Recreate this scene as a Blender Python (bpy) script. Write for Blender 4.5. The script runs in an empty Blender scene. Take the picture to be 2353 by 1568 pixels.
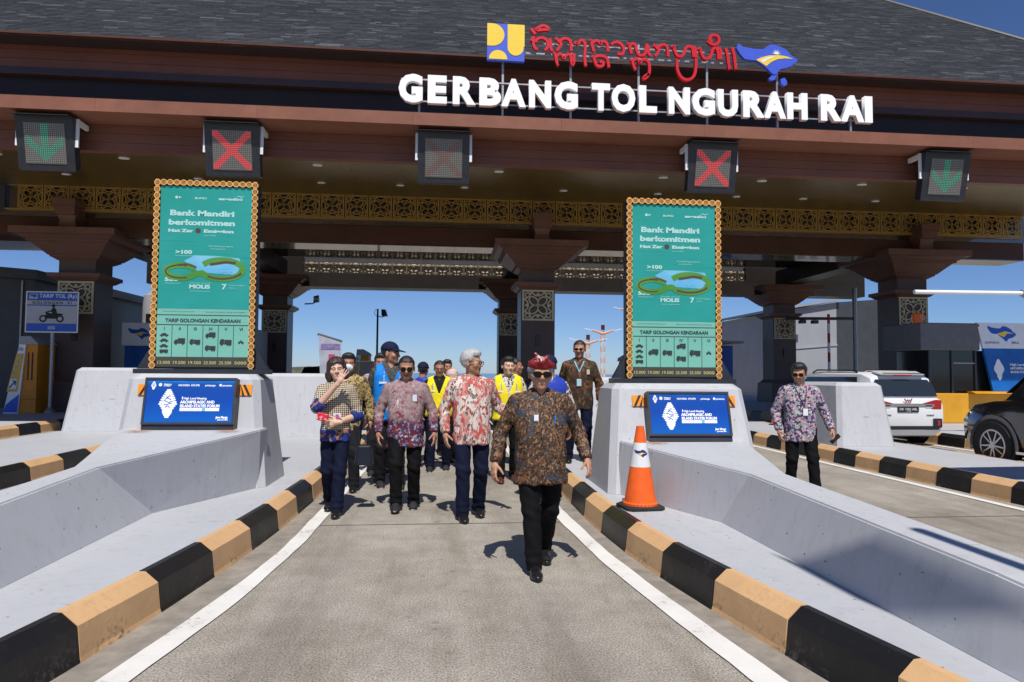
import bpy, math, random
import numpy as np
from mathutils import Vector, Matrix

random.seed(7)
R = math.radians
scene = bpy.context.scene
col = scene.collection

# ---------------------------------------------------------------- camera, sky, sun, exposure
YAW, PITCH, ROLL = R(5.5), R(2.72), R(.42)
fwd = Vector((math.sin(YAW)*math.cos(PITCH), math.cos(YAW)*math.cos(PITCH), math.sin(PITCH)))
r0 = Vector((math.cos(YAW), -math.sin(YAW), 0)); u0 = r0.cross(fwd)
rt = r0*math.cos(ROLL)+u0*math.sin(ROLL); up = u0*math.cos(ROLL)-r0*math.sin(ROLL)
cd = bpy.data.cameras.new('camera'); cam = bpy.data.objects.new('camera', cd); col.objects.link(cam)
m3 = Matrix((rt, up, -fwd)).transposed()
cam.matrix_world = Matrix.Translation((0, 0, 1.5)) @ m3.to_4x4()
cd.sensor_width = 36; cd.lens = 36*1569/2353; cd.clip_end = 9000; cd.clip_start = .05
scene.camera = cam

SUN_EL, SUN_AZ = R(58), R(1.5)          # azimuth measured from -Y towards +X
sp = Vector((math.sin(SUN_AZ)*math.cos(SUN_EL), -math.cos(SUN_AZ)*math.cos(SUN_EL), math.sin(SUN_EL)))
w = bpy.data.worlds.new('World'); scene.world = w; w.use_nodes = True
nt = w.node_tree; nt.nodes.clear()
sk = nt.nodes.new('ShaderNodeTexSky'); sk.sky_type = 'NISHITA'; sk.sun_disc = False
sk.sun_elevation = SUN_EL; sk.sun_rotation = math.pi-SUN_AZ
sk.altitude = 2000; sk.air_density = 1.0; sk.dust_density = 1.0; sk.ozone_density = 8
bg = nt.nodes.new('ShaderNodeBackground'); bg.inputs[1].default_value = .084
wo = nt.nodes.new('ShaderNodeOutputWorld')
tn = nt.nodes.new('ShaderNodeMix'); tn.data_type = 'RGBA'; tn.blend_type = 'MULTIPLY'; tn.inputs[0].default_value = 1; tn.inputs[7].default_value = (.98, 1.02, 1.17, 1)   # clear tropical blue
nt.links.new(sk.outputs[0], tn.inputs[6]); nt.links.new(tn.outputs[2], bg.inputs[0]); nt.links.new(bg.outputs[0], wo.inputs[0])
sl = bpy.data.lights.new('sun', 'SUN'); sl.energy = 5.0; sl.angle = R(.53); sl.color = (1, .955, .89)
so = bpy.data.objects.new('sun', sl); col.objects.link(so)
so.rotation_euler = (-sp).to_track_quat('-Z', 'Y').to_euler(); so.location = sp*60
vs = scene.view_settings
vs.view_transform = 'Standard'; vs.look = 'None'; vs.exposure = 0; vs.gamma = 1; vs.use_curve_mapping = False
scene.cycles.max_bounces = 8; scene.cycles.diffuse_bounces = 4; scene.cycles.glossy_bounces = 4
scene.cycles.use_denoising = True

# ---------------------------------------------------------------- materials
def srgb(r, g, b):
    f = lambda c: (c/255/12.92) if c/255 <= .04045 else ((c/255+.055)/1.055)**2.4
    return (f(r), f(g), f(b), 1)
class NT:
    """short-hand for building node trees"""
    def __init__(s, name, rough=.6, spec=.4, metal=0):
        s.m = bpy.data.materials.new(name); s.m.use_nodes = True
        s.t = s.m.node_tree; s.b = s.t.nodes['Principled BSDF']
        s.b.inputs['Roughness'].default_value = rough
        s.b.inputs['Specular IOR Level'].default_value = spec
        s.b.inputs['Metallic'].default_value = metal
        s._c = None
    def n(s, typ, **kw):
        x = s.t.nodes.new('ShaderNode'+typ)
        for k, v in kw.items():
            if k.startswith('i_'):
                x.inputs[k[2:].replace('_', ' ')].default_value = v
            else: setattr(x, k, v)
        return x
    def l(s, a, b): s.t.links.new(a, b)
    def coord(s, which='Object'):
        if s._c is None: s._c = s.n('TexCoord')
        return s._c.outputs[which]
    def noise(s, scale, detail=4, rough=.6, vec=None, out='Fac', dist=0):
        x = s.n('TexNoise'); x.inputs['Scale'].default_value = scale; x.inputs['Detail'].default_value = detail
        x.inputs['Roughness'].default_value = rough; x.inputs['Distortion'].default_value = dist
        s.l(vec if vec is not None else s.coord(), x.inputs['Vector']); return x.outputs[out]
    def voro(s, scale, feature='F1', out='Distance', vec=None, rnd=1):
        x = s.n('TexVoronoi', feature=feature); x.inputs['Scale'].default_value = scale
        if 'Randomness' in x.inputs: x.inputs['Randomness'].default_value = rnd
        s.l(vec if vec is not None else s.coord(), x.inputs['Vector']); return x.outputs[out]
    def ramp(s, fac, stops, interp='LINEAR'):
        x = s.n('ValToRGB'); e = x.color_ramp.elements; x.color_ramp.interpolation = interp
        while len(e) < len(stops): e.new(.5)
        for el, (p, c) in zip(e, stops):
            el.position = p; el.color = c if len(c) == 4 else (*c, 1)
        s.l(fac, x.inputs[0]); return x.outputs[0]
    def mix(s, fac, a, b, mode='MIX'):
        x = s.n('Mix', data_type='RGBA', blend_type=mode)
        for sock, v in ((x.inputs[0], fac), (x.inputs[6], a), (x.inputs[7], b)):
            if hasattr(v, 'links'): s.l(v, sock)
            else: sock.default_value = v
        return x.outputs[2]
    def math(s, op, a, b=None, clamp=False):
        x = s.n('Math', operation=op); x.use_clamp = clamp
        for i, v in enumerate((a, b)):
            if v is None: continue
            if hasattr(v, 'links'): s.l(v, x.inputs[i])
            else: x.inputs[i].default_value = v
        return x.outputs[0]
    def color(s, c):
        if hasattr(c, 'links'): s.l(c, s.b.inputs['Base Color'])
        else: s.b.inputs['Base Color'].default_value = c
        return s
    def rough(s, c): s.l(c, s.b.inputs['Roughness']); return s
    def bump(s, h, strength=.3, dist=.01):
        x = s.n('Bump'); x.inputs['Strength'].default_value = strength; x.inputs['Distance'].default_value = dist
        s.l(h, x.inputs['Height']); s.l(x.outputs[0], s.b.inputs['Normal']); return s
    def emit(s, c, st):
        if hasattr(c, 'links'): s.l(c, s.b.inputs['Emission Color'])
        else: s.b.inputs['Emission Color'].default_value = c
        s.b.inputs['Emission Strength'].default_value = st; return s

def solid(name, c, rough=.5, spec=.4, metal=0, var=.12, vs=6, bump=0, bs=60, emit=0):
    """plain paint / metal / plastic with a little uneven tone and wear"""
    s = NT(name, rough, spec, metal)
    if len(c) == 3: c = srgb(*c)
    if var:
        f = s.noise(vs, 5, .65)
        lo = tuple(x*(1-var) for x in c[:3])+(1,); hi = tuple(min(1, x*(1+var)) for x in c[:3])+(1,)
        s.color(s.ramp(f, [(.3, lo), (.7, hi)]))
    else: s.color(c)
    if bump: s.bump(s.noise(bs, 3), bump, .004)
    if emit: s.emit(c, emit)
    return s.m
M = {}
# painted concrete of the islands and crash blocks
def painted_concrete(name, c, dirt):
    s = NT(name, .62, .35)
    big = s.noise(1.3, 6, .62); fine = s.noise(38, 4, .6); pit = s.voro(11)
    base = s.ramp(big, [(.28, tuple(x*.93 for x in c)), (.72, tuple(x*1.04 for x in c))])
    spots = s.ramp(s.noise(5.5, 8, .75), [(.56, (1, 1, 1)), (.72, dirt)])
    a = s.mix(1, base, spots, 'MULTIPLY')
    pits = s.ramp(pit, [(.07, (.30, .29, .28)), (.11, (1, 1, 1))])
    gate = s.ramp(s.noise(2.6, 3), [(.48, (0, 0, 0)), (.56, (1, 1, 1))])
    a = s.mix(gate, a, s.mix(1, a, pits, 'MULTIPLY'))
    # trickle streaks down the faces
    mp = s.n('Mapping'); mp.inputs['Scale'].default_value = (7, 7, .5); s.l(s.coord(), mp.inputs[0])
    st = s.ramp(s.noise(2.2, 4, .6, mp.outputs[0]), [(.52, (1, 1, 1)), (.74, (.88, .865, .84))])
    sc_ = s.n('Mapping'); sc_.inputs['Scale'].default_value = (1.5, 9, 14); sc_.inputs['Rotation'].default_value = (.3, .2, .5); s.l(s.coord(), sc_.inputs[0])
    scr_ = s.ramp(s.noise(2.4, 3, .5, sc_.outputs[0]), [(.715, (1, 1, 1)), (.74, (.55, .54, .53))])     # scrapes
    a = s.mix(1, a, scr_, 'MULTIPLY')
    s.color(s.mix(.7, a, s.mix(1, a, st, 'MULTIPLY')))
    s.bump(s.math('ADD', s.math('MULTIPLY', fine, .5), s.math('MULTIPLY', pit, .3)), .10, .01)
    return s.m
M['paint'] = painted_concrete('island_grey_paint', (.428, .437, .46), (.88, .86, .83))
M['block'] = painted_concrete('block_grey_paint', (.462, .468, .485), (.87, .85, .81))
def kerb_paint(name, c, worn, rough):
    s = NT(name, rough, .28)
    f = s.noise(3.5, 8, .7); g = s.noise(30, 5, .7)
    a = s.ramp(f, [(.3, tuple(x*.86 for x in c)), (.7, tuple(x*1.06 for x in c))])
    chips = s.ramp(s.math('ADD', s.math('MULTIPLY', f, .55), s.math('MULTIPLY', g, .45)), [(.54, (0, 0, 0)), (.62, (1, 1, 1))])
    z = s.n('SeparateXYZ'); s.l(s.coord(), z.inputs[0])
    low = s.ramp(z.outputs[2], [(.03, (1, 1, 1)), (.13, (.22, .22, .22))])       # splash dirt and chips near the gutter
    s.color(s.mix(s.math('MULTIPLY', chips, low), a, (*worn, 1)))
    s.bump(s.math('ADD', f, s.math('MULTIPLY', g, .5)), .25, .012)
    return s.m
M['kerb_beige'] = kerb_paint('kerb_beige_paint', (.64, .395, .195), (.22, .16, .10), .5)
M['kerb_black'] = kerb_paint('kerb_black_paint', (.0125, .012, .012), (.075, .068, .06), .38)
def road_mat():
    s = NT('broomed_concrete_road', .8, .25)
    big = s.noise(.55, 7, .62); mid = s.noise(4, 6, .7); fine = s.noise(90, 3, .75); grit = s.voro(140)
    a = s.ramp(big, [(.30, (.255, .232, .198)), (.48, (.325, .298, .258)), (.70, (.39, .362, .318))])
    b = s.ramp(mid, [(.3, (.84, .83, .81)), (.7, (1.10, 1.10, 1.09))])
    a = s.mix(1, a, b, 'MULTIPLY')
    c = s.ramp(fine, [(.36, (.34, .32, .30)), (.5, (1, 1, 1)), (.64, (1.6, 1.57, 1.53))])
    a = s.mix(.85, a, s.mix(1, a, c, 'MULTIPLY'))
    mp = s.n('Mapping'); mp.inputs['Scale'].default_value = (1.1, .16, 1); s.l(s.coord(), mp.inputs[0])
    tr = s.ramp(s.noise(1.5, 6, .65, mp.outputs[0]), [(.48, (1, 1, 1)), (.68, (.66, .63, .59))])   # tyre and oil tracks
    a = s.mix(1, a, tr, 'MULTIPLY')
    xs = s.n('SeparateXYZ'); s.l(s.coord(), xs.inputs[0])      # rubber left by wheels and a line of oil drips in the middle lane
    tk = s.math('ABSOLUTE', s.math('SUBTRACT', s.math('ABSOLUTE', s.math('ADD', xs.outputs[0], s.math('MULTIPLY', s.noise(.7, 3), .3))), .78))
    tk = s.math('MULTIPLY', s.ramp(tk, [(.04, (1, 1, 1)), (.26, (0, 0, 0))]), s.ramp(s.noise(2.6, 6, .75, mp.outputs[0]), [(.40, (0, 0, 0)), (.62, (1, 1, 1))]))
    a = s.mix(s.math('MULTIPLY', tk, .30), a, (.10, .088, .075, 1))
    dr = s.math('MULTIPLY', s.ramp(s.math('ABSOLUTE', xs.outputs[0]), [(.05, (1, 1, 1)), (.42, (0, 0, 0))]), s.ramp(s.voro(5.5), [(.10, (1, 1, 1)), (.20, (0, 0, 0))]))
    a = s.mix(s.math('MULTIPLY', dr, .38), a, (.07, .062, .055, 1))
    sp = s.ramp(s.noise(7, 5, .8), [(.66, (1, 1, 1)), (.72, (.55, .53, .5))])
    s.color(s.mix(.8, a, s.mix(1, a, sp, 'MULTIPLY')))
    s.bump(s.math('ADD', fine, s.math('MULTIPLY', grit, .6)), .55, .006)
    return s.m
M['road'] = road_mat()
def line_mat():
    s = NT('road_line_paint', .6, .3)
    g = s.noise(26, 6, .75); f = s.noise(2.2, 5, .6)
    wear = s.ramp(s.math('ADD', s.math('MULTIPLY', g, .6), s.math('MULTIPLY', f, .4)), [(.36, (1, 1, 1)), (.43, (0, 0, 0))])
    base = s.ramp(f, [(.3, (.62, .60, .56)), (.7, (.74, .72, .68))])
    s.color(s.mix(wear, base, (.30, .27, .23, 1))); s.bump(g, .3, .004)
    return s.m
M['line'] = line_mat()
M['gutter'] = solid('gutter_concrete', (.25, .222, .188, 1), .85, .2, var=.28, vs=5, bump=.3, bs=80)
M['groove'] = solid('kerb_joint_dirt', (.05, .044, .036, 1), .9, .1, var=.4, vs=9)  # plain dark tone of the sawn slab joints
# canopy
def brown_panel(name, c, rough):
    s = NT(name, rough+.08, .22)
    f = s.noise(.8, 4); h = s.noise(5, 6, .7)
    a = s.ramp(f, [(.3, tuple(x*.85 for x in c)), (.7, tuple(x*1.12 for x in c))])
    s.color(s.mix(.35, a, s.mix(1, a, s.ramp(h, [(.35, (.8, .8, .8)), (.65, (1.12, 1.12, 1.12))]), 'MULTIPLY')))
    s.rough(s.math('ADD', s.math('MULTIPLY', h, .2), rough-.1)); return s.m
M['brown'] = brown_panel('brown_cladding', (.185, .078, .050), .42)
M['brown_dark'] = brown_panel('dark_brown_cladding', (.095, .042, .028), .42)
M['salmon'] = brown_panel('salmon_ledge_cladding', (.235, .100, .064), .45)
M['strip'] = brown_panel('grey_trim', (.055, .044, .046), .4)
M['col'] = brown_panel('column_cladding', (.115, .080, .072), .38)
M['cap'] = brown_panel('capital_cladding', (.19, .098, .072), .42)
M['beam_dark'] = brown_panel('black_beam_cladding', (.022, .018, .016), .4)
def soffit_mat():
    s = NT('bronze_soffit_strips', .32, .5, .4)
    mp = s.n('Mapping'); mp.inputs['Scale'].default_value = (9, .35, 1); s.l(s.coord(), mp.inputs[0])
    f = s.noise(2.4, 5, .7, mp.outputs[0]); g = s.noise(.5, 3)
    s.color(s.mix(.5, s.ramp(f, [(.3, (.105, .066, .011)), (.7, (.22, .142, .028))]), s.ramp(g, [(.3, (.105, .066, .012)), (.7, (.18, .118, .024))])))
    wv = s.n('TexWave', wave_type='BANDS', bands_direction='X'); wv.inputs['Scale'].default_value = 3.2; wv.inputs['Distortion'].default_value = 0
    s.l(s.coord(), wv.inputs[0]); s.rough(s.math('ADD', s.math('MULTIPLY', f, .2), .2))
    s.bump(s.math('ADD', wv.outputs[1], s.math('MULTIPLY', f, .6)), .12, .01); return s.m
M['soffit'] = soffit_mat()
M['mirror'] = solid('dark_reflective_panel', (.20, .165, .14, 1), .10, .6, .85, var=.2, vs=2)
M['ceiling'] = solid('dark_glossy_ceiling', (.11, .095, .085, 1), .10, .5, .8, var=.25, vs=1.5)
M['gold'] = solid('gold_lattice', (.42, .255, .062, 1), .42, .5, .25, var=.15)
M['cream'] = solid('cream_lattice', (.62, .55, .36, 1), .5, .4, var=.1)
M['ironwork'] = solid('dark_lattice', (.03, .024, .02, 1), .5, .4, var=.2)
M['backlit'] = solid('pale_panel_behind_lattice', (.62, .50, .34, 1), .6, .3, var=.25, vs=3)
M['black'] = solid('black_housing', (.020, .022, .027, 1), .38, .5, var=.25)
M['white'] = solid('white_paint', (.78, .79, .80, 1), .4, .45, var=.05)
M['steel'] = solid('galvanised_steel', (.36, .36, .36, 1), .45, .5, .6, var=.25, vs=14)
M['darksteel'] = solid('dark_steel', (.035, .037, .045, 1), .45, .5, .3, var=.25)
M['rubber'] = solid('black_rubber', (.022, .021, .020, 1), .75, .3, var=.3, vs=12, bump=.2)
M['glass'] = solid('dark_window_glass', (.012, .014, .017, 1), .06, .6, var=0)
M['red'] = solid('red_sign_face', (.62, .012, .022, 1), .35, .5, var=.06)
M['blue'] = solid('emblem_blue', (.055, .105, .60, 1), .4, .5, var=.04)
M['signblue'] = solid('road_sign_blue', (.008, .085, .50, 1), .4, .5, var=.06)
M['yellow'] = solid('emblem_yellow', (.86, .60, .045, 1), .4, .5, var=.03)
M['boothyellow'] = solid('booth_yellow_paint', (.60, .29, .012, 1), .42, .5, var=.12, vs=2)
M['orangebox'] = solid('orange_cabinet_paint', (.55, .20, .008, 1), .5, .4, var=.15, vs=3)
M['grey'] = solid('pale_grey_cladding', (.34, .345, .36, 1), .5, .4, var=.1, vs=2)
M['dgrey'] = solid('dark_grey_cladding', (.05, .052, .058, 1), .45, .45, var=.15, vs=2)
M['textdark'] = solid('dark_print', (.018, .02, .022, 1), .6, .3, var=0)
M['orange'] = solid('hazard_orange', (.83, .28, .012, 1), .4, .5, var=.06)
M['frameorange'] = solid('led_frame_orange', (.68, .36, .105, 1), .5, .4, var=.15, vs=10)
# ---------------------------------------------------------------- scene-building helpers
def link(o, parent=None):
    col.objects.link(o)
    if parent is not None: o.parent = parent
    return o
def tag(o, label=None, cat=None, group=None, kind=None):
    for k, v in (('label', label), ('category', cat), ('group', group), ('kind', kind)):
        if v: o[k] = v
    return o
def thing(name, label, cat, loc=(0, 0, 0), rz=0, group=None):
    o = bpy.data.objects.new(name, None); o.empty_display_size = .1
    link(o); o.location = loc; o.rotation_euler = (0, 0, rz)
    return tag(o, label, cat, group)
def rawmesh(name, v, f, smooth=False):
    me = bpy.data.meshes.new(name); me.from_pydata([tuple(p) for p in v], [], [tuple(q) for q in f]); me.update()
    if smooth: me.polygons.foreach_set('use_smooth', [True]*len(me.polygons))
    return me
def obj(name, me, mat, parent=None, loc=(0, 0, 0), rot=(0, 0, 0), scl=(1, 1, 1)):
    o = bpy.data.objects.new(name, me)
    if mat is not None:
        if len(me.materials) == 0:
            for x in (mat if isinstance(mat, (list, tuple)) else [mat]): me.materials.append(x)
    o.location = loc; o.rotation_euler = rot; o.scale = scl
    return link(o, parent)
class MB:
    """collects simple solids; build() links them as one mesh object"""
    def __init__(s): s.v = []; s.f = []; s.mi = []; s.cur = 0
    def add(s, v, f):
        n = len(s.v); s.v += [tuple(p) for p in v]; s.f += [tuple(i+n for i in q) for q in f]; s.mi += [s.cur]*len(f); return s
    def hexa(s, b, t):
        """b, t: 4 corners each, bottom and top, counter-clockwise from above"""
        return s.add(list(b)+list(t), [(3, 2, 1, 0), (4, 5, 6, 7), (0, 1, 5, 4), (1, 2, 6, 5), (2, 3, 7, 6), (3, 0, 4, 7)])
    def box(s, x0, x1, y0, y1, z0, z1, bev=0):
        if bev:
            b = bev; P = []
            for z, d in ((z0, b), (z0+b, 0), (z1-b, 0), (z1, b)):
                P.append([(x0+d, y0+d, z), (x1-d, y0+d, z), (x1-d, y1-d, z), (x0+d, y1-d, z)])
            v = [p for r in P for p in r]; f = [(3, 2, 1, 0), (12, 13, 14, 15)]
            for k in range(3):
                for i in range(4):
                    j = (i+1) % 4; f.append((4*k+i, 4*k+j, 4*k+4+j, 4*k+4+i))
            return s.add(v, f)
        return s.hexa([(x0, y0, z0), (x1, y0, z0), (x1, y1, z0), (x0, y1, z0)], [(x0, y0, z1), (x1, y0, z1), (x1, y1, z1), (x0, y1, z1)])
    def tube(s, pts, r, n=8, cap=True):
        pts = [Vector(p) for p in pts]; rs = r if isinstance(r, (list, tuple)) else [r]*len(pts)
        v = []; f = []
        for i, p in enumerate(pts):
            d = (pts[min(i+1, len(pts)-1)]-pts[max(i-1, 0)]).normalized()
            a = d.orthogonal() if i == 0 else (a-d*a.dot(d))
            a.normalize(); b = d.cross(a)
            for k in range(n):
                t = 2*math.pi*k/n; v.append(p+(a*math.cos(t)+b*math.sin(t))*rs[i])
        for i in range(len(pts)-1):
            for k in range(n):
                j = (k+1) % n; f.append((i*n+k, i*n+j, (i+1)*n+j, (i+1)*n+k))
        if cap: f += [tuple(range(n-1, -1, -1)), tuple(range((len(pts)-1)*n, len(pts)*n))]
        return s.add(v, f)
    def lathe(s, prof, c=(0, 0, 0), n=20, axis='z'):
        v = []; f = []
        for r, h in prof:
            for k in range(n):
                t = 2*math.pi*k/n; x, y = r*math.cos(t), r*math.sin(t)
                q = (x, y, h) if axis == 'z' else ((x, h, y) if axis == 'y' else (h, x, y))
                v.append((c[0]+q[0], c[1]+q[1], c[2]+q[2]))
        fl = axis == 'y'
        for i in range(len(prof)-1):
            for k in range(n):
                j = (k+1) % n; q = (i*n+k, i*n+j, (i+1)*n+j, (i+1)*n+k); f.append(q[::-1] if fl else q)
        f.append(tuple(range(n-1, -1, -1)) if not fl else tuple(range(n))); e = (len(prof)-1)*n
        f.append(tuple(range(e, e+n)) if not fl else tuple(range(e+n-1, e-1, -1)))
        return s.add(v, f)
    def plate(s, pts, y, th=.01):
        """polygon in x,z (counter-clockwise seen from -Y), front face at y, going back th"""
        n = len(pts); v = [(x, y, z) for x, z in pts]+[(x, y+th, z) for x, z in pts]
        f = [tuple(range(n)), tuple(range(2*n-1, n-1, -1))]+[(i, i+n, (i+1) % n+n, (i+1) % n) for i in range(n)]
        return s.add(v, f)
    def ribbon(s, pts, wd, y, th, closed=False):
        """flat band in the x,z plane along a polyline"""
        P = [Vector((x, z)) for x, z in pts]; n = len(P); L = []
        for i in range(n):
            a = P[i-1] if (closed or i > 0) else P[0]; b = P[(i+1) % n] if (closed or i < n-1) else P[-1]
            d = (b-a); d = d.normalized() if d.length else Vector((1, 0)); nn = Vector((-d.y, d.x))*wd/2
            L.append((P[i]+nn, P[i]-nn))
        v = []
        for a, b in L: v += [(a.x, y, a.y), (b.x, y, b.y), (a.x, y+th, a.y), (b.x, y+th, b.y)]
        f = []
        for i in range(n if closed else n-1):
            o, q = 4*i, 4*((i+1) % n)
            f += [(o, o+1, q+1, q), (o+1, o+3, q+3, q+1), (o+2, o, q, q+2), (o+3, o+2, q+2, q+3)]
        if not closed: f += [(0, 2, 3, 1), (4*n-4, 4*n-3, 4*n-1, 4*n-2)]
        return s.add(v, f)
    def mesh(s, name, smooth=False, mats=None):
        me = rawmesh(name, s.v, s.f, smooth)
        if mats:
            for m in mats: me.materials.append(m)
            me.polygons.foreach_set('material_index', s.mi)
        return me
    def build(s, name, mat, parent=None, loc=(0, 0, 0), rot=(0, 0, 0), smooth=False):
        mats = mat if isinstance(mat, (list, tuple)) else None
        return obj(name, s.mesh(name, smooth, mats), None if mats else mat, parent, loc, rot)
def copy_tree(o, parent=None):
    c = o.copy(); col.objects.link(c); c.parent = parent
    for ch in [x for x in bpy.data.objects if x.parent == o]: copy_tree(ch, c)
    return c
fits = []
def txt(name, s, x, z, y, h, mat, parent, width=None, align='CENTER', ext=0, off=0, rot=(math.pi/2, 0, 0), sp=1.0):
    """lettering; h is the capital height; width (if given) stretches the line to that width"""
    c = bpy.data.curves.new(name, 'FONT'); c.body = s; c.size = h/.729; c.align_x = align; c.align_y = 'BOTTOM_BASELINE'
    c.extrude = ext; c.offset = off; c.space_character = sp; c.materials.append(mat); c.resolution_u = 3
    o = bpy.data.objects.new(name, c); o.location = (x, y, z); o.rotation_euler = rot; link(o, parent)
    if width: fits.append((o, width))
    return o
def arc(cx, cz, r, a0, a1, n=8, rz=None):
    rz = r if rz is None else rz
    return [(cx+r*math.cos(R(a0+(a1-a0)*i/n)), cz+rz*math.sin(R(a0+(a1-a0)*i/n))) for i in range(n+1)]
def shade(o, angle=35):
    """smooth shading with sharp edges kept"""
    me = o.data; me.polygons.foreach_set('use_smooth', [True]*len(me.polygons))
    me.set_sharp_from_angle(angle=R(angle)); return o
# ---------------------------------------------------------------- ground, islands, kerbs, lines
g = MB(); g.add([(-4000, -4000, -.05), (4000, -4000, -.05), (4000, 4000, -.05), (-4000, 4000, -.05)], [(0, 1, 2, 3)])
tag(g.build('ground', solid('dry_ground', (.20, .18, .13, 1), .9, .2, var=.3, vs=.3)), kind='structure')
g = MB(); g.add([(-45, -40, 0), (45, -40, 0), (45, 75, 0), (-45, 75, 0)], [(0, 1, 2, 3)])
road = tag(g.build('road', M['road']), kind='structure')
# slab joints sawn across the lanes
jm = M['groove']
for y in (6.9, 11.6, 16.3, 21):
    for xa, xb in ((-1.48, 1.42), (4.1, 6.6), (8.7, 10.8)):
        b = MB(); b.add([(xa, y-.006, .003), (xb, y-.006, .003), (xb, y+.006, .003), (xa, y+.006, .003)], [(0, 1, 2, 3)]); b.build('slab_joint', jm, road)
def interp(tab, y):
    ys = [t[0] for t in tab]; return float(np.interp(y, ys, [t[1] for t in tab]))
KH = .25
def resample(pts, step):
    out = [Vector(pts[0])]; acc = 0
    for a, b in zip(pts, pts[1:]):
        a, b = Vector(a), Vector(b); L = (b-a).length; t = step-acc
        while t <= L: out.append(a+(b-a)*t/L); t += step
        acc = L-(t-step)
    return out
kerb_jit = random.Random(3)
def kerb(parent, path, first, step=.74, side=1):
    """kerb blocks along path (base line, plan x,y); side=+1: island lies to the left of travel"""
    fine = resample(path, .02); per = max(1, round(step/.02)); k = first
    for s0 in range(0, len(fine)-1, per):
        seg = fine[s0:s0+per+1]
        if len(seg) < 6: break
        idx = sorted(set([0, len(seg)-1]+[round(len(seg)*q/4) for q in (1, 2, 3) if round(len(seg)*q/4) < len(seg)-1]))
        P = [seg[i] for i in idx]; v = []; f = []
        for i, p in enumerate(P):
            g0 = s0+idx[i]; d = (fine[min(g0+4, len(fine)-1)]-fine[max(g0-4, 0)]).normalized(); n = Vector((-d.y, d.x))*side
            j = .003*kerb_jit.uniform(-1, 1)
            q = [p-d*0, p+n*(.012+j), p+n*(.030+j), p+n*.115, p+n*.16, p+n*.16]
            zz = [-.01, .03, KH-.062, KH+.004, KH+.004, -.01]
            shr = .0025 if i == 0 else (-.0025 if i == len(P)-1 else 0)
            v += [(a.x+d.x*shr, a.y+d.y*shr, z) for a, z in zip(q, zz)]
        for i in range(len(P)-1):
            for c in range(5):
                a = (i*6+c, i*6+c+1, (i+1)*6+c+1, (i+1)*6+c); f.append(a if side > 0 else a[::-1])
        e = (len(P)-1)*6; c0 = (0, 5, 4, 3, 2, 1); c1 = tuple(e+i for i in range(6))
        f += [c0 if side > 0 else c0[::-1], c1 if side > 0 else c1[::-1]]
        o = obj('kerb_block', rawmesh('kerb_block', v, f), M['kerb_beige' if k % 2 == 0 else 'kerb_black'], parent)
        k += 1
def island(left, right, first_l, first_r, step=.74, vis_l=True, vis_r=True, name='traffic_island'):
    """left/right: base-line polylines (x,y) with rising y"""
    n = 60
    def side(tab):
        ys = [p[1] for p in tab]; xs = [p[0] for p in tab]
        Y = np.linspace(ys[0], ys[-1], n); return [(float(np.interp(y, ys, xs)), float(y)) for y in Y]
    L, Rr = side(left), side(right); v = []; f = []
    ins = .14
    for (a, y), (b, y2) in zip(L, Rr): v += [(a+ins, y, KH), (b-ins, y2, KH)]
    for i in range(n-1): f.append((2*i, 2*i+1, 2*i+3, 2*i+2))
    isl = tag(obj(name, rawmesh(name, v, f), M['paint']), kind='structure')
    if vis_r: kerb(isl, [(x, y) for x, y in right], first_r, step, side=1)
    if vis_l: kerb(isl, [(x, y) for x, y in left], first_l, step, side=-1)
    return isl
RL = [(-2.75, -.9), (-2.5, -.1), (-2.3, .9), (-2.1, 2.02), (-1.96, 3.0), (-1.84, 3.76), (-1.73, 4.5), (-1.65, 5.25), (-1.58, 6.08), (-1.54, 6.76), (-1.52, 7.53), (-1.5, 8.3), (-1.5, 10), (-1.5, 30)]
LL = [(-2.85, -.9), (-3.15, -.1), (-3.4, .9), (-3.6, 2.02), (-3.8, 3), (-4.0, 4.5), (-4.1, 6), (-4.12, 8), (-4.12, 30)]
# start joints so that blocks break where the photograph shows them
def trim_to(path, y0, step, back):
    """cut the path so that a joint falls at y0 and `back` blocks lie before it"""
    fine = resample(path, .01); i = min(range(len(fine)), key=lambda k: abs(fine[k].y-y0)); j = max(0, i-int(back*step/.01))
    return [tuple(p) for p in fine[j::10]]+[tuple(path[-1])]
island_l = island(LL, trim_to(RL, 3.76, .74, 5), 0, 1, .74)
RR = [(2.72, -.9), (2.5, -.1), (2.28, 1), (2.12, 2.0), (1.97, 2.8), (1.83, 3.51), (1.71, 4.2), (1.60, 4.88), (1.52, 5.58), (1.47, 6.37), (1.45, 7.05), (1.45, 8.6), (1.46, 12), (1.46, 30)]
LR = [(2.8, -.9), (3.05, -.1), (3.3, 1), (3.5, 2), (3.68, 2.8), (3.85, 4.2), (3.98, 5.6), (4.05, 7), (4.05, 30)]
island_r = island(trim_to(RR, 3.51, .71, 6), LR, 0, 1, .71)
# neighbouring islands
island_m = island([(-8.0, 3), (-8.05, 30)], [(-5.62, 3.0), (-5.5, 8.4), (-5.55, 10), (-5.62, 12), (-5.62, 30)], 0, 0, .86, vis_l=False)
island_g = island([(-14.5, 8), (-14.5, 34)], [(-9.62, 8.2), (-9.62, 34)], 0, 1, .83, vis_l=False)
island_w = island([(6.78, 5.15), (6.72, 8), (6.70, 12), (6.66, 30)], [(8.66, 5.15), (8.66, 30)], 0, 0, .62)
island_b = island([(10.85, 8), (10.85, 40)], [(17.5, 8), (17.5, 40)], 0, 0, .78, vis_r=False)
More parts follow.
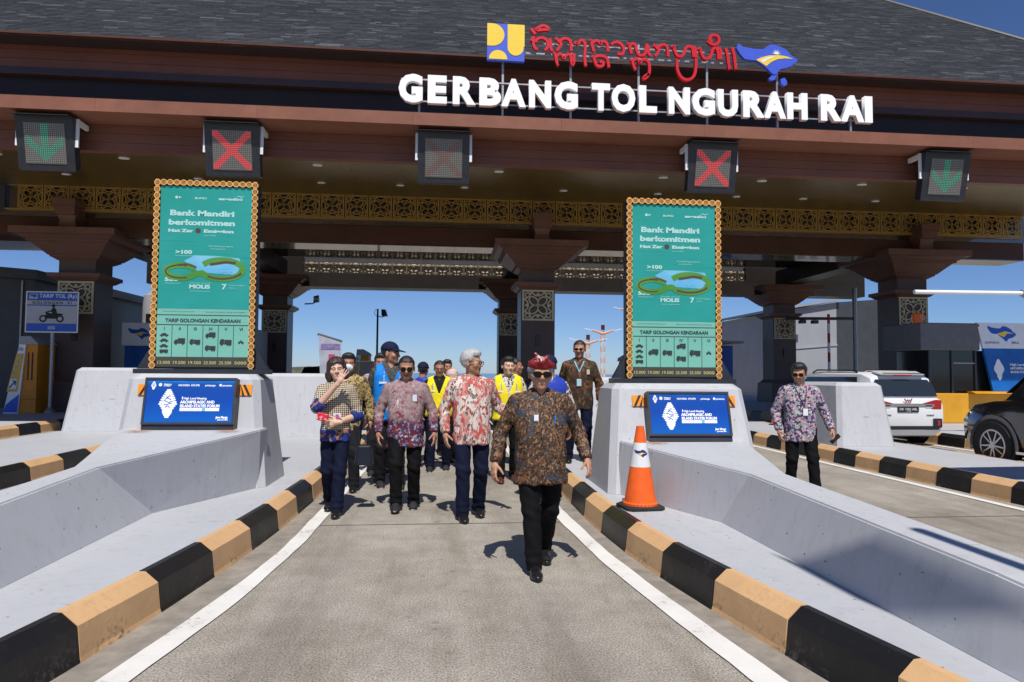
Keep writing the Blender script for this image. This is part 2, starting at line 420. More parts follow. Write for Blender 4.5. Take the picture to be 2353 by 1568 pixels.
# white edge lines and darker gutters
def band(name, inner, outer, mat, parent, z):
    ys = np.arange(max(inner[0][0], outer[0][0]), min(inner[-1][0], outer[-1][0]), .2); v = []; f = []
    rn = random.Random(5)
    for y in ys:
        v += [(interp(inner, y)+rn.uniform(-.004, .004), y, z), (interp(outer, y)+rn.uniform(-.004, .004), y, z)]
    for i in range(len(ys)-1):
        q = (2*i, 2*i+1, 2*i+3, 2*i+2); f.append(q if v[0][0] < v[1][0] else q[::-1])
    return obj(name, rawmesh(name, v, f), mat, parent)
band('road_line', [(.5, -1.98), (2, -1.77), (3.53, -1.50), (4.02, -1.42), (4.8, -1.31), (6.2, -1.22), (7.6, -1.2), (30, -1.2)], [(.5, -2.14), (2, -1.92), (3.54, -1.66), (4.28, -1.54), (5.0, -1.44), (6, -1.355), (8.3, -1.335), (30, -1.335)], M['line'], road, .008)
band('road_line', [(.5, 1.98), (2, 1.75), (3.28, 1.51), (3.84, 1.44), (4.45, 1.36), (5.5, 1.25), (6.9, 1.17), (30, 1.16)], [(.5, 2.14), (2, 1.92), (3.27, 1.68), (3.8, 1.60), (4.64, 1.49), (5.7, 1.375), (7.55, 1.29), (30, 1.29)], M['line'], road, .008)
band('gutter', [(.5, -2.14), (2, -1.92), (3.54, -1.66), (4.28, -1.54), (5.0, -1.44), (6, -1.355), (8.3, -1.335), (30, -1.335)], [(.5, -2.5), (2, -2.14), (3.76, -1.85), (5.25, -1.66), (6.76, -1.55), (30, -1.51)], M['gutter'], road, .004)
band('gutter', [(.5, 2.14), (2, 1.92), (3.27, 1.68), (3.8, 1.60), (4.64, 1.49), (5.7, 1.375), (7.55, 1.29), (30, 1.29)], [(.5, 2.42), (2, 2.14), (3.51, 1.84), (4.88, 1.61), (6.37, 1.48), (30, 1.47)], M['gutter'], road, .004)
for a, b in ((6.44, 6.56), (8.80, 8.92), (10.56, 10.68), (4.18, 4.3), (-5.4, -5.28), (-9.4, -9.28)):
    band('road_line', [(2, a), (30, a)], [(2, b), (30, b)], M['line'], road, .008)

# ---------------------------------------------------------------- crash blocks
def crash_block(name, label, x0, x1, y0, y1, z1, batter=(.12, .12, .2, .2), bev=.06, loc_z=KH, group=None):
    """a battered concrete block; batter = inset of the top on left,right,front,back"""
    l, r, fr, bk = batter; z0 = loc_z+.002
    B = lambda x, y, z: (x, y, z)
    b = MB(); c = .07      # vertical corner chamfer
    def ring(xa, xb, ya, yb, z, c): return [(xa+c, ya, z), (xb-c, ya, z), (xb, ya+c, z), (xb, yb-c, z), (xb-c, yb, z), (xa+c, yb, z), (xa, yb-c, z), (xa, ya+c, z)]
    zt = z1-bev; k = (zt-z0)/(z1-z0)
    rings = [ring(x0, x1, y0, y1, z0, c), ring(x0+l*k, x1-r*k, y0+fr*k, y1-bk*k, zt, c), ring(x0+l+bev, x1-r-bev, y0+fr+bev, y1-bk-bev, z1, c)]
    v = [p for q in rings for p in q]; f = [tuple(range(7, -1, -1)), tuple(range(16, 24))]
    for q in range(2):
        for i in range(8): j = (i+1) % 8; f.append((8*q+i, 8*q+j, 8*q+8+j, 8*q+8+i))
    b.add(v, f); t = thing(name, label, 'crash barrier', group=group); b.build('block', M['block'], t)
    return t
bl_l = crash_block('crash_block', 'large painted concrete block under the left screen, ramp running down towards the camera', -3.57, -1.93, 7.62, 8.62, 1.47, (.10, .15, .24, .1), group='screen plinths')
bl_r = crash_block('crash_block', 'large painted concrete block under the right screen, traffic cone beside its ramp', 1.70, 3.40, 7.02, 8.15, 1.40, (.13, .10, .34, .1), group='screen plinths')
def wing(parent, LB, LT, RT, RB):
    """ramped nose: four long edges (left bottom, left top, right top, right bottom) from the block towards the camera"""
    import bmesh
    v = []; f = []; z0 = KH+.002; n = len(LB)
    for a, b, c, d in zip(LB, LT, RT, RB): v += [(a[0], a[1], z0), b, c, (d[0], d[1], z0)]
    for i in range(n-1):
        o, q = 4*i, 4*i+4
        f += [(o, o+1, q+1, q), (o+1, o+2, q+2, q+1), (o+2, o+3, q+3, q+2), (o+3, o, q, q+3)]
    f += [(3, 2, 1, 0), (4*n-4, 4*n-3, 4*n-2, 4*n-1)]
    me = rawmesh('ramp', v, f)
    bm = bmesh.new(); bm.from_mesh(me); bmesh.ops.recalc_face_normals(bm, faces=bm.faces)
    bmesh.ops.bevel(bm, geom=[e for e in bm.edges if all(vv.co.z > .29 for vv in e.verts)], offset=.012, segments=2, affect='EDGES', clamp_overlap=True)
    bm.to_mesh(me); bm.free()
    return obj('ramp', me, M['block'], parent)
wing(bl_l, [(-3.60, 7.85), (-3.60, 7.66), (-3.14, 6.35), (-3.16, 4.2), (-3.1, 2), (-3.0, .9)], [(-3.44, 7.85, .88), (-3.44, 7.62, .872), (-2.95, 5.80, .73), (-2.95, 4.5, .68), (-2.92, 2.2, .58), (-2.85, 1.0, .30)],
     [(-1.96, 7.85, .88), (-1.98, 7.62, .872), (-2.75, 5.77, .73), (-2.71, 4.5, .68), (-2.68, 2.2, .58), (-2.75, 1.0, .30)], [(-1.975, 7.85), (-2.0, 7.66), (-2.555, 6.35), (-2.52, 4.2), (-2.5, 2.0), (-2.6, .9)])
wing(bl_r, [(1.775, 7.3), (1.785, 7.12), (2.345, 5.67), (2.36, 2.8), (2.4, 1.5), (2.5, .6)], [(1.85, 7.3, .80), (1.855, 7.10, .79), (2.49, 5.43, .69), (2.475, 2.9, .62), (2.5, 1.6, .52), (2.58, .7, .3)],
     [(3.22, 7.3, .80), (3.21, 7.10, .79), (2.80, 5.43, .69), (2.79, 2.9, .62), (2.78, 1.6, .52), (2.72, .7, .3)], [(3.36, 7.3), (3.34, 7.12), (2.98, 5.67), (2.95, 2.8), (2.9, 1.5), (2.8, .6)])
# rust trickles where the poster stands touch the paint
def rust_mat():
    s = NT('rust_stain', .8, .2); s.color((.42, .17, .045, 1)); s.t.nodes['Principled BSDF'].inputs['Alpha'].default_value = 1
    r_ = s.n('VectorMath', operation='LENGTH'); s.l(s.coord(), r_.inputs[0])
    k = s.math('MULTIPLY', s.ramp(r_.outputs['Value'], [(.02, (1, 1, 1)), (.16, (0, 0, 0))]), s.ramp(s.noise(14, 5, .7), [(.35, (0, 0, 0)), (.65, (1, 1, 1))])); s.l(s.math('MULTIPLY', k, .85), s.b.inputs['Alpha']); return s.m
RUST = rust_mat()
for x, y, z, par, sl_ in ((-2.29, 7.50, .868, bl_l, .078), (-3.20, 7.50, .868, bl_l, .078), (2.18, 6.98, .786, bl_r, .06)):
    q = MB(); q.add([(-.16, -.15, -.15*sl_), (.16, -.15, -.15*sl_), (.16, .12, .12*sl_), (-.16, .12, .12*sl_)], [(0, 1, 2, 3)]); q.build('rust_stain', RUST, par, (x, y, z+.004))
crash_block('crash_block', 'low painted concrete wall behind the left screen block', -3.75, -1.95, 13.5, 14.4, 1.47, (.1, .12, .22, .2), group='rear crash walls')
crash_block('crash_block', 'painted concrete wall at the far left beside the motorcycle lane', -7.8, -5.75, 14.75, 15.8, 1.56, (.14, .1, .25, .2), group='rear crash walls')
crash_block('crash_block', 'low painted concrete wall behind the man with the lanyard', 1.75, 3.6, 12.9, 13.8, 1.44, (.1, .12, .22, .2), group='rear crash walls')
crash_block('crash_block', 'painted concrete block beside the white car', 6.92, 8.0, 11.5, 13.2, 1.38, (.12, .1, .22, .1), group='rear crash walls')
# ---------------------------------------------------------------- toll gate canopy
gate = thing('toll_gate_canopy', 'wide brown toll gate canopy with grey shingle roof, carved columns and gold lattice', 'building', (3, 22, 0))
gate.location = (0, 0, 0)
XL, XR = -19.2, 19.3                    # eave corners of the upper roof
EY, EZ, RP = 15.2, 8.68, math.tan(R(44))
RIDGE = 21.7
rz = EZ+RP*(RIDGE-EY)
b = MB()   # roof body under the shingles, hipped both ends, with a rear slope
dX = RIDGE-EY
BY = 2*RIDGE-EY
v = [(XL, EY, EZ), (XR, EY, EZ), (XR, BY, EZ), (XL, BY, EZ), (XL+dX, RIDGE, rz), (XR-dX, RIDGE, rz)]
off = .05
b.add([(x, y, z-off) for x, y, z in v], [(0, 1, 5, 4), (1, 2, 5), (2, 3, 4, 5), (3, 0, 4), (3, 2, 1, 0)])
roof = b.build('roof', solid('roof_felt', (.05, .05, .055, 1), .8, .2), gate)
# shingle courses, one mesh
def shingle_mat():
    s = NT('grey_shingles', .55, .35)
    at = s.n('Attribute'); at.attribute_name = 'tone'; at.attribute_type = 'GEOMETRY'
    f = s.noise(6, 5, .7); big = s.noise(.35, 4)
    c = s.ramp(at.outputs['Fac'], [(0, (.026, .027, .031)), (.5, (.037, .038, .043)), (.86, (.050, .052, .058)), (1, (.095, .098, .106))])
    c = s.mix(1, c, s.ramp(big, [(.3, (.85, .85, .85)), (.7, (1.15, 1.15, 1.15))]), 'MULTIPLY')
    s.color(s.mix(.5, c, s.mix(1, c, s.ramp(f, [(.3, (.75, .75, .75)), (.7, (1.2, 1.2, 1.2))]), 'MULTIPLY')))
    s.bump(f, .2, .01); return s.m
rn = random.Random(11)
sv, sf, tone = [], [], []
ca, sa = math.cos(R(44)), math.sin(R(44))
def slab(o, ux, uy, un, x0, x1, s0, s1, lift, t):
    n = len(sv)
    for x, s_, h in ((x0, s0, lift), (x1, s0, lift), (x1, s1, .002), (x0, s1, .002), (x0, s0, -.01), (x1, s0, -.01)):
        p = o+ux*x+uy*s_+un*h; sv.append(tuple(p))
    sf.extend([(n, n+1, n+2, n+3), (n+4, n+5, n+1, n), (n+4, n, n+3), (n+1, n+5, n+2)]); tone.extend([t]*4)
un = Vector((0, -sa, ca)); o = Vector((0, EY, EZ))
exp = .088; rows = int((7.4)/exp)
for r_ in range(-1, rows):
    s0 = r_*exp; ins = max(0, s0)*ca; x = max(XL, -14)+ins*0-rn.uniform(0, .3)
    xe = XR-ins
    while x < xe:
        wd = rn.choice((.16, .24, .32, .42, .55)); x1 = min(x+wd, xe)
        t = rn.random()**1.6
        slab(o, Vector((1, 0, 0)), Vector((0, ca, sa)), un, x, x1-.006, s0, s0+exp*1.25, .008+.006*rn.random(), t); x += wd
me = rawmesh('shingle', sv, sf); at = me.attributes.new('tone', 'FLOAT', 'FACE'); at.data.foreach_set('value', tone)
tag(obj('shingle', me, shingle_mat(), roof), kind='stuff')
b = MB()    # hip cap
b.tube([(XR+.02, EY-.02, EZ-.02), (XR-dX, RIDGE, rz-.02)], .06, 6)
b.build('hip_cap', M['ironwork'], roof)
# eave stack: upper fascia boards, grey trim, dark recess, ledge
X0, X1 = -20, 20
def bar(name, mat, y0, y1, z0, z1, x0=X0, x1=X1, par=None, bev=0):
    q = MB(); q.box(x0, x1, y0, y1, z0, z1, bev); return q.build(name, mat, par or gate)
bar('eave_board', M['brown_dark'], 15.08, 15.2, EZ-.05, EZ-.004)
for za, zb_, yy in ((8.135, 8.33, 15.64), (8.336, 8.53, 15.635), (8.536, 8.96, 15.63)):   # upper fascia boards
    bar('fascia_board', M['brown'], yy, 15.74, za, zb_)
bar('trim', M['strip'], 15.60, 15.745, 7.97, 8.13)
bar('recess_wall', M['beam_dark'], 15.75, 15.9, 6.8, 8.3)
for i in range(13):
    a = X0+i*40/13+.8; bar('ledge', M['salmon'], 13.85, 15.75, 6.565, 6.82, a, a+40/13-.003)
for za, zb_ in ((6.02, 6.19), (6.196, 6.38), (6.386, 6.56)): bar('lower_fascia', M['brown'], 14.60, 14.8, za, zb_)
# sloping bronze soffit with recessed lamps
q = MB(); q.hexa([(X0, 14.81, 6.03), (X1, 14.81, 6.03), (X1, 21.58, 7.06), (X0, 21.58, 7.06)], [(X0, 14.81, 6.12), (X1, 14.81, 6.12), (X1, 21.58, 7.15), (X0, 21.58, 7.15)])
soffit = q.build('soffit', M['soffit'], gate)
lm = solid('lamp_lens', (.72, .72, .68, 1), .3, .5, var=0)
def sz(y): return 6.03+(y-14.81)*1.03/6.77
for y, xs in ((15.35, (-9.6, -7.0, -2.9, 1.15, 5.0, 7.4, 9.9, 12.5)), (18.6, (-9.9, -6.6, -3.4, -1.3, .45, 3.2, 5.9, 8.2, 10.2, 12.4))):
    for x in xs:
        d = MB(); d.lathe([(.085, 0), (.11, .002), (.11, .03), (.085, .03)], n=14)
        o_ = d.build('downlight', M['white'], soffit, (x, y, sz(y)-.028), (R(8.6), 0, 0), True)
        e = MB(); e.lathe([(.08, 0), (.08, .01)], n=14); e.build('lens', lm, o_, (0, 0, -.004))
# lattice tile: frame, four leaves, corner arcs
def lattice(size, fr, wd, th, rich=False, frw=None):
    m = MB(); h = size/2; frw = frw or wd*1.4
    for a in (-1, 1):
        m.box(-h, h, 0, th, a*h-(frw if a > 0 else 0), a*h+(0 if a > 0 else frw))
        m.box(a*h-(frw if a > 0 else 0), a*h+(0 if a > 0 else frw), .001, th-.001, -h+frw, h-frw)
    for q_ in range(4):
        t = R(45+90*q_); c, s = math.cos(t), math.sin(t)
        P = []
        for i in range(17):
            u = i/16*2*math.pi; L = .33*size; lx = L*(.5-.5*math.cos(u))+.03*size; ly = .115*size*math.sin(u)*(1 if True else 0)
            P.append((lx*c-ly*s, lx*s+ly*c))
        m.ribbon(P[:-1], wd, 0, th, True)
        # petal lobes at the sides
        t = R(90*q_); c, s = math.cos(t), math.sin(t)
        A = [( (.5*size-.02*size)-.17*size*math.sin(R(a)), .20*size*math.cos(R(a)) ) for a in range(0, 181, 20)]
        m.ribbon([(x*c-y*s, x*s+y*c) for x, y in A], wd, .0015, th-.0015)
        # corner arcs
        t = R(45+90*q_); ci, si = math.cos(t), math.sin(t); cx, cz = h*(1 if ci > 0 else -1), h*(1 if si > 0 else -1)
        a0 = {(True, True): 180, (False, True): 270, (False, False): 0, (True, False): 90}[(ci > 0, si > 0)]
        m.ribbon(arc(cx, cz, .30*size, a0, a0+90, 8), wd, .001, th-.001)
        m.ribbon(arc(cx-.17*size*(1 if ci > 0 else -1), cz-.17*size*(1 if si > 0 else -1), .075*size, 0, 360, 8)[:-1], wd*.9, .0005, th-.0005, True)
        if rich:
            m.ribbon(arc(.36*size*math.cos(R(90*q_)), .36*size*math.sin(R(90*q_)), .03*size, 0, 360, 6)[:-1], wd, .002, th-.002, True)
    m.lathe([(.035*size, 0), (.035*size, th)], (0, 0, 0), 8, 'y')
    return m.mesh('lattice_tile')
# front frieze
FY = 21.6; pit = .742
q = MB(); q.box(-13.2, 20, FY+.16, FY+.25, 6.34, 7.06); frieze = q.build('frieze', M['mirror'], gate)
q = MB(); q.box(-13.2, 20, FY-.02, FY+.15, 6.30, 6.345); q.box(-13.2, 20, FY-.02, FY+.15, 7.062, 7.10); q.build('frieze_rail', M['gold'], frieze)
tile = lattice(.715, .03, .034, .035); tile.materials.append(M['gold'])
for i in range(44): obj('lattice_tile', tile, None, frieze, (-12.50+pit*i, FY, 6.703))
# beam below the frieze, and its shiny underside strip
bar('beam', M['mirror'], 21.75, 22.9, 6.15, 6.295, -20, 20)
bar('end_panel', M['dgrey'], 21.65, 21.85, 6.30, 7.12, -20, -13.25)
bar('beam', M['brown_dark'], 21.80, 22.9, 5.58, 6.145, -20, 20)
bar('beam_underside', M['mirror'], 21.82, 22.88, 5.54, 5.575, -13.1, 20)
bar('ceiling', M['ceiling'], 22.9, 30.0, 6.46, 6.6, -20, 20)
bar('rear_roof', M['dgrey'], 31.21, 35, 6.47, 6.7, -13.2, 20)
# rear frieze and beam
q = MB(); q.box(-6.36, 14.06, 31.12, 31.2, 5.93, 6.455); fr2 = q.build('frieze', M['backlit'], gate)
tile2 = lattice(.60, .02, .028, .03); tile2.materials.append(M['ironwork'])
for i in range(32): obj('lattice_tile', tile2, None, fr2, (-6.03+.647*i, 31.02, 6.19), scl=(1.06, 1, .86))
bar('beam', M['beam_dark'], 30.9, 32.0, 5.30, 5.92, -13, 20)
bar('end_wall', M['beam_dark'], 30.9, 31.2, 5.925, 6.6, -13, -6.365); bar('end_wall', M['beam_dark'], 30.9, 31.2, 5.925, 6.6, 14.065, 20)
# outward beams over the columns running front to back
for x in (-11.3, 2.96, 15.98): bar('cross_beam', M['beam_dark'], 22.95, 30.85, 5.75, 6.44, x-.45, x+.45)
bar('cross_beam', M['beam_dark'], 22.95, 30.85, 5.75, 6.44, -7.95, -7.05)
bigtile = lattice(1.0, .05, .042, .03, True, .06); bigtile.materials.append(M['cream'])
def frust(m, cx, cy, z0, z1, a0, a1, d0, d1):
    m.hexa([(cx-a0, cy-d0, z0), (cx+a0, cy-d0, z0), (cx+a0, cy+d0, z0), (cx-a0, cy+d0, z0)], [(cx-a1, cy-d1, z1), (cx+a1, cy-d1, z1), (cx+a1, cy+d1, z1), (cx-a1, cy+d1, z1)])
def column(x, y, rear=False):
    m = MB(); h = .555; cy = y+h
    m.box(x-h, x+h, y, y+2*h, KH, 4.24); m.box(x-h+.02, x+h-.02, y+.02, y+2*h-.02, 4.24, 4.92)
    c = m.build('column', M['col'], gate)
    m = MB(); frust(m, x, cy, KH+.001, 1.15, .78, .74, .78, .74); frust(m, x, cy, 1.151, 1.30, .68, .57, .68, .57); m.build('plinth', M['col'], c)
    m = MB()
    frust(m, x, cy, 4.24, 4.34, .60, .72, .60, .72); m.box(x-.76, x+.76, cy-.76, cy+.76, 4.341, 4.46)
    frust(m, x, cy, 4.86, 4.95, .56, .70, .56, .70); m.box(x-.72, x+.72, cy-.72, cy+.72, 4.951, 5.0)
    frust(m, x, cy, 5.001, 5.34, .76, 1.10, .76, 1.10); m.box(x-1.17, x+1.17, cy-1.17, cy+1.17, 5.341, 5.42)
    frust(m, x, cy, 5.421, 5.52, 1.22, 1.36, 1.22, 1.36); m.box(x-1.48, x+1.48, cy-1.48, cy+1.48, 5.521, 5.72)
    if rear: m.v = [(a, b_, c_-.02-.43*(c_ > 5.3)*0) for a, b_, c_ in m.v]
    m.build('capital', M['cap'], c)
    obj('lattice_panel', bigtile, None, c, (x, y-.032, 3.725), scl=(1.04, 1, 1))
    m = MB(); m.box(x-.07, x+.07, y-.05, y-.001, 2.4, 2.75, .01); m.build('wall_lamp', M['black'], c)
    if not rear:
        m = MB(); fy = cy-1.52
        m.box(x-.21, x+.27, fy+.28, fy+.9, 5.73, 5.92); frust(m, x+.03, fy+.62, 5.921, 6.1, .20, .26, .34, .40); m.box(x-.25, x+.31, fy+.1, fy+.95, 6.101, 6.36); m.box(x-.30, x+.36, fy+.02, fy+.95, 6.361, 6.56)
        m.build('bracket', M['cap'], c)
    return c
for x in (-11.3, 2.96, 15.98): column(x, 22.0)
for x in (-7.55, 2.92, 15.95): column(x, 30.9, True)
# ---------------------------------------------------------------- big sign on the ledge
sign = thing('gate_sign', 'white block letters reading GERBANG TOL NGURAH RAI with red script and emblems above', 'sign', (4.1, 14.0, 6.955))
sign.location = (0, 0, 0)
LET = [('G', -1.033, -0.541), ('E', -0.463, -0.068), ('R', 0.027, 0.504), ('B', 0.6, 1.058), ('A', 1.08, 1.6), ('N', 1.664, 2.133), ('G', 2.208, 2.709), ('T', 3.002, 3.392), ('O', 3.426, 3.942), ('L', 3.999, 4.388), ('N', 4.667, 5.14), ('G', 5.191, 5.702), ('U', 5.753, 6.209), ('R', 6.275, 6.769), ('A', 6.785, 7.29), ('H', 7.315, 7.781), ('R', 8.038, 8.522), ('A', 8.540, 9.09), ('I', 9.10, 9.28)]
lw = solid('white_letter_face', (.93, .935, .94, 1), .3, .5, var=0)
for ch, a, b_ in LET:
    txt('letter', ch, (a+b_)/2, 7.105, 14.0, .545, lw, sign, width=b_-a, ext=.055, off=.040)
SX = lambda x, y: .4685+2.9753e-3*x-1.076e-5*y+6.654e-8*x*x
SZ = lambda x, y: 9.0952+1.5805e-4*x-3.13775e-3*y+3.5e-9*x*x
pt = lambda p: (SX(*p), SZ(*p))
GL = [[[(410, 130), (440, 168)], [(440, 140), (462, 120), (492, 108), (522, 116), (540, 138), (502, 136), (450, 142)]],
 [[(412, 215), (424, 190), (434, 196)], [(434, 200), (426, 235), (438, 266), (458, 270)], [(440, 222), (455, 198), (488, 190), (518, 204), (532, 234), (526, 264), (505, 278)], [(540, 196), (550, 232), (547, 270), (564, 282)]],
 [[(580, 206), (590, 195), (604, 216), (625, 234), (605, 264), (590, 282)], [(600, 226), (620, 205), (650, 195), (680, 206), (691, 240), (690, 284)], [(565, 300), (576, 295), (586, 330), (596, 376), (606, 376)], [(588, 322), (610, 300), (630, 310), (640, 342), (655, 310), (680, 302), (692, 330), (695, 370), (708, 382), (713, 330), (706, 300)]],
 [[(714, 236), (725, 216), (738, 240), (755, 206), (780, 214), (792, 245), (786, 300), (786, 350), (794, 388)]],
 [[(820, 216), (828, 206), (836, 240), (850, 288)], [(838, 228), (860, 210), (885, 216), (895, 242), (905, 216), (930, 216), (945, 240), (948, 288)], [(835, 330), (846, 316), (855, 350), (870, 385), (900, 391), (922, 376), (905, 355), (890, 360)], [(850, 326), (880, 315), (920, 318), (945, 336), (955, 396)]],
 [[(970, 238), (990, 223), (1020, 222), (1045, 240), (1060, 270), (1055, 300), (1035, 308), (1015, 300)]],
 [[(1083, 242), (1092, 228), (1101, 262), (1112, 302)], [(1100, 246), (1115, 230), (1140, 240), (1148, 280), (1160, 310), (1190, 316), (1212, 300), (1218, 235)], [(1218, 236), (1232, 262), (1228, 300), (1248, 314)], [(1105, 352), (1115, 338), (1126, 380), (1142, 414)], [(1120, 352), (1145, 335), (1165, 346), (1170, 372), (1185, 341), (1215, 340), (1236, 365), (1240, 420), (1230, 455), (1205, 476), (1194, 470), (1214, 450), (1236, 444)]],
 [[(1265, 252), (1275, 238), (1290, 264), (1306, 276), (1285, 310), (1275, 319)], [(1290, 262), (1320, 240), (1350, 240), (1366, 265), (1366, 322)]],
 [[(1395, 260), (1405, 242), (1413, 280), (1430, 318), (1460, 323), (1480, 300), (1490, 260), (1515, 248), (1540, 262), (1545, 326)], [(1530, 260), (1560, 256), (1561, 330)], [(1432, 342), (1428, 390), (1440, 440), (1470, 478), (1510, 486), (1545, 466), (1561, 420), (1562, 336)]],
 [[(1580, 276), (1590, 258), (1599, 300), (1615, 335), (1650, 336), (1670, 310), (1676, 270), (1700, 258), (1715, 280), (1718, 342)], [(1704, 266), (1735, 262), (1733, 342)]],
 [[(1642, 212), (1665, 232), (1690, 241), (1716, 230), (1726, 200), (1710, 174), (1680, 169), (1660, 184), (1654, 206), (1676, 218)]],
 [[(1768, 264), (1780, 300), (1786, 350), (1794, 412)]], [[(1814, 260), (1828, 310), (1833, 360), (1839, 412)]]]
def chaikin(P):
    out = [P[0]]
    for a, b_ in zip(P, P[1:]): out += [(a[0]*.75+b_[0]*.25, a[1]*.75+b_[1]*.25), (a[0]*.25+b_[0]*.75, a[1]*.25+b_[1]*.75)]
    return out+[P[-1]]
for gl in GL:
    m = MB()
    for k, st in enumerate(gl): m.ribbon([pt(p) for p in chaikin(st)], .058 if len(st) > 2 else .062, 13.93+.0015*k, .075)
    m.build('script_glyph', M['red'], sign)
# square emblem: blue panel with yellow shapes
m = MB(); m.box(.775, 1.558, 13.93, 14.02, 8.03, 8.815); em = m.build('emblem_panel', [M['blue']], sign)
ex, ez, es = .775, 8.03, .784
U = lambda P: [(ex+x*es, ez+z*es) for x, z in P]
shapes = [[(0, .995), (0, .385)]+[(.14+.32*math.cos(t), .69+.305*math.sin(t)) for t in np.linspace(-math.pi/2, math.pi/2, 14)]+[(.14, .995)],
          [(.545, .995), (.545, .36)]+[(.76+.215*math.cos(t), .36-.215*math.sin(t)+.0) for t in np.linspace(math.pi, 0, 14)][1:]+[(.975, .40), (1.0, .40), (1.0, .995)],
          [(.05+.0, .03)]+[(.54, .03)]+[(.295+.245*math.cos(t), .03+.245*math.sin(t)) for t in np.linspace(0, math.pi, 14)][1:-1]]
for P in shapes:
    q = MB(); q.plate(U(P), 13.922, .006); q.build('emblem_shape', M['yellow'], em)
isl = [(1845, 262), (1852, 240), (1864, 231), (1885, 250), (1925, 260), (1975, 268), (2030, 268), (2048, 262), (2068, 242), (2088, 236), (2120, 240), (2160, 256), (2195, 276), (2222, 310), (2262, 338), (2271, 352), (2250, 372), (2225, 390), (2190, 404), (2150, 412), (2130, 432), (2126, 450), (2100, 448), (2080, 430), (2060, 408), (2020, 376), (1985, 350), (1940, 346), (1900, 338), (1870, 305)]
isle = MB(); isle.plate([pt(p) for p in isl][::-1], 13.94, .08)
io = isle.build('island_emblem', M['blue'], sign)
for P in ([(2068, 478), (2088, 457), (2124, 455), (2112, 486), (2084, 492)], [(2150, 482), (2178, 472), (2194, 494), (2196, 520), (2176, 532), (2154, 512)]):
    q = MB(); q.plate([pt(p) for p in P][::-1], 13.94, .08); q.build('islet', M['blue'], io)
q = MB(); q.plate([pt(p) for p in [(1980, 346), (2020, 328), (2070, 316), (2130, 312), (2190, 322), (2240, 340), (2180, 336), (2130, 342), (2088, 360), (2052, 390), (2016, 368)]][::-1], 13.933, .006); q.build('road_band', M['yellow'], io)
q = MB(); q.plate([pt(p) for p in [(2006, 352), (2060, 330), (2120, 322), (2060, 345), (2030, 368)]][::-1], 13.929, .003); q.build('road_streak', M['white'], io)
q = MB(); sc = pt((2122, 308))
for k in range(11):
    t = R(8+16.4*k); c, s = math.cos(t), math.sin(t); L = .095 if k % 2 else .125
    q.plate([(sc[0]-.010*s, sc[1]+.010*c), (sc[0]+.010*s, sc[1]-.010*c), (sc[0]+L*c, sc[1]+L*s)][::1], 13.931-.0003*k, .002)
q.plate([(sc[0]+.055*math.cos(t), sc[1]+.055*math.sin(t)) for t in np.linspace(0, math.pi, 12)], 13.925, .004)
q.build('sunburst', M['white'], io)
# carrying frame
for nm, x, z1 in (('sign_post', -.62, 7.66), ('sign_post', 1.12, 8.1), ('sign_post', 2.57, 8.55), ('sign_post', 4.05, 8.6), ('sign_post', 5.57, 8.45), ('sign_post', 7.16, 8.2), ('sign_post', 8.85, 7.66)):
    q = MB(); q.box(x-.022, x+.022, 14.075, 14.12, 6.822, z1); q.build(nm, M['steel'], sign)
for z, a, b_ in ((7.60, -1.0, 9.2), (7.14, -.9, 9.15), (8.50, 1.7, 6.2), (8.28, 1.6, 6.5)):
    q = MB(); q.box(a, b_, 14.06, 14.074, z-.015, z+.015); q.build('sign_rail', M['steel'], sign)

# ---------------------------------------------------------------- lane signals
def dots_mat(name, c, e): s = NT(name, .4, .4); s.color(c); s.emit(c, e); return s.m
LR_ = dots_mat('led_red', (.66, .05, .06, 1), .55); LG = dots_mat('led_green', (.0, .38, .23, 1), .5); LO = dots_mat('led_off', (.30, .29, .26, 1), 0); LRd = dots_mat('led_red_dim', (.30, .12, .09, 1), .12)
scr = solid('signal_lens', (.115, .112, .10, 1), .2, .5, var=.1)
NG = 20
def dotmesh(keep, size=.755, r=.0125):
    m = MB(); s = size/NG
    for i in range(NG):
        for j in range(NG):
            u, v_ = (i+.5)/NG*2-1, (j+.5)/NG*2-1
            if keep(u, v_):
                x, z = u*size/2, v_*size/2; n = 6
                m.add([(x+r*math.cos(2*math.pi*k/n), 0, z+r*math.sin(2*math.pi*k/n)) for k in range(n)], [tuple(range(n))])
    return m.mesh('led_dots')
cross = lambda u, v: abs(abs(u)-abs(v)) < .23
def arrow(u, v):
    if abs(u) < .22 and v > -.45: return True
    return abs((-.95+abs(u)*1.05)-v+.22) < .27 and v < .40 and v > -.98 and abs(u) < .95
kinds = {'x': (dotmesh(cross, r=.0165), LR_), 'a': (dotmesh(arrow, r=.0115), LG), 'o': (dotmesh(cross, r=.011), LRd)}
offd = {k: dotmesh(lambda u, v, k=k: not (cross(u, v) if k != 'a' else arrow(u, v)), r=.010) for k in 'xao'}
for (me_, mt) in kinds.values(): me_.materials.append(mt)
for me_ in offd.values(): me_.materials.append(LO)
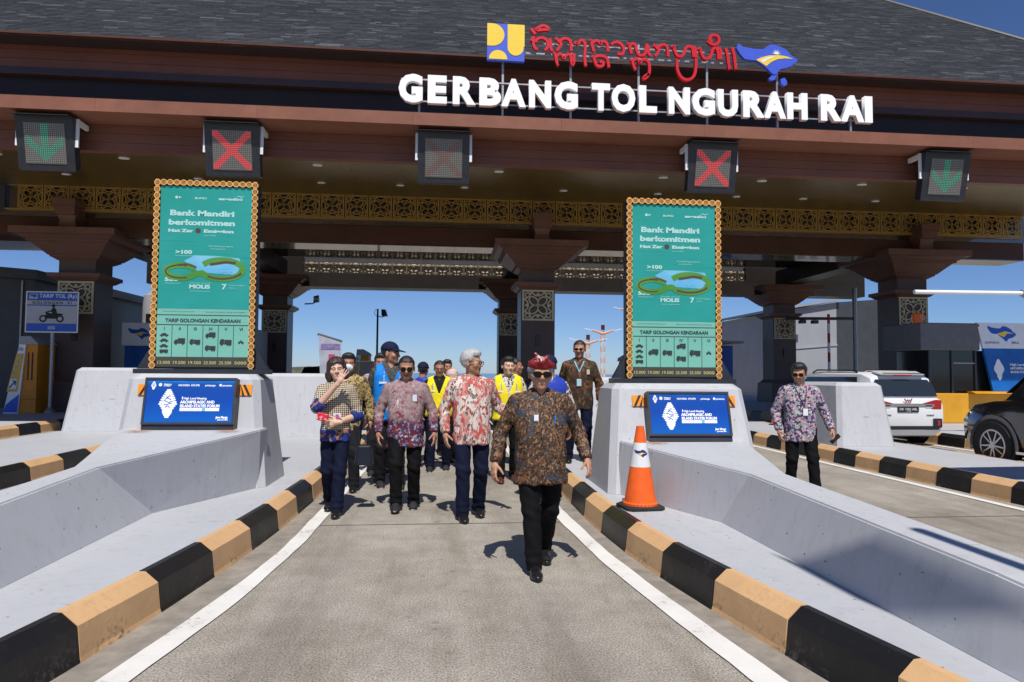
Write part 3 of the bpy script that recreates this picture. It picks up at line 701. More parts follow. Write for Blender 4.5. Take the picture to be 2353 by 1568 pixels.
def lane_signal(x, kind, label):
    t = thing('lane_signal', label, 'traffic signal', (x, 14.14, 6.55), 0, 'lane signals along the canopy')
    tilt = bpy.data.objects.new('housing', None)
    q = MB(); w_ = .535
    q.box(-w_, w_, -.14, .06, -1.09, 0, .025)
    rot = (R(12), 0, 0)
    h = q.build('housing', M['black'], t, rot=rot)
    q = MB(); q.box(-.385, .385, -.152, -.141, -.955, -.165); sc_ = q.build('lens_panel', scr, h)
    me_, mt = kinds[kind]
    tag(obj('led_dots', me_, None, h, (0, -.158, -.56)), kind='stuff'); tag(obj('led_dots', offd[kind], None, h, (0, -.1565, -.56)), kind='stuff')
    q = MB(); q.hexa([(-w_-.01, -.30, -.03), (w_+.01, -.30, -.03), (w_+.01, .10, .002), (-w_-.01, .10, .002)], [(-w_-.01, -.30, -.015), (w_+.01, -.30, -.015), (w_+.01, .10, .03), (-w_-.01, .10, .03)])
    q.build('visor', M['black'], h)
    for s in (-1, 1):
        q = MB(); q.box(s*.56-.03, s*.56+.03, .02, .06, -.62, -.05); q.box(s*.56-.03, s*.56+.03, .06, .40, -.16, -.06); q.build('bracket', M['white'], t)
    return t
for x, k, lb in ((-7.93, 'a', 'green down-arrow lane signal at the far left of the canopy'), (-4.36, 'x', 'red cross lane signal above the left screen'), (-.10, 'o', 'unlit lane signal with faint cross over the middle lane'), (5.70, 'x', 'red cross lane signal above the right screen'), (11.1, 'a', 'green down-arrow lane signal at the far right of the canopy')):
    lane_signal(x, k, lb)
# ---------------------------------------------------------------- LED tariff boards on the screen plinths
def screen_mat(name, c1, c2, lines=True, em=.12):
    s = NT(name, .45, .3)
    mp = s.n('Mapping'); mp.inputs['Scale'].default_value = (.25, 1, 26); s.l(s.coord(), mp.inputs[0])
    a = s.noise(2.2, 4, .8, mp.outputs[0]); g = s.noise(1.4, 2)
    c = s.mix(s.ramp(g, [(.35, (0, 0, 0)), (.65, (1, 1, 1))]), c1, c2)
    d = s.ramp(a, [(.30, (.55, .6, .62)), (.42, (1, 1, 1)), (.62, (1, 1, 1)), (.75, (1.2, 1.2, 1.2))])
    c = s.mix(1, c, d, 'MULTIPLY'); s.color(c); s.emit(c, em); return s.m
TEAL = screen_mat('led_teal', (.016, .255, .215, 1), (.022, .28, .255, 1)); MINT = screen_mat('led_mint', (.17, .43, .345, 1), (.145, .395, .32, 1))
LTXT = dots_mat('led_pale_text', (.36, .60, .55, 1), .10); DTXT = dots_mat('led_dark_text', (.035, .042, .040, 1), 0)
DIGB = solid('led_dark_band', (.060, .058, .050, 1), .5, .3, var=.1); DIG = dots_mat('led_digit', (.40, .38, .14, 1), .25)
LGRN = screen_mat('led_green_art', (.06, .22, .03, 1), (.10, .28, .05, 1)); LBRN = screen_mat('led_brown_art', (.10, .05, .04, 1), (.07, .045, .035, 1)); LSKY = screen_mat('led_sky_art', (.10, .36, .60, 1), (.25, .55, .60, 1))
def ringpiece():
    m = MB(); r = .0295
    m.ribbon(arc(0, 0, r, 0, 360, 12)[:-1], .0115, 0, .02, True)
    for k in range(5):
        t = R(90+72*k); m.ribbon([(.006*math.cos(t), .006*math.sin(t)), (.017*math.cos(t), .017*math.sin(t))], .0075, .001, .018)
    m.box(-.040, -.024, .002, .018, -.019, .019); m.box(.024, .040, .002, .018, -.019, .019)
    me = m.mesh('frame_ornament'); me.materials.append(M['frameorange']); return me
RING = ringpiece()
def shape(name, P, x, z, y, s, mat, par):
    q = MB()
    for k, poly in enumerate(P): q.plate([(x+a*s, z+b_*s) for a, b_ in poly], y-.0004*k, .002)
    return q.build(name, mat, par)
CIR = lambda cx, cz, r, n=9: [(cx+r*math.cos(2*math.pi*k/n), cz+r*math.sin(2*math.pi*k/n)) for k in range(n)]
CAR = [[(-1, -.25), (1, -.25), (1, .05), (.62, .1), (.35, .42), (-.4, .42), (-.65, .1), (-1, 0)], CIR(-.55, -.27, .22), CIR(.55, -.27, .22)]
BUS = [[(-1, -.3), (1, -.3), (1, .45), (-.95, .45)], CIR(-.6, -.32, .2), CIR(.6, -.32, .2)]
VAN = [[(-.3, -.4), (1, -.4), (1, .6), (-.3, .6)], [(-1, -.4), (-.33, -.4), (-.33, .35), (-.7, .35), (-1, 0)], CIR(-.65, -.42, .2), CIR(.6, -.42, .2)]
TRK = [[(-.2, -.3), (1, -.3), (1, .35), (-.2, .35)], [(-1, -.4), (-.25, -.4), (-.25, .45), (-.8, .45), (-1, .05)], [(-.3, -.42), (1, -.42), (1, -.32), (-.3, -.32)], CIR(-.65, -.45, .2), CIR(.35, -.45, .2), CIR(.75, -.45, .2)]
BIKE = [CIR(-.6, -.35, .32, 12), CIR(.6, -.35, .32, 12), [(-.6, -.3), (.3, -.3), (.75, .15), (.2, .2), (-.35, .1), (-.65, .3), (-.75, .2)], [(-.1, .15), (.25, .15), (.2, .5), (-.05, .7), (-.2, .45)]]
def led_board(cx, y, z0, w_, h, label):
    t = thing('tariff_board', label, 'display board', (cx, y, z0), 0, 'tariff boards on the screen plinths')
    fr = .062
    q = MB(); q.box(-w_/2, w_/2, .035, .16, .0, h-.02); q.build('cabinet', M['black'], t)
    q = MB(); q.box(-w_/2-.16, w_/2+.16, -.02, .22, -.055, -.002); q.hexa([(-w_/2-.15, .05, 0), (-w_/2-.01, .05, 0), (-w_/2-.01, .15, 0), (-w_/2-.15, .15, 0)], [(-w_/2-.03, .07, .22), (-w_/2-.01, .07, .22), (-w_/2-.01, .13, .22), (-w_/2-.03, .13, .22)])
    q.hexa([(w_/2+.01, .05, 0), (w_/2+.15, .05, 0), (w_/2+.15, .15, 0), (w_/2+.01, .15, 0)], [(w_/2+.01, .07, .22), (w_/2+.03, .07, .22), (w_/2+.03, .13, .22), (w_/2+.01, .13, .22)]); q.build('base_frame', M['black'], t)
    iw = w_/2-fr-.004; ys = .02; Z = lambda f_: h*(1-f_)
    q = MB(); q.box(-iw, iw, ys, .034, Z(.683), Z(.032)); q.build('screen', TEAL, t)
    q = MB(); q.box(-iw, iw, ys, .034, Z(.937), Z(.684)); q.build('tariff_table', MINT, t)
    q = MB(); q.box(-iw, iw, ys, .034, Z(.99), Z(.9375)); q.build('price_strip', DIGB, t)
    # ornate frame, ring by ring
    n = int(round((h)/.0745)); 
    for i in range(n):
        z = h*(i+.5)/n
        for s in (-1, 1): obj('frame_ornament', RING, None, t, (s*(w_/2-fr/2), 0, z), (0, R(90), 0))
    nx = int(round((w_-2*fr)/.0745))
    for i in range(nx): obj('frame_ornament', RING, None, t, (-w_/2+fr+(w_-2*fr)*(i+.5)/nx, 0, h-fr/2))
    q = MB()
    for s in (-1, 1): q.box(s*(w_/2-fr/2)-.031, s*(w_/2-fr/2)+.031, .0205, .034, 0, h-.03)
    q.box(-w_/2+fr, w_/2-fr, .0205, .034, h-fr, h-.03); q.build('frame_back', M['textdark'], t)
    y1 = ys-.003; k = w_/1.14
    def T(s, fx, fz, hh, mat, wd=None, off=0, al='LEFT'): return txt('lettering', s, -w_/2+fx*w_, Z(fz), y1, hh*k, mat, t, wd*w_ if wd else None, al, 0, off)
    T('Bank Mandiri', .15, .188, .062, LTXT, .62, .004); T('berkomitmen', .14, .238, .062, LTXT, .64, .004)
    T('Net Zer', .14, .277, .036, LTXT, .24, .003); T('Emission', .48, .277, .036, LTXT, .29, .003)
    shape('leaf_dot', [CIR(0, 0, 1)], -w_/2+.425*w_, Z(.267), y1, .030, LBRN, t)
    T('tahun 2060', .48, .295, .012, LTXT, .12)
    shape('logo_mark', [CIR(-1, 0, .5), [(-.3, -.3), (.2, -.3), (.2, .3), (-.3, .3)], [(.3, -.08), (.8, -.08), (.8, .05), (.3, .05)]], -w_/2+.24*w_, Z(.092), y1, .034, LTXT, t)
    T('BUMN', .385, .099, .022, LTXT, .11, .001); T('mandiri', .62, .10, .026, LTXT, .23, .003)
    shape('logo_wave', [[(-1, -.1), (-.4, .15), (.2, -.05), (1, .35), (.2, .1), (-.4, .28)]], -w_/2+.83*w_, Z(.083), y1, .06, LTXT, t)
    T('>100', .215, .392, .042, LTXT, .16, .003); T('Kendaraan listrik', .215, .405, .012, LTXT, .2); T('Mendukung program', .53, .352, .016, LTXT, .24); T('energi bersih', .55, .366, .014, LTXT, .14)
    T('556', .12, .538, .04, LTXT, .13, .003); T('Charging unit', .12, .552, .012, LTXT, .15)
    T('Mobil listrik', .36, .549, .012, LTXT, .2); T('MOLIS', .355, .575, .044, LTXT, .2, .003); T('untuk operasional', .365, .591, .012, LTXT, .19)
    T('7', .67, .577, .06, LTXT, .045, .003); T('Stasiun Pengisian', .74, .558, .013, LTXT, .15); T('Umum', .74, .572, .013, LTXT, .06)
    # the loop-shaped picture
    yy = ys-.0025; X = lambda f_: -w_/2+f_*w_
    L1 = [(X(.27)+.145*w_*math.cos(a), Z(.487)+.034*h*math.sin(a)) for a in np.linspace(.35, 2*math.pi-.35, 22)]
    L2 = [(X(.665)+.205*w_*math.cos(a), Z(.472)+.050*h*math.sin(a)) for a in np.linspace(-math.pi+.42, math.pi-.5, 26)]
    q = MB(); q.plate([(X(.30), Z(.43)), (X(.40), Z(.40)), (X(.60), Z(.40)), (X(.83), Z(.41)), (X(.86), Z(.45)), (X(.80), Z(.50)), (X(.45), Z(.49))][::-1], yy+.0006, .001); q.build('picture_sky', LSKY, t)
    q = MB(); q.ribbon(L1+L2, .066*k, yy-.0006, .001); q.build('picture_loop', LGRN, t)
    q = MB(); q.ribbon(L1[3:-3], .016*k, yy-.0016, .001); q.ribbon(L2[2:12], .022*k, yy-.0016, .001); q.ribbon([(X(.55), Z(.447)), (X(.70), Z(.433)), (X(.80), Z(.437))], .028*k, yy-.0018, .001); q.ribbon([(X(.24), Z(.452)), (X(.33), Z(.447)), (X(.42), Z(.463))], .018*k, yy-.0018, .001); q.build('picture_earth', LBRN, t)
    shape('picture_car', CAR, X(.70), Z(.478), yy-.002, .075*k, LSKY, t)
    # table
    T('Keterangan tarif berlaku sesuai keputusan menteri', .11, .700, .010, DTXT, .3); T('Informasi dan layanan hubungi pusat layanan', .52, .702, .010, DTXT, .38)
    q = MB()
    for f_ in (.7165, .768): q.box(-iw, iw, y1, y1+.002, Z(f_)-.0035, Z(f_)+.0035)
    for i in range(1, 6): q.box(-iw+2*iw*i/6-.003, -iw+2*iw*i/6+.003, y1+.0005, y1+.002, Z(.937), Z(.768))
    q.build('table_line', DTXT, t)
    txt('lettering', 'TARIF GOLONGAN KENDARAAN', 0, Z(.754), y1, .040*k, DTXT, t, .76*w_*.95, 'CENTER', 0, .002)
    for i, (rn_, pr) in enumerate(zip(('I', 'II', 'III', 'IV', 'V', 'VI'), ('13.000', '19.500', '19.500', '25.500', '25.500', '5000'))):
        xc = -iw+2*iw*(i+.5)/6
        txt('lettering', rn_, xc, Z(.797), y1, .036*k, DTXT, t, None, 'CENTER', 0, .001)
        txt('lettering', pr, xc, Z(.975), y1, .036*k, DIG, t, .135*k, 'CENTER', 0, .0005)
        if i == 0:
            for j, P in enumerate((CAR, CAR, CAR, BUS)): shape('vehicle_icon', P, xc, Z(.822+.029*j), y1, .046*k, DTXT, t)
        elif i == 3:
            shape('vehicle_icon', VAN, xc, Z(.822), y1, .055*k, DTXT, t); shape('vehicle_icon', TRK, xc, Z(.888), y1, .058*k, DTXT, t)
        else: shape('vehicle_icon', [None, VAN, TRK, None, TRK, BIKE][i], xc, Z(.856), y1, (.055, .06, .058, 0, .066, .034)[i]*k, DTXT, t)
    return t
led_board(-2.765, 8.06, 1.525, 1.145, 2.165, 'tall teal tariff screen in an orange ring frame, left of the walking people')
led_board(2.605, 7.60, 1.455, 1.115, 2.075, 'tall teal tariff screen in an orange ring frame, right of the walking people')

# ---------------------------------------------------------------- forum posters on the plinths
def poster_mat():
    s = NT('blue_poster_print', .3, .45)
    mp = s.n('Mapping'); mp.inputs['Scale'].default_value = (2, 1, 16); s.l(s.coord(), mp.inputs[0])
    z = s.n('SeparateXYZ'); s.l(s.coord(), z.inputs[0])
    c = s.ramp(s.math('ADD', s.math('MULTIPLY', z.outputs[2], 1.9), .0), [(0, (.004, .10, .42)), (.45, (.004, .055, .33)), (.78, (.006, .06, .30)), (.93, (.02, .22, .62))])
    wv = s.ramp(s.noise(2, 5, .7, mp.outputs[0]), [(.45, (1, 1, 1)), (.7, (1.5, 1.7, 1.6))])
    hi = s.ramp(s.math('MULTIPLY', z.outputs[2], 1.9), [(.62, (0, 0, 0)), (.85, (1, 1, 1))])
    s.color(s.mix(hi, c, s.mix(1, c, wv, 'MULTIPLY'))); return s.m
PM = poster_mat(); PW = solid('poster_white_print', (.80, .82, .86, 1), .4, .4, var=0); PL = solid('poster_light_blue', (.12, .45, .85, 1), .4, .4, var=0); PP = solid('poster_pink_print', (.62, .50, .60, 1), .4, .4, var=0)
FRM = solid('dark_steel_frame', (.055, .052, .055, 1), .4, .5, .3, var=.2)
STRIPE = None
def emblem(name, par, cx, cz, y, s, mat):
    """ornate kayon-like leaf: rows of curls widening, then narrowing to a point"""
    m = MB(); k = 0
    rows = [(.46, .03), (.40, .07), (.34, .11), (.27, .155), (.20, .20), (.13, .235), (.05, .275), (-.02, .30), (-.09, .24), (-.16, .19), (-.22, .14), (-.28, .135), (-.34, .115), (-.40, .07), (-.46, .03)]
    m.plate([(cx+x*s*.70, cz+z*s*.95) for z, x in rows][::-1]+[(cx-x*s*.70, cz+z*s*.95) for z, x in rows], y+.0009, .001)
    for z, x in rows:
        for sg in (-1, 1):
            k += 1; m.plate([(cx+sg*x*s*.85+(.062*math.cos(t)*.8-sg*.022*math.sin(t))*s, cz+z*s+(.030*math.sin(t)+sg*.018*math.cos(t))*s) for t in np.linspace(0, 2*math.pi, 9)[:-1]], y+.0006-.00002*k, .001)
            if x > .14: m.plate([(cx+sg*x*s*.42+.030*s*math.cos(t), cz+z*s+.022*s*math.sin(t)) for t in np.linspace(0, 2*math.pi, 8)[:-1]], y+.0003-.00002*k, .001)
    o_ = m.build(name, mat, par)
    q = MB()      # wave cuts in the middle of the leaf
    for j, (zz, ln) in enumerate(((.24, .07), (.16, .11), (.07, .15), (-.02, .13), (-.11, .08))): q.ribbon([(cx+u*ln*s, cz+(zz+.03*math.sin(u*3+j*2))*s) for u in np.linspace(-1, 1, 7)], .022*s, y-.0012, .0005)
    q.build('wave_cut', PM, o_); return o_
def poster(cx, y, z0, tilt, w_, hy, label):
    t = thing('poster_board', label, 'poster board', (cx, y, z0), 0, 'forum posters on the plinths'); t.rotation_euler = (tilt, 0, 0)
    h = .505*w_/.95
    q = MB(); q.box(-w_/2, w_/2, 0, .10, .0, h+.055); q.build('stand_box', M['darksteel'], t)
    q = MB(); f_ = .022; z1 = .055
    q.box(-w_/2, w_/2, -.02, -.001, z1, z1+f_); q.box(-w_/2, w_/2, -.02, -.001, z1+h-f_, z1+h)
    for s in (-1, 1): q.box(s*(w_/2)-(f_ if s > 0 else 0), s*(w_/2)+(0 if s > 0 else f_), -.0195, -.0015, z1+f_, z1+h-f_)
    q.build('frame', FRM, t)
    iw = w_/2-f_; ih = h-2*f_
    p = MB(); p.box(-iw, iw, 0, .004, 0, ih); p = p.build('print', PM, t, (0, -.008, z1+f_))
    yy = -.0025; X = lambda f_: -iw+2*iw*f_; Z = lambda f_: ih*(1-f_)
    def T(s, fx, fz, hh, wd, mat=PW, off=.001): txt('lettering', s, X(fx), Z(fz), yy, hh*w_/.95, mat, p, 2*iw*wd, 'LEFT', 0, off)
    T('1', .395, .46, .030, .012); T('st', .410, .425, .012, .014, off=0); T('High Level Meeting', .43, .462, .024, .26)
    T('ARCHIPELAGIC AND', .395, .555, .030, .395, off=.0022); T('ISLAND STATES FORUM', .395, .645, .030, .45, off=.0022)
    q = MB(); q.box(X(.395), X(.65), yy, yy+.002, Z(.735), Z(.66)); q.box(X(.685), X(.845), yy, yy+.002, Z(.735), Z(.66)); q.build('banner_strip', PW, p)
    q = MB(); q.box(X(.65), X(.685), yy, yy+.002, Z(.735), Z(.66)); q.build('banner_patch', PL, p)
    txt('lettering', 'INDONESIA 2023', X(.405), Z(.72), yy-.001, .022, PP, p, 2*iw*.235, 'LEFT', 0, 0)
    T('Jasa Marga', .815, .905, .024, .14, off=.002); T('Jalantol Bali', .835, .95, .012, .12)
    emblem('emblem', p, X(.255), Z(.56), yy-.0005, ih*.68, PW); emblem('small_emblem', p, X(.075), Z(.14), yy-.0005, ih*.2, PW)
    T('Ministry', .19, .12, .012, .09); T('of Affairs', .19, .155, .012, .08)
    shape('logo_mark', [CIR(0, 0, 1, 10)], X(.15), Z(.12), yy, .018, PW, p)
    for fx, wd, s in ((.355, .13, 'INDONESIA'), (.50, .10, 'KPUPR'), (.66, .12, 'perhubungan'), (.86, .11, 'pertamina')): T(s, fx, .15, .020, wd, off=.0008)
    shape('logo_mark', [CIR(0, 0, 1, 10)], X(.838), Z(.125), yy, .014, PW, p)
    for s in (-1, 1):     # striped hazard plates beside the board
        hp = thing('hazard_plate', ('left' if s < 0 else 'right')+' orange and black striped plate beside the '+('left' if cx < 0 else 'right')+' poster', 'hazard plate', (0, 0, 0), 0, 'striped hazard plates')
        hp.location = (cx+s*(w_/2+.065), hy, z0+.36); hp.rotation_euler = (tilt, 0, 0)
        q = MB(); q.box(-.062, .062, -.004, .004, 0, .12); q.build('plate', M['orange'], hp)
        for k in range(2):
            a = -.05+.062*k; q = MB(); P = [(a, .0), (a+.028, .0), (a+.088, .12), (a+.06, .12)]
            P = [(min(.062, max(-.062, x*(-s) if s > 0 else x)), z) for x, z in P]
            if s > 0: P = P[::-1]
            q.plate(P, -.0065, .002); q.build('stripe', M['textdark'], hp)
    return t
poster(-2.735, 7.605, .875, R(-10.5), .95, 7.803, 'blue forum poster in a dark frame on the left plinth')
poster(2.60, 7.06, .795, R(-14), .905, 7.275, 'blue forum poster in a dark frame on the right plinth')
# ---------------------------------------------------------------- traffic cones
CO = solid('cone_orange', (.80, .115, .012, 1), .42, .45, var=.12, vs=9); CW = solid('cone_sleeve_white', (.66, .67, .66, 1), .5, .4, var=.1, vs=8)
NAVY = solid('navy_print', (.012, .022, .16, 1), .5, .4, var=0)
BALI = [((x-2060)/215, -(y-345)/215) for x, y in isl]
def wrapped(name, poly, par, cz, s, rf, mat, lift=.002):
    """print a flat outline onto the cone: fan from its centre, bent round the cone"""
    P = [(x*s, z*s) for x, z in poly]; P2 = []
    for a, b_ in zip(P, P[1:]+P[:1]): P2 += [a, ((a[0]+b_[0])/2, (a[1]+b_[1])/2)]
    def on(x, z):
        r = rf(cz+z)+lift; t = x/r-.25; return (r*math.sin(t), -r*math.cos(t), cz+z)
    import bmesh
    bm = bmesh.new(); vs_ = [bm.verts.new((x, 0, z)) for x, z in P2]; bm.faces.new(vs_)
    bmesh.ops.triangulate(bm, faces=bm.faces[:])
    for _ in range(1): bmesh.ops.subdivide_edges(bm, edges=bm.edges[:], cuts=2, use_grid_fill=True)
    for v_ in bm.verts: v_.co = on(v_.co.x, v_.co.z)
    me = bpy.data.meshes.new(name); bm.to_mesh(me); bm.free(); return obj(name, me, mat, par)
def cone(x, y, z, h, label, detail=True):
    t = thing('traffic_cone', label, 'traffic cone', (x, y, z), R(6), 'traffic cones')
    k = h/.75; m = MB(); a = .185*k
    ring = lambda s, c, zz: [(s-c, -s, zz), (s, -s+c, zz), (s, s-c, zz), (s-c, s, zz), (-s+c, s, zz), (-s, s-c, zz), (-s, -s+c, zz), (-s+c, -s, zz)]
    v = ring(a, .05*k, 0)+ring(a, .05*k, .022*k)+ring(a-.015*k, .06*k, .034*k); f = [tuple(range(7, -1, -1)), tuple(range(16, 24))]
    for q in range(2):
        for i in range(8): j = (i+1) % 8; f.append((8*q+i, 8*q+j, 8*q+8+j, 8*q+8+i))
    m.add(v, f); m.build('base', M['rubber'], t)
    rf = lambda zz: (.150-(.150-.035)*(zz/k-.034)/(.715))*k
    m = MB(); m.lathe([(.162*k, .034*k), (.160*k, .05*k), (rf(.06*k), .062*k), (rf(.75*k), .75*k), (rf(.75*k)-.008, .752*k), (rf(.7*k)-.01, .70*k)], n=32); shade(m.build('body', CO, t), 40)
    m = MB(); m.lathe([(rf(.38*k)+.002, .38*k), (rf(.60*k)+.002, .60*k)], n=32); shade(m.build('reflective_sleeve', CW, t), 40)
    if detail:
        wrapped('island_print', BALI, t, .505*k, .068, rf, NAVY, .004)
        wrapped('band_print', [(-.45, -.05), (.1, .12), (.75, .02), (.25, -.02), (-.05, -.25)], t, .505*k, .068, rf, M['yellow'], .0055)
        m = MB()
        for i in range(30):
            an = 2*math.pi*i/30; r = .163*k; m.lathe([(.005, 0), (.005, .004)], (0, 0, 0), 6); n_ = 12
            for q in range(len(m.v)-12, len(m.v)):
                x_, y_, z_ = m.v[q]; m.v[q] = (r*math.cos(an)+x_*math.sin(an), r*math.sin(an)-x_*math.cos(an), .048*k+y_)
        m.build('rim_slot', M['textdark'], t)
    return t
cone(1.83, 6.33, KH+.002, .76, 'orange traffic cone with white printed sleeve standing beside the right ramp')
cone(8.30, 16.6, KH+.002, .55, 'orange and white traffic cone behind the man in the colourful shirt', False)
cone(4.6, 18.5, 0.002, .70, 'small orange cone partly hidden behind the right plinth', False)

# ---------------------------------------------------------------- tariff signs on posts
MOTO = [CIR(-.78, -.42, .36, 14), CIR(.78, -.42, .36, 14), [(-.80, -.36), (-.35, -.42), (.5, -.42), (.80, -.2), (1.1, .05), (.5, .12), (.1, .05), (-.35, .18), (-.62, .22), (-.5, .02)], [(.05, .05), (.5, .08), (.42, .45), (.25, .70), (.05, .62), (-.05, .42), (-.55, .25), (-.55, .17), (.0, .27)], CIR(.14, .84, .16, 10)]
HOLE = [CIR(-.78, -.42, .20, 12), CIR(.78, -.42, .20, 12)]
def tariff_sign(x, y, label, full=True):
    t = thing('tariff_sign', label, 'road sign', (x, y, KH+.002), 0, 'blue tariff signs')
    m = MB(); m.tube([(0, .05, 0), (0, .05, 3.45)], .052, 10); m.lathe([(.16, 0), (.16, .02), (.06, .16)], (0, .05, 0), 12); m.build('post', M['steel'], t)
    w_, h, zb = 1.46, 1.21, 2.34; z1 = zb+h
    m = MB(); m.box(-w_/2, w_/2, -.02, 0, zb, z1, .006); m.build('border', M['white'], t)
    m = MB(); m.box(-w_/2+.035, w_/2-.035, -.026, -.019, zb+.035, z1-.035); m.build('panel', M['signblue'], t)
    SW = solid('sign_white_face', (.42, .44, .48, 1), .5, .4, var=.06)
    m = MB(); m.box(-w_/2+.035, w_/2-.035, -.030, -.027, z1-.39, z1-.27); m.build('class_strip', SW, t)
    m = MB(); m.box(-w_/2+.035, w_/2-.035, -.030, -.027, zb+.27, z1-.425); m.build('picture_field', SW, t)
    txt('lettering', 'TARIF TOL (Rp)', -.36, z1-.185, -.031, .115, M['white'], t, 1.04, 'LEFT', 0, .002)
    txt('lettering', 'GOLONGAN  VI', 0, z1-.372, -.034, .08, M['textdark'], t, 1.08, 'CENTER', 0, .003, sp=1.3)
    txt('lettering', '5000', 0, zb+.10, -.031, .10, M['white'], t, .2, 'CENTER')
    m = MB(); m.box(-.64, -.40, -.030, -.027, z1-.225, z1-.075); m.build('logo_patch', SW, t)
    shape('island_logo', [BALI], -.52, z1-.14, -.033, .11, M['signblue'], t)
    shape('motorcycle_icon', MOTO, 0, zb+.535, -.034, .30, M['textdark'], t); shape('wheel_hole', HOLE, 0, zb+.535, -.038, .30, SW, t)
    return t
tariff_sign(-11.5, 21.15, 'blue and white tariff sign with a motorcycle, on a post beside the orange machine')
tariff_sign(-7.35, 21.3, 'blue tariff sign mostly hidden behind the left screen')

# ---------------------------------------------------------------- self-service toll machines
GY = solid('machine_yellow_panel', (.66, .42, .06, 1), .5, .4, var=.08)
def machine(x, y, rz_, label, z=KH+.002, s=1):
    t = thing('toll_machine', label, 'toll machine', (x, y, z), rz_, 'orange toll machines'); t.scale = (s, s, s)
    m = MB(); m.hexa([(-.28, -.15, 0), (.50, -.15, 0), (.50, .75, 0), (-.28, .75, 0)], [(.08, -.15, 1.98), (.50, -.15, 1.98), (.50, .75, 1.98), (.08, .75, 1.98)]); m.build('cabinet', M['orangebox'], t)
    m = MB(); m.hexa([(-.30, -.17, 1.985), (.0, -.17, 1.985), (.54, .78, 1.985), (-.1, .78, 1.985)], [(.05, -.15, 2.20), (.1, -.15, 2.20), (.54, .78, 2.06), (.0, .78, 2.06)])
    m = MB(); m.hexa([(.02, -.18, 1.985), (.54, -.18, 1.985), (.54, .8, 1.985), (.02, .8, 1.985)], [(.04, -.16, 2.22), (.30, -.16, 2.22), (.46, .78, 2.10), (.04, .78, 2.10)]); m.build('hood', M['grey'], t)
    m = MB(); m.hexa([(-.34, -.20, .0), (.05, -.20, .0), (.05, -.151, .0), (-.34, -.151, .0)], [(.02, -.20, 1.98), (.20, -.20, 1.98), (.20, -.151, 1.98), (.02, -.151, 1.98)]); fp = m.build('front_panel', M['white'], t)
    m = MB(); m.plate([(-.27, .62), (.02, .62), (.165, 1.72), (-.035, 1.72)], -.205, .004); m.build('yellow_field', GY, fp)
    m = MB(); m.plate([(-.335, .03), (.04, .03), (.075, .55), (-.10, .40), (-.27, .25)], -.205, .004); m.build('blue_field', M['signblue'], fp)
    m = MB(); m.plate([(-.22, .70), (-.02, .70), (.0, .98), (-.17, .98)], -.209, .003); m.build('arrow_patch', M['white'], fp)
    m = MB(); m.ribbon([(-.19, .73), (-.04, .92)], .035, -.213, .003); m.ribbon([(-.12, .93), (-.03, .93), (-.045, .80)], .035, -.2135, .003); m.build('arrow', NAVY, fp)
    txt('lettering', 'GTO', .06, 1.80, -.206, .09, NAVY, fp, .16, 'CENTER', 0, .003)
    for i, zz in enumerate((1.15, 1.32, 1.48, 1.64)):
        q = MB(); xx = -.10+.062*i; q.box(xx-.035, xx+.035, -.210, -.206, zz-.045, zz+.045); q.build('key_pad', M['grey'], fp)
    m = MB()
    for xx in (.26, .37): m.box(xx-.018, xx+.018, -.156, -.1495, .95, 1.75)
    m.build('vent_slot', M['textdark'], t)
    m = MB(); m.box(-.24, .495, -.1535, -.1495, .40, .41); m.build('door_seam', M['textdark'], t)
    return t
machine(-12.25, 21.1, 0, 'orange and white toll machine standing by the motorcycle tariff sign')
machine(-3.35, 26.0, R(0), 'orange and white toll machine far behind the woman shielding her face', KH+.002, .95)
machine(5.0+.9, 22.5, R(0), 'toll machine with a white side panel seen behind the right screen', 0.002, .98)
# dark red and black ticket cabinet between the far columns, behind the walking group
t = thing('ticket_cabinet', 'black and dark red cabinet standing behind the masked man', 'cabinet', (-1.72, 15.2, KH+.002)); MR = solid('maroon_paint', (.085, .008, .012, 1), .5, .4)
m = MB(); m.box(-.14, .12, -.15, .3, 0, 1.5, .02); m.build('body', M['black'], t); m = MB(); m.box(.121, .17, -.14, .3, .02, 1.49, .008); m.build('side_panel', MR, t)
t = thing('banner_stand', 'leaning white banner behind the woman shielding her face', 'banner', (-2.42, 14.6, KH+.002), R(8))
BW = solid('banner_print', (.36, .37, .42, 1), .6, .3, var=.2, vs=5)
m = MB(); m.hexa([(-.13, -.02, 0), (.28, -.02, 0), (.28, .01, 0), (-.13, .01, 0)], [(-.24, -.02, 2.02), (.22, -.02, 1.88), (.22, .01, 1.88), (-.24, .01, 2.02)]); m.build('cloth', BW, t)
m = MB(); m.box(-.03, .10, -.028, -.021, 1.42, 1.62); m.build('red_print', solid('banner_red', (.45, .05, .12, 1), .6), t)
m = MB(); m.tube([(-.26, 0, 2.04), (.24, 0, 1.89)], .025, 8); m.build('top_bar', M['black'], t)
m = MB(); m.box(-.19, .20, -.028, -.0215, 1.72, 1.84); m.build('purple_print', solid('banner_purple', (.20, .15, .30, 1), .6, var=.4, vs=20), t)

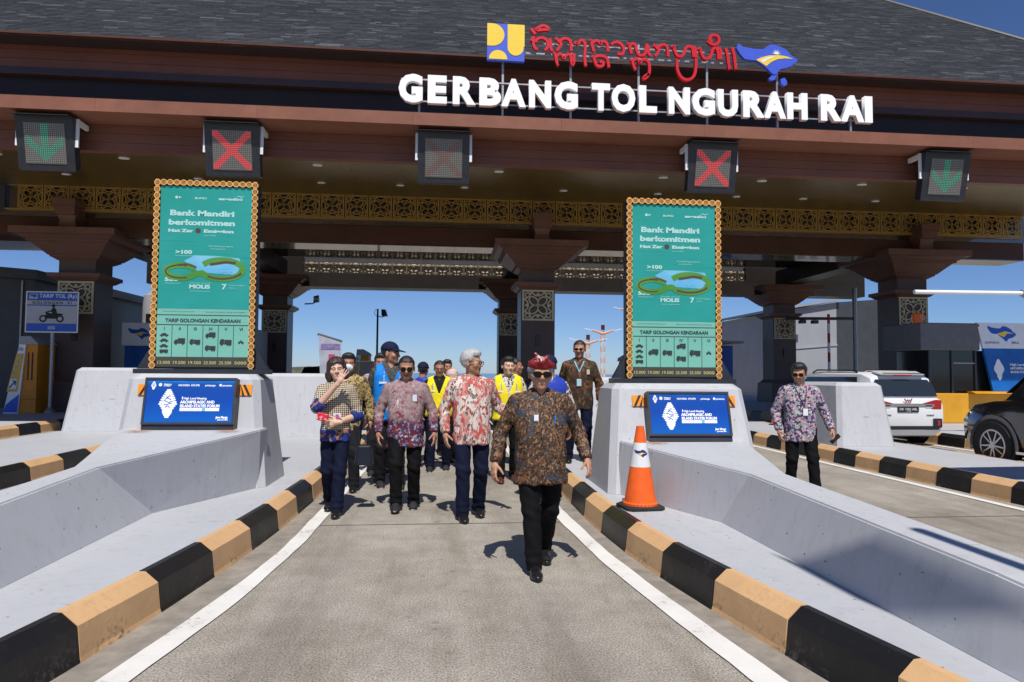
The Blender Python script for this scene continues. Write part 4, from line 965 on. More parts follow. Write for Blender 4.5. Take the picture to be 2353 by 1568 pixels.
# ---------------------------------------------------------------- booths
def poster_panel(par, x0, x1, zb, zm, zt, y, lean):
    pass
t = thing('toll_booth', 'yellow based toll booth with dark glass and a white and blue front panel', 'toll booth', (13.9, 17.0, KH+.002)); t.location = (13.0, 16.9, KH+.002)
m = MB(); m.box(0, 5, .25, 2.4, 0, .80, .02); m.build('base', M['boothyellow'], t)
m = MB(); m.hexa([(1.0, -.02, .801), (5, -.02, .801), (5, .3, .801), (1.0, .3, .801)], [(1.0, .15, .86), (5, .15, .86), (5, .3, .86), (1.0, .3, .86)]); m.build('ledge', M['boothyellow'], t)
m = MB(); m.box(.05, 4.95, .40, 1.8, .803, 1.96); m.build('glazing', M['glass'], t)
for xx in (-.02, .62, 1.3): 
    m = MB(); m.box(xx, xx+.05, .36, .41, .803, 1.96); m.build('mullion', M['dgrey'], t)
m = MB(); m.box(.68, 1.3, .365, .395, 1.60, 1.63); m.build('mullion', M['grey'], t)
m = MB(); m.box(-.30, 1.40, .3, 1.9, 1.962, 2.70, .02); m.build('roof_band', solid('booth_grey_band', (.13, .132, .14, 1), .5, .3), t)
# leaning front panel: white top with emblem, blue forum print below
m = MB(); m.hexa([(1.64, .15, .87), (5, .15, .87), (5, .22, .87), (1.64, .22, .87)], [(1.46, .25, 2.02), (5, .25, 2.02), (5, .32, 2.02), (1.46, .32, 2.02)])
fpb = m.build('blue_panel', solid('booth_blue_print', (.006, .11, .40, 1), .35, .45, var=.25, vs=1.2), t)
m = MB(); m.hexa([(1.46, .25, 2.025), (5, .25, 2.025), (5, .32, 2.025), (1.46, .32, 2.025)], [(1.34, .31, 2.72), (5, .31, 2.72), (5, .38, 2.72), (1.34, .38, 2.72)]); wp = m.build('white_panel', M['white'], t)
def on_panel(par, P, x, s, z, lean0, mat, nm, lift=.006):
    q = MB(); q.v = []; pl = [(x+a*s, z+b_*s) for a, b_ in P]; yy = lambda zz: .15+(zz-.87)*.087-lift
    n_ = len(pl); q.add([(a, yy(b_), b_) for a, b_ in pl], [tuple(range(n_))]); return q.build(nm, mat, par)
on_panel(wp, BALI[::-1], 2.05, .42, 2.42, 0, M['signblue'], 'island_emblem'); on_panel(wp, [(-.4, .0), (.1, -.22), (.35, .03), (.85, .02), (.2, .18)], 2.05, .42, 2.42, 0, M['yellow'], 'road_band', .010)
txt('lettering', 'JASAMARGA', 1.52, 2.15, .247, .06, NAVY, wp, .42, 'LEFT', rot=(R(90-5), 0, 0)); txt('lettering', 'BALI', 2.3, 2.15, .247, .07, NAVY, wp, .2, 'LEFT', rot=(R(90-5), 0, 0))
LEAF = [(x*.82, z) for z, x in [(.46, .03), (.40, .09), (.27, .16), (.13, .26), (0, .30), (-.09, .24), (-.22, .14), (-.34, .13), (-.46, .03)]]
on_panel(fpb, LEAF[::-1]+[(-x, z) for x, z in LEAF], 1.86, .62, 1.45, 0, M['white'], 'emblem')
for i, (s_, zz) in enumerate((('High Level Meeting', 1.56), ('ARCHIPELAGIC AND', 1.46), ('ISLAND STATES FORUM', 1.36))):
    txt('lettering', s_, 2.18, zz, .15+(zz-.87)*.087-.012, .06, M['white'], fpb, .8, 'LEFT', 0, .003, rot=(R(90-5), 0, 0))
m = MB(); m.lathe([(.14, 0), (.14, .12), (.15, .125), (.15, .30), (.10, .36)], (.42, 1.4, 2.70), 14); m.build('beacon', solid('amber_beacon', (.55, .11, .01, 1), .3, .5, emit=.15, var=0), t)
def far_booth(x, y, rz_, label, w_=2.4):
    t = thing('toll_booth', label, 'toll booth', (x, y, KH+.002), rz_)
    m = MB(); m.box(0, w_, 0, 3, 0, 1.0, .02); m.build('base', M['signblue'], t)
    m = MB(); m.box(.05, w_-.05, .1, 2.9, 1.002, 2.1); m.build('glazing', M['glass'], t)
    m = MB(); m.box(-.05, w_+.05, -.1, 3.1, 2.102, 2.9, .02); b_ = m.build('roof_band', M['white'], t)
    shape('island_emblem', [BALI], w_*.22, 2.52, -.108, .38, M['signblue'], t); shape('road_band', [[(-.4, .0), (.1, -.22), (.35, .03), (.85, .02), (.2, .18)]], w_*.22, 2.52, -.114, .38, M['yellow'], t)
    m = MB(); m.plate([(.02, 1.0), (w_*.55, 1.0), (w_*.5, 2.1), (.02, 2.1)], -.03, .02); m.build('front_print', solid('far_booth_print', (.01, .09, .34, 1), .4, .4, var=.3, vs=2), t)
    return t
far_booth(-11.0, 24.6, 0, 'white and blue toll booth between the left column and the left screen')
t = thing('toll_booth', 'pale booth with blue base and slanted top seen right of the left screen', 'toll booth', (-9.6, 27.0, KH+.002))
m = MB(); m.hexa([(-.5, 0, 0), (2.0, 0, 0), (2.0, 3, 0), (-.5, 3, 0)], [(-.5, 0, 1.35), (2.0, 0, 1.35), (2.0, 3, 1.35), (-.5, 3, 1.35)]); m.build('base', M['signblue'], t)
m = MB(); m.hexa([(-.5, -.02, 1.352), (2.0, -.02, 1.352), (2.0, 3, 1.352), (-.5, 3, 1.352)], [(-.5, -.02, 3.35), (2.0, -.02, 2.95), (2.0, 3, 2.95), (-.5, 3, 3.35)]); m.build('upper_wall', M['grey'], t)
m = MB(); m.box(.9, 1.75, -.045, -.021, 0.1, 1.9); m.build('door', solid('booth_door_grey', (.18, .2, .25, 1), .4, .5), t)
m = MB(); m.box(-.2, .25, -.06, -.021, .2, 1.6); m.build('red_panel', solid('booth_red_panel', (.40, .03, .015, 1), .5), t)
# ---------------------------------------------------------------- buildings around
t = thing('office_building', 'dark clad building with a flat roof at the far left', 'building', (-22, 27, 0)); t.location = (-24, 26, 0)
m = MB(); m.hexa([(0, 0, 0), (9.2, 0, 0), (9.2, 10, 0), (0, 10, 0)], [(0, 0, 5.15), (9.2, 0, 4.75), (9.2, 10, 4.75), (0, 10, 5.15)]); m.build('wall', M['dgrey'], t)
m = MB(); m.hexa([(-.2, -.4, 5.16), (9.5, -.4, 4.72), (9.5, 10, 4.72), (-.2, 10, 5.16)], [(-.2, -.4, 5.75), (9.5, -.4, 5.05), (9.5, 10, 5.05), (-.2, 10, 5.75)]); m.build('roof', M['dgrey'], t)
for xx in (6.2, 7.5, 8.8): m = MB(); m.box(xx, xx+.06, -.05, -.001, .2, 4.7); m.build('mullion', M['steel'], t)
t = thing('service_building', 'white two-storey building with a sloping roof behind the right columns', 'building', (21, 40, 0))
WB = solid('white_render', (.30, .31, .34, 1), .7, .3, var=.08, vs=.8)
m = MB(); m.hexa([(-.6, 0, 0), (3.0, 0, 0), (3.0, 9, 0), (-.6, 9, 0)], [(-.6, 0, 5.45), (3.0, 0, 6.05), (3.0, 9, 6.05), (-.6, 9, 5.45)]); m.build('wall', WB, t)
m = MB(); m.hexa([(3.001, 0, 0), (9, 1, 0), (9, 9, 0), (3.001, 9, 0)], [(3.001, 0, 6.05), (9, 1, 6.6), (9, 9, 6.6), (3.001, 9, 6.05)]); m.build('side_wall', M['dgrey'], t)
m = MB(); m.hexa([(-.9, -.3, 5.46), (3.2, -.3, 6.14), (3.2, 9, 6.14), (-.9, 9, 5.46)], [(-.9, -.3, 5.62), (3.2, -.3, 6.30), (3.2, 9, 6.30), (-.9, 9, 5.62)]); m.build('roof', WB, t)
m = MB(); m.hexa([(-.6, -.06, 3.05), (3.0, -.06, 3.35), (3.0, -.001, 3.35), (-.6, -.001, 3.05)], [(-.6, -.06, 3.15), (3.0, -.06, 3.45), (3.0, -.001, 3.45), (-.6, -.001, 3.15)]); m.build('string_course', M['grey'], t)
m = MB(); m.box(-.3, .5, -.3, -.001, 4.0, 4.1); m.build('canopy_slab', M['grey'], t)
t = thing('low_house', 'low dark roofed house far behind the right screen', 'building', (15.8, 52, 0))
m = MB(); m.box(0, 4.5, 0, 5, 0, 2.4); m.build('wall', M['grey'], t); m = MB(); m.hexa([(-.5, -.5, 2.4), (5, -.5, 2.4), (5, 5.5, 2.4), (-.5, 5.5, 2.4)], [(2, 2, 4.0), (3, 2, 4.0), (3, 3, 4.0), (2, 3, 4.0)]); m.build('roof', M['dgrey'], t)
t = thing('blue_kiosk', 'small blue kiosk with a flat white canopy left of the rear right column', 'kiosk', (14.0, 36, 0))
m = MB(); m.box(0, 1.6, 0, 2, 0, 3.1); m.build('wall', M['signblue'], t); m = MB(); m.box(-1.1, 2, -.5, 2.5, 3.2, 3.35); m.build('canopy', M['grey'], t)
# ---------------------------------------------------------------- poles, barriers, lamps
t = thing('camera_gantry', 'white horizontal pole reaching over the lane from the right edge', 'pole', (12.4, 13.0, KH+.002)); t.location = (0, 0, 0)
m = MB(); m.tube([(9.48, 13, 3.22), (12.4, 13, 3.24)], .045, 10); m.build('arm', M['white'], t)
m = MB(); m.tube([(12.4, 13, KH), (12.4, 13, 3.6)], .09, 10); m.build('post', M['steel'], t)
m = MB(); m.tube([(11.85, 13, 3.24), (12.4, 13, 3.24)], .075, 10); m.tube([(11.9, 13, 3.2), (12.35, 13, 2.8)], .05, 8); m.build('bracket', M['grey'], t)
RW = [solid('barrier_red', (.42, .015, .015, 1), .5), M['white']]
def barrier(x, y, z0, z1, label):
    t = thing('barrier_arm', label, 'barrier', (x, y, KH+.002), 0, 'raised barrier arms')
    m = MB(); m.box(-.2, .2, -.2, .2, 0, 1.1, .03); m.build('motor_box', RW[0], t)
    n = 7
    for i in range(n):
        a = 1.0+(z1-1.0)*i/n; b_ = 1.0+(z1-1.0)*(i+1)/n; m = MB(); m.box(.14, .24, -.28, -.21, a, b_-.002); m.build('arm_segment', RW[i % 2], t)
barrier(17.4, 30.2, 0, 4.1, 'raised red and white barrier arm in front of the white building')
t = thing('sensor_mast', 'grey steel mast with a long horizontal arm beside the right column', 'mast', (18.95, 29.8, KH+.002)); t.location = (0, 0, 0)
m = MB(); m.tube([(18.9, 30, KH), (18.9, 30, 5.6)], .11, 8); m.build('post', M['steel'], t); m = MB(); m.tube([(15.5, 30, 4.12), (18.9, 30, 4.16)], .07, 8); m.build('arm', M['darksteel'], t)
for xx in (16.2, 16.8): m = MB(); m.box(xx, xx+.25, 29.85, 30.1, 3.9, 4.05); m.build('sensor', M['black'], t)
def flood(x, y, h, label, side=1, post=True, z0=KH+.002):
    t = thing('flood_lamp', label, 'lamp', (x, y, z0), 0, 'black flood lamps')
    if post: m = MB(); m.tube([(0, 0, 0), (0, 0, h)], [.06, .045], 8); m.build('post', M['darksteel'], t)
    m = MB(); m.tube([(0, 0, h-.35), (side*.2, 0, h-.40), (side*.42, 0, h-.32)], .022, 6); m.build('arm', M['darksteel'], t)
    m = MB(); m.tube([(0, 0, h-.02), (-side*.10, 0, h-.02), (-side*.16, 0, h-.14), (-side*.14, 0, h-.28), (0, 0, h-.38)], .012, 5); m.build('cable', M['darksteel'], t)
    m = MB(); m.hexa([(side*.30-.1, -.14, h-.34), (side*.30+.16, -.14, h-.34), (side*.30+.2, .1, h-.36), (side*.30-.06, .1, h-.36)], [(side*.30-.12, -.1, h-.02), (side*.30+.06, -.1, h-.02), (side*.30+.1, .08, h-.05), (side*.30-.08, .08, h-.05)]); m.build('head', M['black'], t)
    return t
flood(-3.38, 34, 4.62, 'black flood lamp on a slim pole seen against the sky', z0=.002)
flood(13.9, 33.5, 4.1, 'black flood lamp pole left of the rear right column', side=-1)
def arm_flood(x, y, z, label, s=1):
    t = thing('flood_lamp', label, 'lamp', (x, y, z), 0, 'black flood lamps')
    m = MB(); m.tube([(-.35, 0, 0), (0, 0, .02), (s*.12, 0, .10)], .03, 6); m.build('arm', M['darksteel'], t)
    m = MB(); m.hexa([(.05, -.12, .06), (.28, -.12, .10), (.28, .12, .10), (.05, .12, .06)], [(.05, -.1, .34), (.26, -.1, .40), (.26, .1, .40), (.05, .1, .34)]); m.build('head', M['black'], t)
arm_flood(-6.0+.0, 31.3, 4.55, 'black flood lamp on a bracket at the rear left column')
arm_flood(-8.95, 27.2, 3.95, 'black flood lamp between the left column and the left screen')
# rounded tower behind the left column
t = thing('round_tower', 'grey rounded kiosk top between the left column and the sky gap', 'building', (-13.2, 33.5, 0)); m = MB(); m.lathe([(.95, 0), (.95, 4.6), (.9, 5.0), (.6, 5.2)], n=20); shade(m.build('wall', M['grey'], t), 40); m = MB(); m.box(-.45, .3, -1.0, -.8, 2.7, 4.1); m.build('window', M['glass'], t)
# tall orange and white apron lamps far away
OW = solid('mast_orange_hazed', (.66, .36, .24, 1), .6, .3, var=.1); WH = solid('mast_white_hazed', (.62, .60, .58, 1), .6, .3)  # paled colours: the haze of distance is put into the paint
def apron_mast(x, y, zt, label):
    t = thing('lamp_mast', label, 'lamp mast', (x, y, 0), 0, 'orange and white lamp masts beyond the gate')
    n = 11
    for i in range(n):
        a, b_ = zt*i/n, zt*(i+1)/n; m = MB()
        for sx in (-.16, .16): m.tube([(sx, 0, a), (sx, 0, b_)], .06, 6)
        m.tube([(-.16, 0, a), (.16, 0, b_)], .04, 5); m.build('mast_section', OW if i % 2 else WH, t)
    m = MB(); m.box(-.14, .14, -.14, .14, zt, zt+.45); m.build('beacon', MR, t)
    for s in (-1, 1):
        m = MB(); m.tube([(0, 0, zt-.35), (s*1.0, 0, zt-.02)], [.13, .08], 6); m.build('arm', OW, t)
        m = MB(); m.hexa([(s*1.0-.1, -.12, zt-.06), (s*1.0+.1, -.12, zt-.06), (s*1.0+.1, .12, zt-.06), (s*1.0-.1, .12, zt-.06)], [(s*1.7-.14, -.12, zt+.12), (s*1.7+.14, -.12, zt+.12), (s*1.7+.14, .12, zt+.12), (s*1.7-.14, .12, zt+.12)]); m.build('lamp_head', M['white'], t)
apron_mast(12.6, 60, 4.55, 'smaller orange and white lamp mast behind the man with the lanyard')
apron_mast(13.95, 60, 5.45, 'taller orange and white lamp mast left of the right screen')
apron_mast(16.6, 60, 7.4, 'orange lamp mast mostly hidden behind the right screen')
# hills and sea at the horizon
m = MB(); m.add([(-4000, 90, .05), (4000, 90, .05), (4000, 4000, .05), (-4000, 4000, .05)], [(0, 1, 2, 3)])
s = NT('sea_water', .18, .5); s.color((.07, .13, .20, 1)); s.bump(s.noise(.6, 4), .3, .2); tag(m.build('sea', s.m), kind='structure')
rn = random.Random(4); v = []; f = []; n = 90
for i in range(n+1):
    x = -190+i*1.6; h = max(0.2, 3.6*math.exp(-((x+70)/45)**2)+1.2*math.sin(x*.13)+rn.uniform(-.35, .35)+.8); v += [(x, 220, -.5), (x, 228, h*.8), (x, 262, h), (x, 300, -.5)]
for i in range(n):
    for k in range(3): f.append((4*i+k, 4*i+4+k, 4*i+5+k, 4*i+1+k))
s = NT('dry_hill', .9, .1); s.color(s.ramp(s.noise(.35, 6, .7), [(.35, (.05, .06, .045)), (.6, (.12, .12, .09)), (.75, (.24, .22, .18))])); tag(obj('hills', rawmesh('hills', v, f, True), s.m), kind='structure')
# ---------------------------------------------------------------- cars
PAINTW = NT('white_car_paint', .22, .6).color((.72, .73, .74, 1)); PAINTW.b.inputs['Coat Weight'].default_value = .6; PAINTW = PAINTW.m
PAINTB = NT('black_car_paint', .16, .6).color((.008, .008, .010, 1)); PAINTB.b.inputs['Coat Weight'].default_value = .8; PAINTB = PAINTB.m
LAMPR = NT('tail_lamp_red', .12, .6).color((.34, .008, .012, 1)).m; CHR = solid('chrome', (.6, .6, .6, 1), .12, .5, 1, var=0); TRIM = solid('black_trim', (.016, .016, .018, 1), .5, .4, var=.1)
SILV = solid('alloy_rim', (.42, .42, .43, 1), .25, .5, .9, var=.05); CGL = NT('car_glass', .04, .7).color((.02, .026, .03, 1)).m
LAMPC = solid('clear_lamp', (.55, .56, .58, 1), .1, .6, var=0)
def loft(sections, close=True):
    """sections: list of rings (same count), each a list of 3D points"""
    m = MB(); n = len(sections[0]); v = [p for s in sections for p in s]; f = []
    for i in range(len(sections)-1):
        for k in range(n): j = (k+1) % n; f.append((i*n+k, i*n+j, (i+1)*n+j, (i+1)*n+k))
    f += [tuple(range(n-1, -1, -1)), tuple(range((len(sections)-1)*n, len(sections)*n))]
    m.add(v, f); return m
def car(name, label, loc, rz_, L, W, H, paint, wheel_y, wr, belt=1.02):
    """nose at -L/2 ... local +y is the front; origin on the ground at the centre"""
    t = thing(name, label, 'car', loc, rz_)
    hw = W/2
    # lower body: rings along y, with rounded section
    def ring(y, w_, zb, zs, tuck):      # w_: half width at the belt, zs: belt height
        return [(-w_+.10, y, zb), (-w_+.02, y, zb+.10), (-w_, y, zb+.38), (-w_+.015, y, zs-.12), (-w_+tuck, y, zs), (w_-tuck, y, zs), (w_-.015, y, zs-.12), (w_, y, zb+.38), (w_-.02, y, zb+.10), (w_-.10, y, zb)]
    zb = .26
    S = [(-L/2, hw-.12, zb+.12, belt-.10, .10), (-L/2+.05, hw-.05, zb+.04, belt-.02, .07), (-L/2+.25, hw-.01, zb, belt+.02, .05), (-.9, hw, zb-.02, belt+.01, .05), (.6, hw, zb-.02, belt-.01, .05), (1.0, hw, zb-.02, belt-.03, .06), (L/2-.85, hw-.02, zb, belt-.06, .09), (L/2-.30, hw-.09, zb+.02, belt-.14, .14), (L/2-.06, hw-.20, zb+.08, belt-.26, .18), (L/2, hw-.32, zb+.2, belt-.36, .18)]
    m = loft([ring(*s) for s in S]); b_ = shade(m.build('body', paint, t), 40)
    # cabin
    def cab(y, w0, w1, z0, z1): return [(-w0, y, z0), (-w1, y, z1-.05), (-w1+.09, y, z1), (w1-.09, y, z1), (w1, y, z1-.05), (w0, y, z0)]
    C = [(-L/2+.10, hw-.10, hw-.22, belt-.02, belt+.10), (-L/2+.26, hw-.09, hw-.22, belt-.02, H-.10), (-L/2+.55, hw-.08, hw-.19, belt-.02, H-.01), (-.3, hw-.07, hw-.17, belt-.02, H), (.55, hw-.07, hw-.18, belt-.02, H-.04), (1.30, hw-.09, hw-.14, belt-.04, belt+.02)]
    m = loft([cab(*c) for c in C]); shade(m.build('cabin', paint, t), 40)
    # rear window, side windows, windscreen: set proud of the cabin
    def quad(nm, P, mat, lift=(0, 0, 0)):
        q = MB(); q.add([(x+lift[0], y+lift[1], z+lift[2]) for x, y, z in P], [tuple(range(len(P)))]); return q.build(nm, mat, t)
    y0 = -L/2
    quad('rear_window', [(-hw+.16, y0+.10, belt+.05), (hw-.16, y0+.10, belt+.05), (hw-.20, y0+.165, belt+.28), (hw-.30, y0+.225, H-.17), (-hw+.30, y0+.225, H-.17), (-hw+.20, y0+.165, belt+.28)], CGL, (0, -.022, 0))
    for s in (-1, 1):
        P = [(s*(hw-.085), -L/2+.50, belt+.05), (s*(hw-.085), .95, belt+.03), (s*(hw-.165), .42, H-.13), (s*(hw-.165), -L/2+.62, H-.12)]
        quad('side_window', P if s < 0 else P[::-1], CGL, (s*.012, 0, 0))
    quad('windscreen', [(hw-.14, 1.27, belt+.06), (-hw+.14, 1.27, belt+.06), (-hw+.27, .62, H-.08), (hw-.27, .62, H-.08)], CGL, (0, .02, .02))
    for sy in wheel_y:
        for s in (-1, 1):
            wo_ = bpy.data.objects.new('wheel', None)
            m = MB(); m.lathe([(wr*.62, -.11), (wr*.96, -.11), (wr, -.08), (wr, .08), (wr*.96, .11), (wr*.62, .11)], n=28, axis='x'); wh = shade(m.build('wheel', M['rubber'], t, (s*(hw-.085), sy, wr)), 40)
            m = MB(); m.lathe([(wr*.63, .02), (wr*.66, .10), (wr*.60, .105), (wr*.56, .06), (0.04, .05)], n=28, axis='x'); 
            m.v = [(x*s, y, z) for x, y, z in m.v]; m.build('rim', M['darksteel'], wh)
            m = MB()
            for k in range(10):
                a = 2*math.pi*k/10+(.08 if k % 2 else -.08); c, q_ = math.cos(a), math.sin(a)
                m.tube([(s*.098, .05*c, .05*q_), (s*.108, wr*.62*c, wr*.62*q_)], [.020, .015], 4)
            m.tube([(s*.06, 0, 0), (s*.115, 0, 0)], .055, 10); m.ribbon([(0, 0), (0, .001)], .001, 0, .001); m.build('spoke', SILV, wh)
            m = MB(); m.ribbon(arc(0, 0, wr*.635, 0, 360, 28)[:-1], wr*.07, 0, .012, True); m.v = [(s*(.114-y), x, z) for x, y, z in m.v]; m.build('rim_lip', SILV, wh)
            m = MB(); P = arc(sy, wr, wr+.045, -12, 192, 16)
            q = MB(); v = []
            for (yy, zz) in P: v += [(s*(hw-.02), yy, zz), (s*(hw+.012), yy, zz), (s*(hw+.012), sy+(yy-sy)*1.14, wr+(zz-wr)*1.14), (s*(hw-.02), sy+(yy-sy)*1.14, wr+(zz-wr)*1.14)]
            f = []
            for i in range(len(P)-1):
                for k in range(4): j = (k+1) % 4; f.append((4*i+k, 4*i+j, 4*i+4+j, 4*i+4+k))
            q.add(v, f); q.build('wheel_arch', TRIM if paint is PAINTW else paint, t)
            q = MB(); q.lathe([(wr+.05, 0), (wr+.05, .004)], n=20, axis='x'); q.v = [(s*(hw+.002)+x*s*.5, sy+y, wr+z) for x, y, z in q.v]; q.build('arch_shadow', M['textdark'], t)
    return t
# white SUV seen from behind
cw = car('parked_car', 'white SUV seen from behind, standing between the concrete block and the booth', (9.86, 16.1, 0), 0, 4.6, 1.80, 1.60, PAINTW, (-1.38, 1.36), .345)
y0 = -2.3
m = MB(); m.box(-.60, .60, y0-.012, y0+.10, .84, .915, .01); m.build('chrome_bar', CHR, cw)
for s in (-1, 1):
    m = MB(); P = [(s*.765, .80), (s*.77, .99), (s*.66, 1.0), (s*.34, .92), (s*.38, .87), (s*.58, .80)]
    if s > 0: P = P[::-1]
    m.plate(P, y0-.006, .10); m.build('tail_lamp', LAMPR, cw)
    m = MB(); m.plate([(s*.48-.08, .83), (s*.48+.08, .83), (s*.48+.08, .88), (s*.48-.08, .88)], y0-.012, .02); m.build('reverse_lamp', LAMPC, cw)
    m = MB(); m.box(s*.67-.10, s*.67+.10, y0-.02, y0+.06, .40, .60, .015); m.build('bumper_corner', TRIM, cw); m = MB(); m.box(s*.69-.03, s*.69+.03, y0-.028, y0, .45, .56); m.build('reflector', LAMPR, cw)
m = MB(); m.box(-.24, .24, y0-.022, y0, .735, .855, .004); pl = m.build('number_plate', M['textdark'], cw)
txt('lettering', 'DK 1902 ABL', 0, .775, y0-.024, .05, M['white'], pl, .40, 'CENTER'); txt('lettering', '07.28', 0, .745, y0-.024, .02, M['white'], pl, .09, 'CENTER')
m = MB(); m.ribbon([(-.085, 1.02), (-.045, .955), (-.02, 1.0), (0, .955), (.02, 1.0), (.045, .955), (.085, 1.02)], .018, y0-.03, .02); m.build('badge', LAMPR, cw)
txt('lettering', 'WULING', -.58, .655, y0-.01, .028, M['textdark'], cw, .2, 'LEFT', 0, .002); txt('lettering', 'ALMAZ', .42, .655, y0-.01, .028, M['textdark'], cw, .18, 'LEFT', 0, .002)
m = MB(); m.box(-.70, .70, y0-.015, y0+.12, .36, .44, .012); m.build('bumper_trim', TRIM, cw); m = MB(); m.hexa([(-.62, y0-.0, .24), (.62, y0-.0, .24), (.62, y0+.2, .20), (-.62, y0+.2, .20)], [(-.70, y0-.02, .355), (.70, y0-.02, .355), (.70, y0+.2, .355), (-.70, y0+.2, .355)]); m.build('skid_plate', M['grey'], cw)
m = MB(); m.hexa([(-.50, y0+.16, 1.515), (.50, y0+.16, 1.515), (.52, y0+.45, 1.58), (-.52, y0+.45, 1.58)], [(-.50, y0+.13, 1.54), (.50, y0+.13, 1.54), (.52, y0+.45, 1.615), (-.52, y0+.45, 1.615)]); sp_ = m.build('spoiler', PAINTW, cw); m = MB(); m.box(-.20, .20, y0+.122, y0+.14, 1.512, 1.538); m.build('brake_lamp', LAMPR, sp_)
m = MB(); m.tube([(.2, y0+.235, 1.06), (-.25, y0+.07, 1.10)], .008, 5); m.build('wiper', TRIM, cw)
for s in (-1, 1): m = MB(); m.tube([(s*.66, -1.6, 1.58), (s*.66, -1.4, 1.62), (s*.66, .1, 1.64), (s*.66, .3, 1.58)], .02, 6); m.build('roof_rail', CHR, cw)
# black SUV entering at the right edge
cb = car('parked_car', 'black SUV cut off by the right picture edge, silver alloy wheel showing', (9.80, 8.95, 0), 0, 4.7, 1.86, 1.88, PAINTB, (-1.4, 1.40), .39, 1.16)
for s in (-1, 1):
    m = MB(); m.hexa([(s*.66-.15, 1.98, .76), (s*.66+.15, 1.98, .76), (s*.60+.14, 2.24, .74), (s*.60-.14, 2.24, .74)], [(s*.68-.13, 1.92, .92), (s*.68+.13, 1.92, .92), (s*.62+.12, 2.14, .88), (s*.62-.12, 2.14, .88)]); m.build('headlight', LAMPC, cb)
    m = MB(); m.box(s*1.0-.10, s*1.0+.10, .42, .58, 1.17, 1.34, .03); m.build('mirror', PAINTB, cb)
    m = MB(); m.box(s*.935-.012, s*.935+.012, -1.0, .95, .30, .34); m.build('side_sill', CHR, cb)
# unseen plates on poles, added and shaped to shadow the right ramp and island
def shadow_caster(px, py, P, z, label):
    t = thing('shadow_caster_pole', label, 'solar panel', (px, py, KH+.002), 0, 'unseen shadow casters on poles')
    m = MB(); m.tube([(0, 0, 0), (0, 0, z-KH-.05)], .045, 8); m.build('post', M['steel'], t)
    m = MB(); m.hexa([(x-px, y-py, z-KH) for x, y in P], [(x-px, y-py, z-KH+.04) for x, y in P]); m.build('panel', M['darksteel'], t)
shadow_caster(2.72, .95, [(2.39, .74), (2.53, -.25), (2.535, .94), (2.37, 1.72)], 5.0, 'unseen plate on a pole, added to shade the right ramp')
shadow_caster(8.3, 5.6, [(7.0, 5.05), (8.85, 5.05), (8.85, 6.2), (6.97, 6.1)], 4.6, 'unseen plate on a pole, added to shade the island by the black car')
# ---------------------------------------------------------------- people: surfaces grown from distance fields
def smin(a, b, k):
    h = np.clip(.5+.5*(b-a)/k, 0, 1); return b*(1-h)+a*h-k*h*(1-h)
def smax(a, b, k): return -smin(-a, -b, k)
def cap(P, a, b, ra, rb=None):
    rb = ra if rb is None else rb; a = np.array(a, float); b = np.array(b, float); d = b-a
    t = np.clip(((P-a)@d)/max(d@d, 1e-9), 0, 1); return np.linalg.norm(P-a-t[..., None]*d, axis=-1)-(ra+(rb-ra)*t)
def ell(P, c, r):
    q = (P-np.array(c))/np.array(r); n = np.linalg.norm(q, axis=-1); return (n-1)*min(r)
def body_loft(P, st):
    """st rows: z, cx, cy, rx, ry (rising z); rounded-rectangle sections"""
    st = np.array(st); z = P[..., 2]; g = lambda i: np.interp(z, st[:, 0], st[:, i])
    rx, ry = g(3), g(4); x, y = np.abs(P[..., 0]-g(1))/rx, np.abs(P[..., 1]-g(2))/ry
    n = (x**2.4+y**2.4)**(1/2.4); d = (n-1)*np.minimum(rx, ry)
    return np.maximum(d, np.maximum(st[0, 0]-z, z-st[-1, 0]))
def nets(fn, lo, hi, h):
    """naive surface nets; returns verts, quads"""
    lo = np.array(lo, float); hi = np.array(hi, float); n = np.maximum(4, np.ceil((hi-lo)/h).astype(int)+1)
    ax = [lo[i]+h*np.arange(n[i]) for i in range(3)]
    G = np.stack(np.meshgrid(*ax, indexing='ij'), -1); V = fn(G)
    s = V < 0; c = np.zeros(n-1, int); acc = np.zeros(tuple(n-1)+(3,)); cnt = np.zeros(n-1)
    sl = lambda o: tuple(slice(o[i], n[i]-1+o[i]) for i in range(3))
    corners = [(i, j, k) for i in (0, 1) for j in (0, 1) for k in (0, 1)]
    for a in corners:
        for axis in range(3):
            if a[axis]: continue
            b = list(a); b[axis] = 1
            va, vb = V[sl(a)], V[sl(b)]; x = (va < 0) != (vb < 0)
            t = np.where(x, va/np.where(x, va-vb, 1), 0); p = np.zeros(tuple(n-1)+(3,))
            for q in range(3): p[..., q] = a[q]
            p[..., axis] = t; acc += p*x[..., None]; cnt += x
    act = cnt > 0; idx = -np.ones(n-1, int); idx[act] = np.arange(act.sum())
    cell = np.argwhere(act); verts = lo+(cell+acc[act]/cnt[act][:, None])*h
    F = []
    for axis in range(3):
        u, v = (axis+1) % 3, (axis+2) % 3
        A = [slice(1, n[i]-1) for i in range(3)]; A[axis] = slice(0, n[axis]-1)
        B = list(A); B[axis] = slice(1, n[axis])
        sa, sb = s[tuple(A)], s[tuple(B)]; E = np.argwhere(sa != sb); flip = sa[sa != sb]
        base = E.copy(); 
        for i in range(3): base[:, i] += A[i].start
        def at(du, dv):
            q = base.copy(); q[:, u] -= du; q[:, v] -= dv; return idx[q[:, 0], q[:, 1], q[:, 2]]
        Q = np.stack([at(1, 1), at(0, 1), at(0, 0), at(1, 0)], 1); Q[~flip] = Q[~flip][:, ::-1]; F.append(Q)
    F = np.concatenate(F); F = F[(F >= 0).all(1)]
    # one relaxation pass
    return verts, F
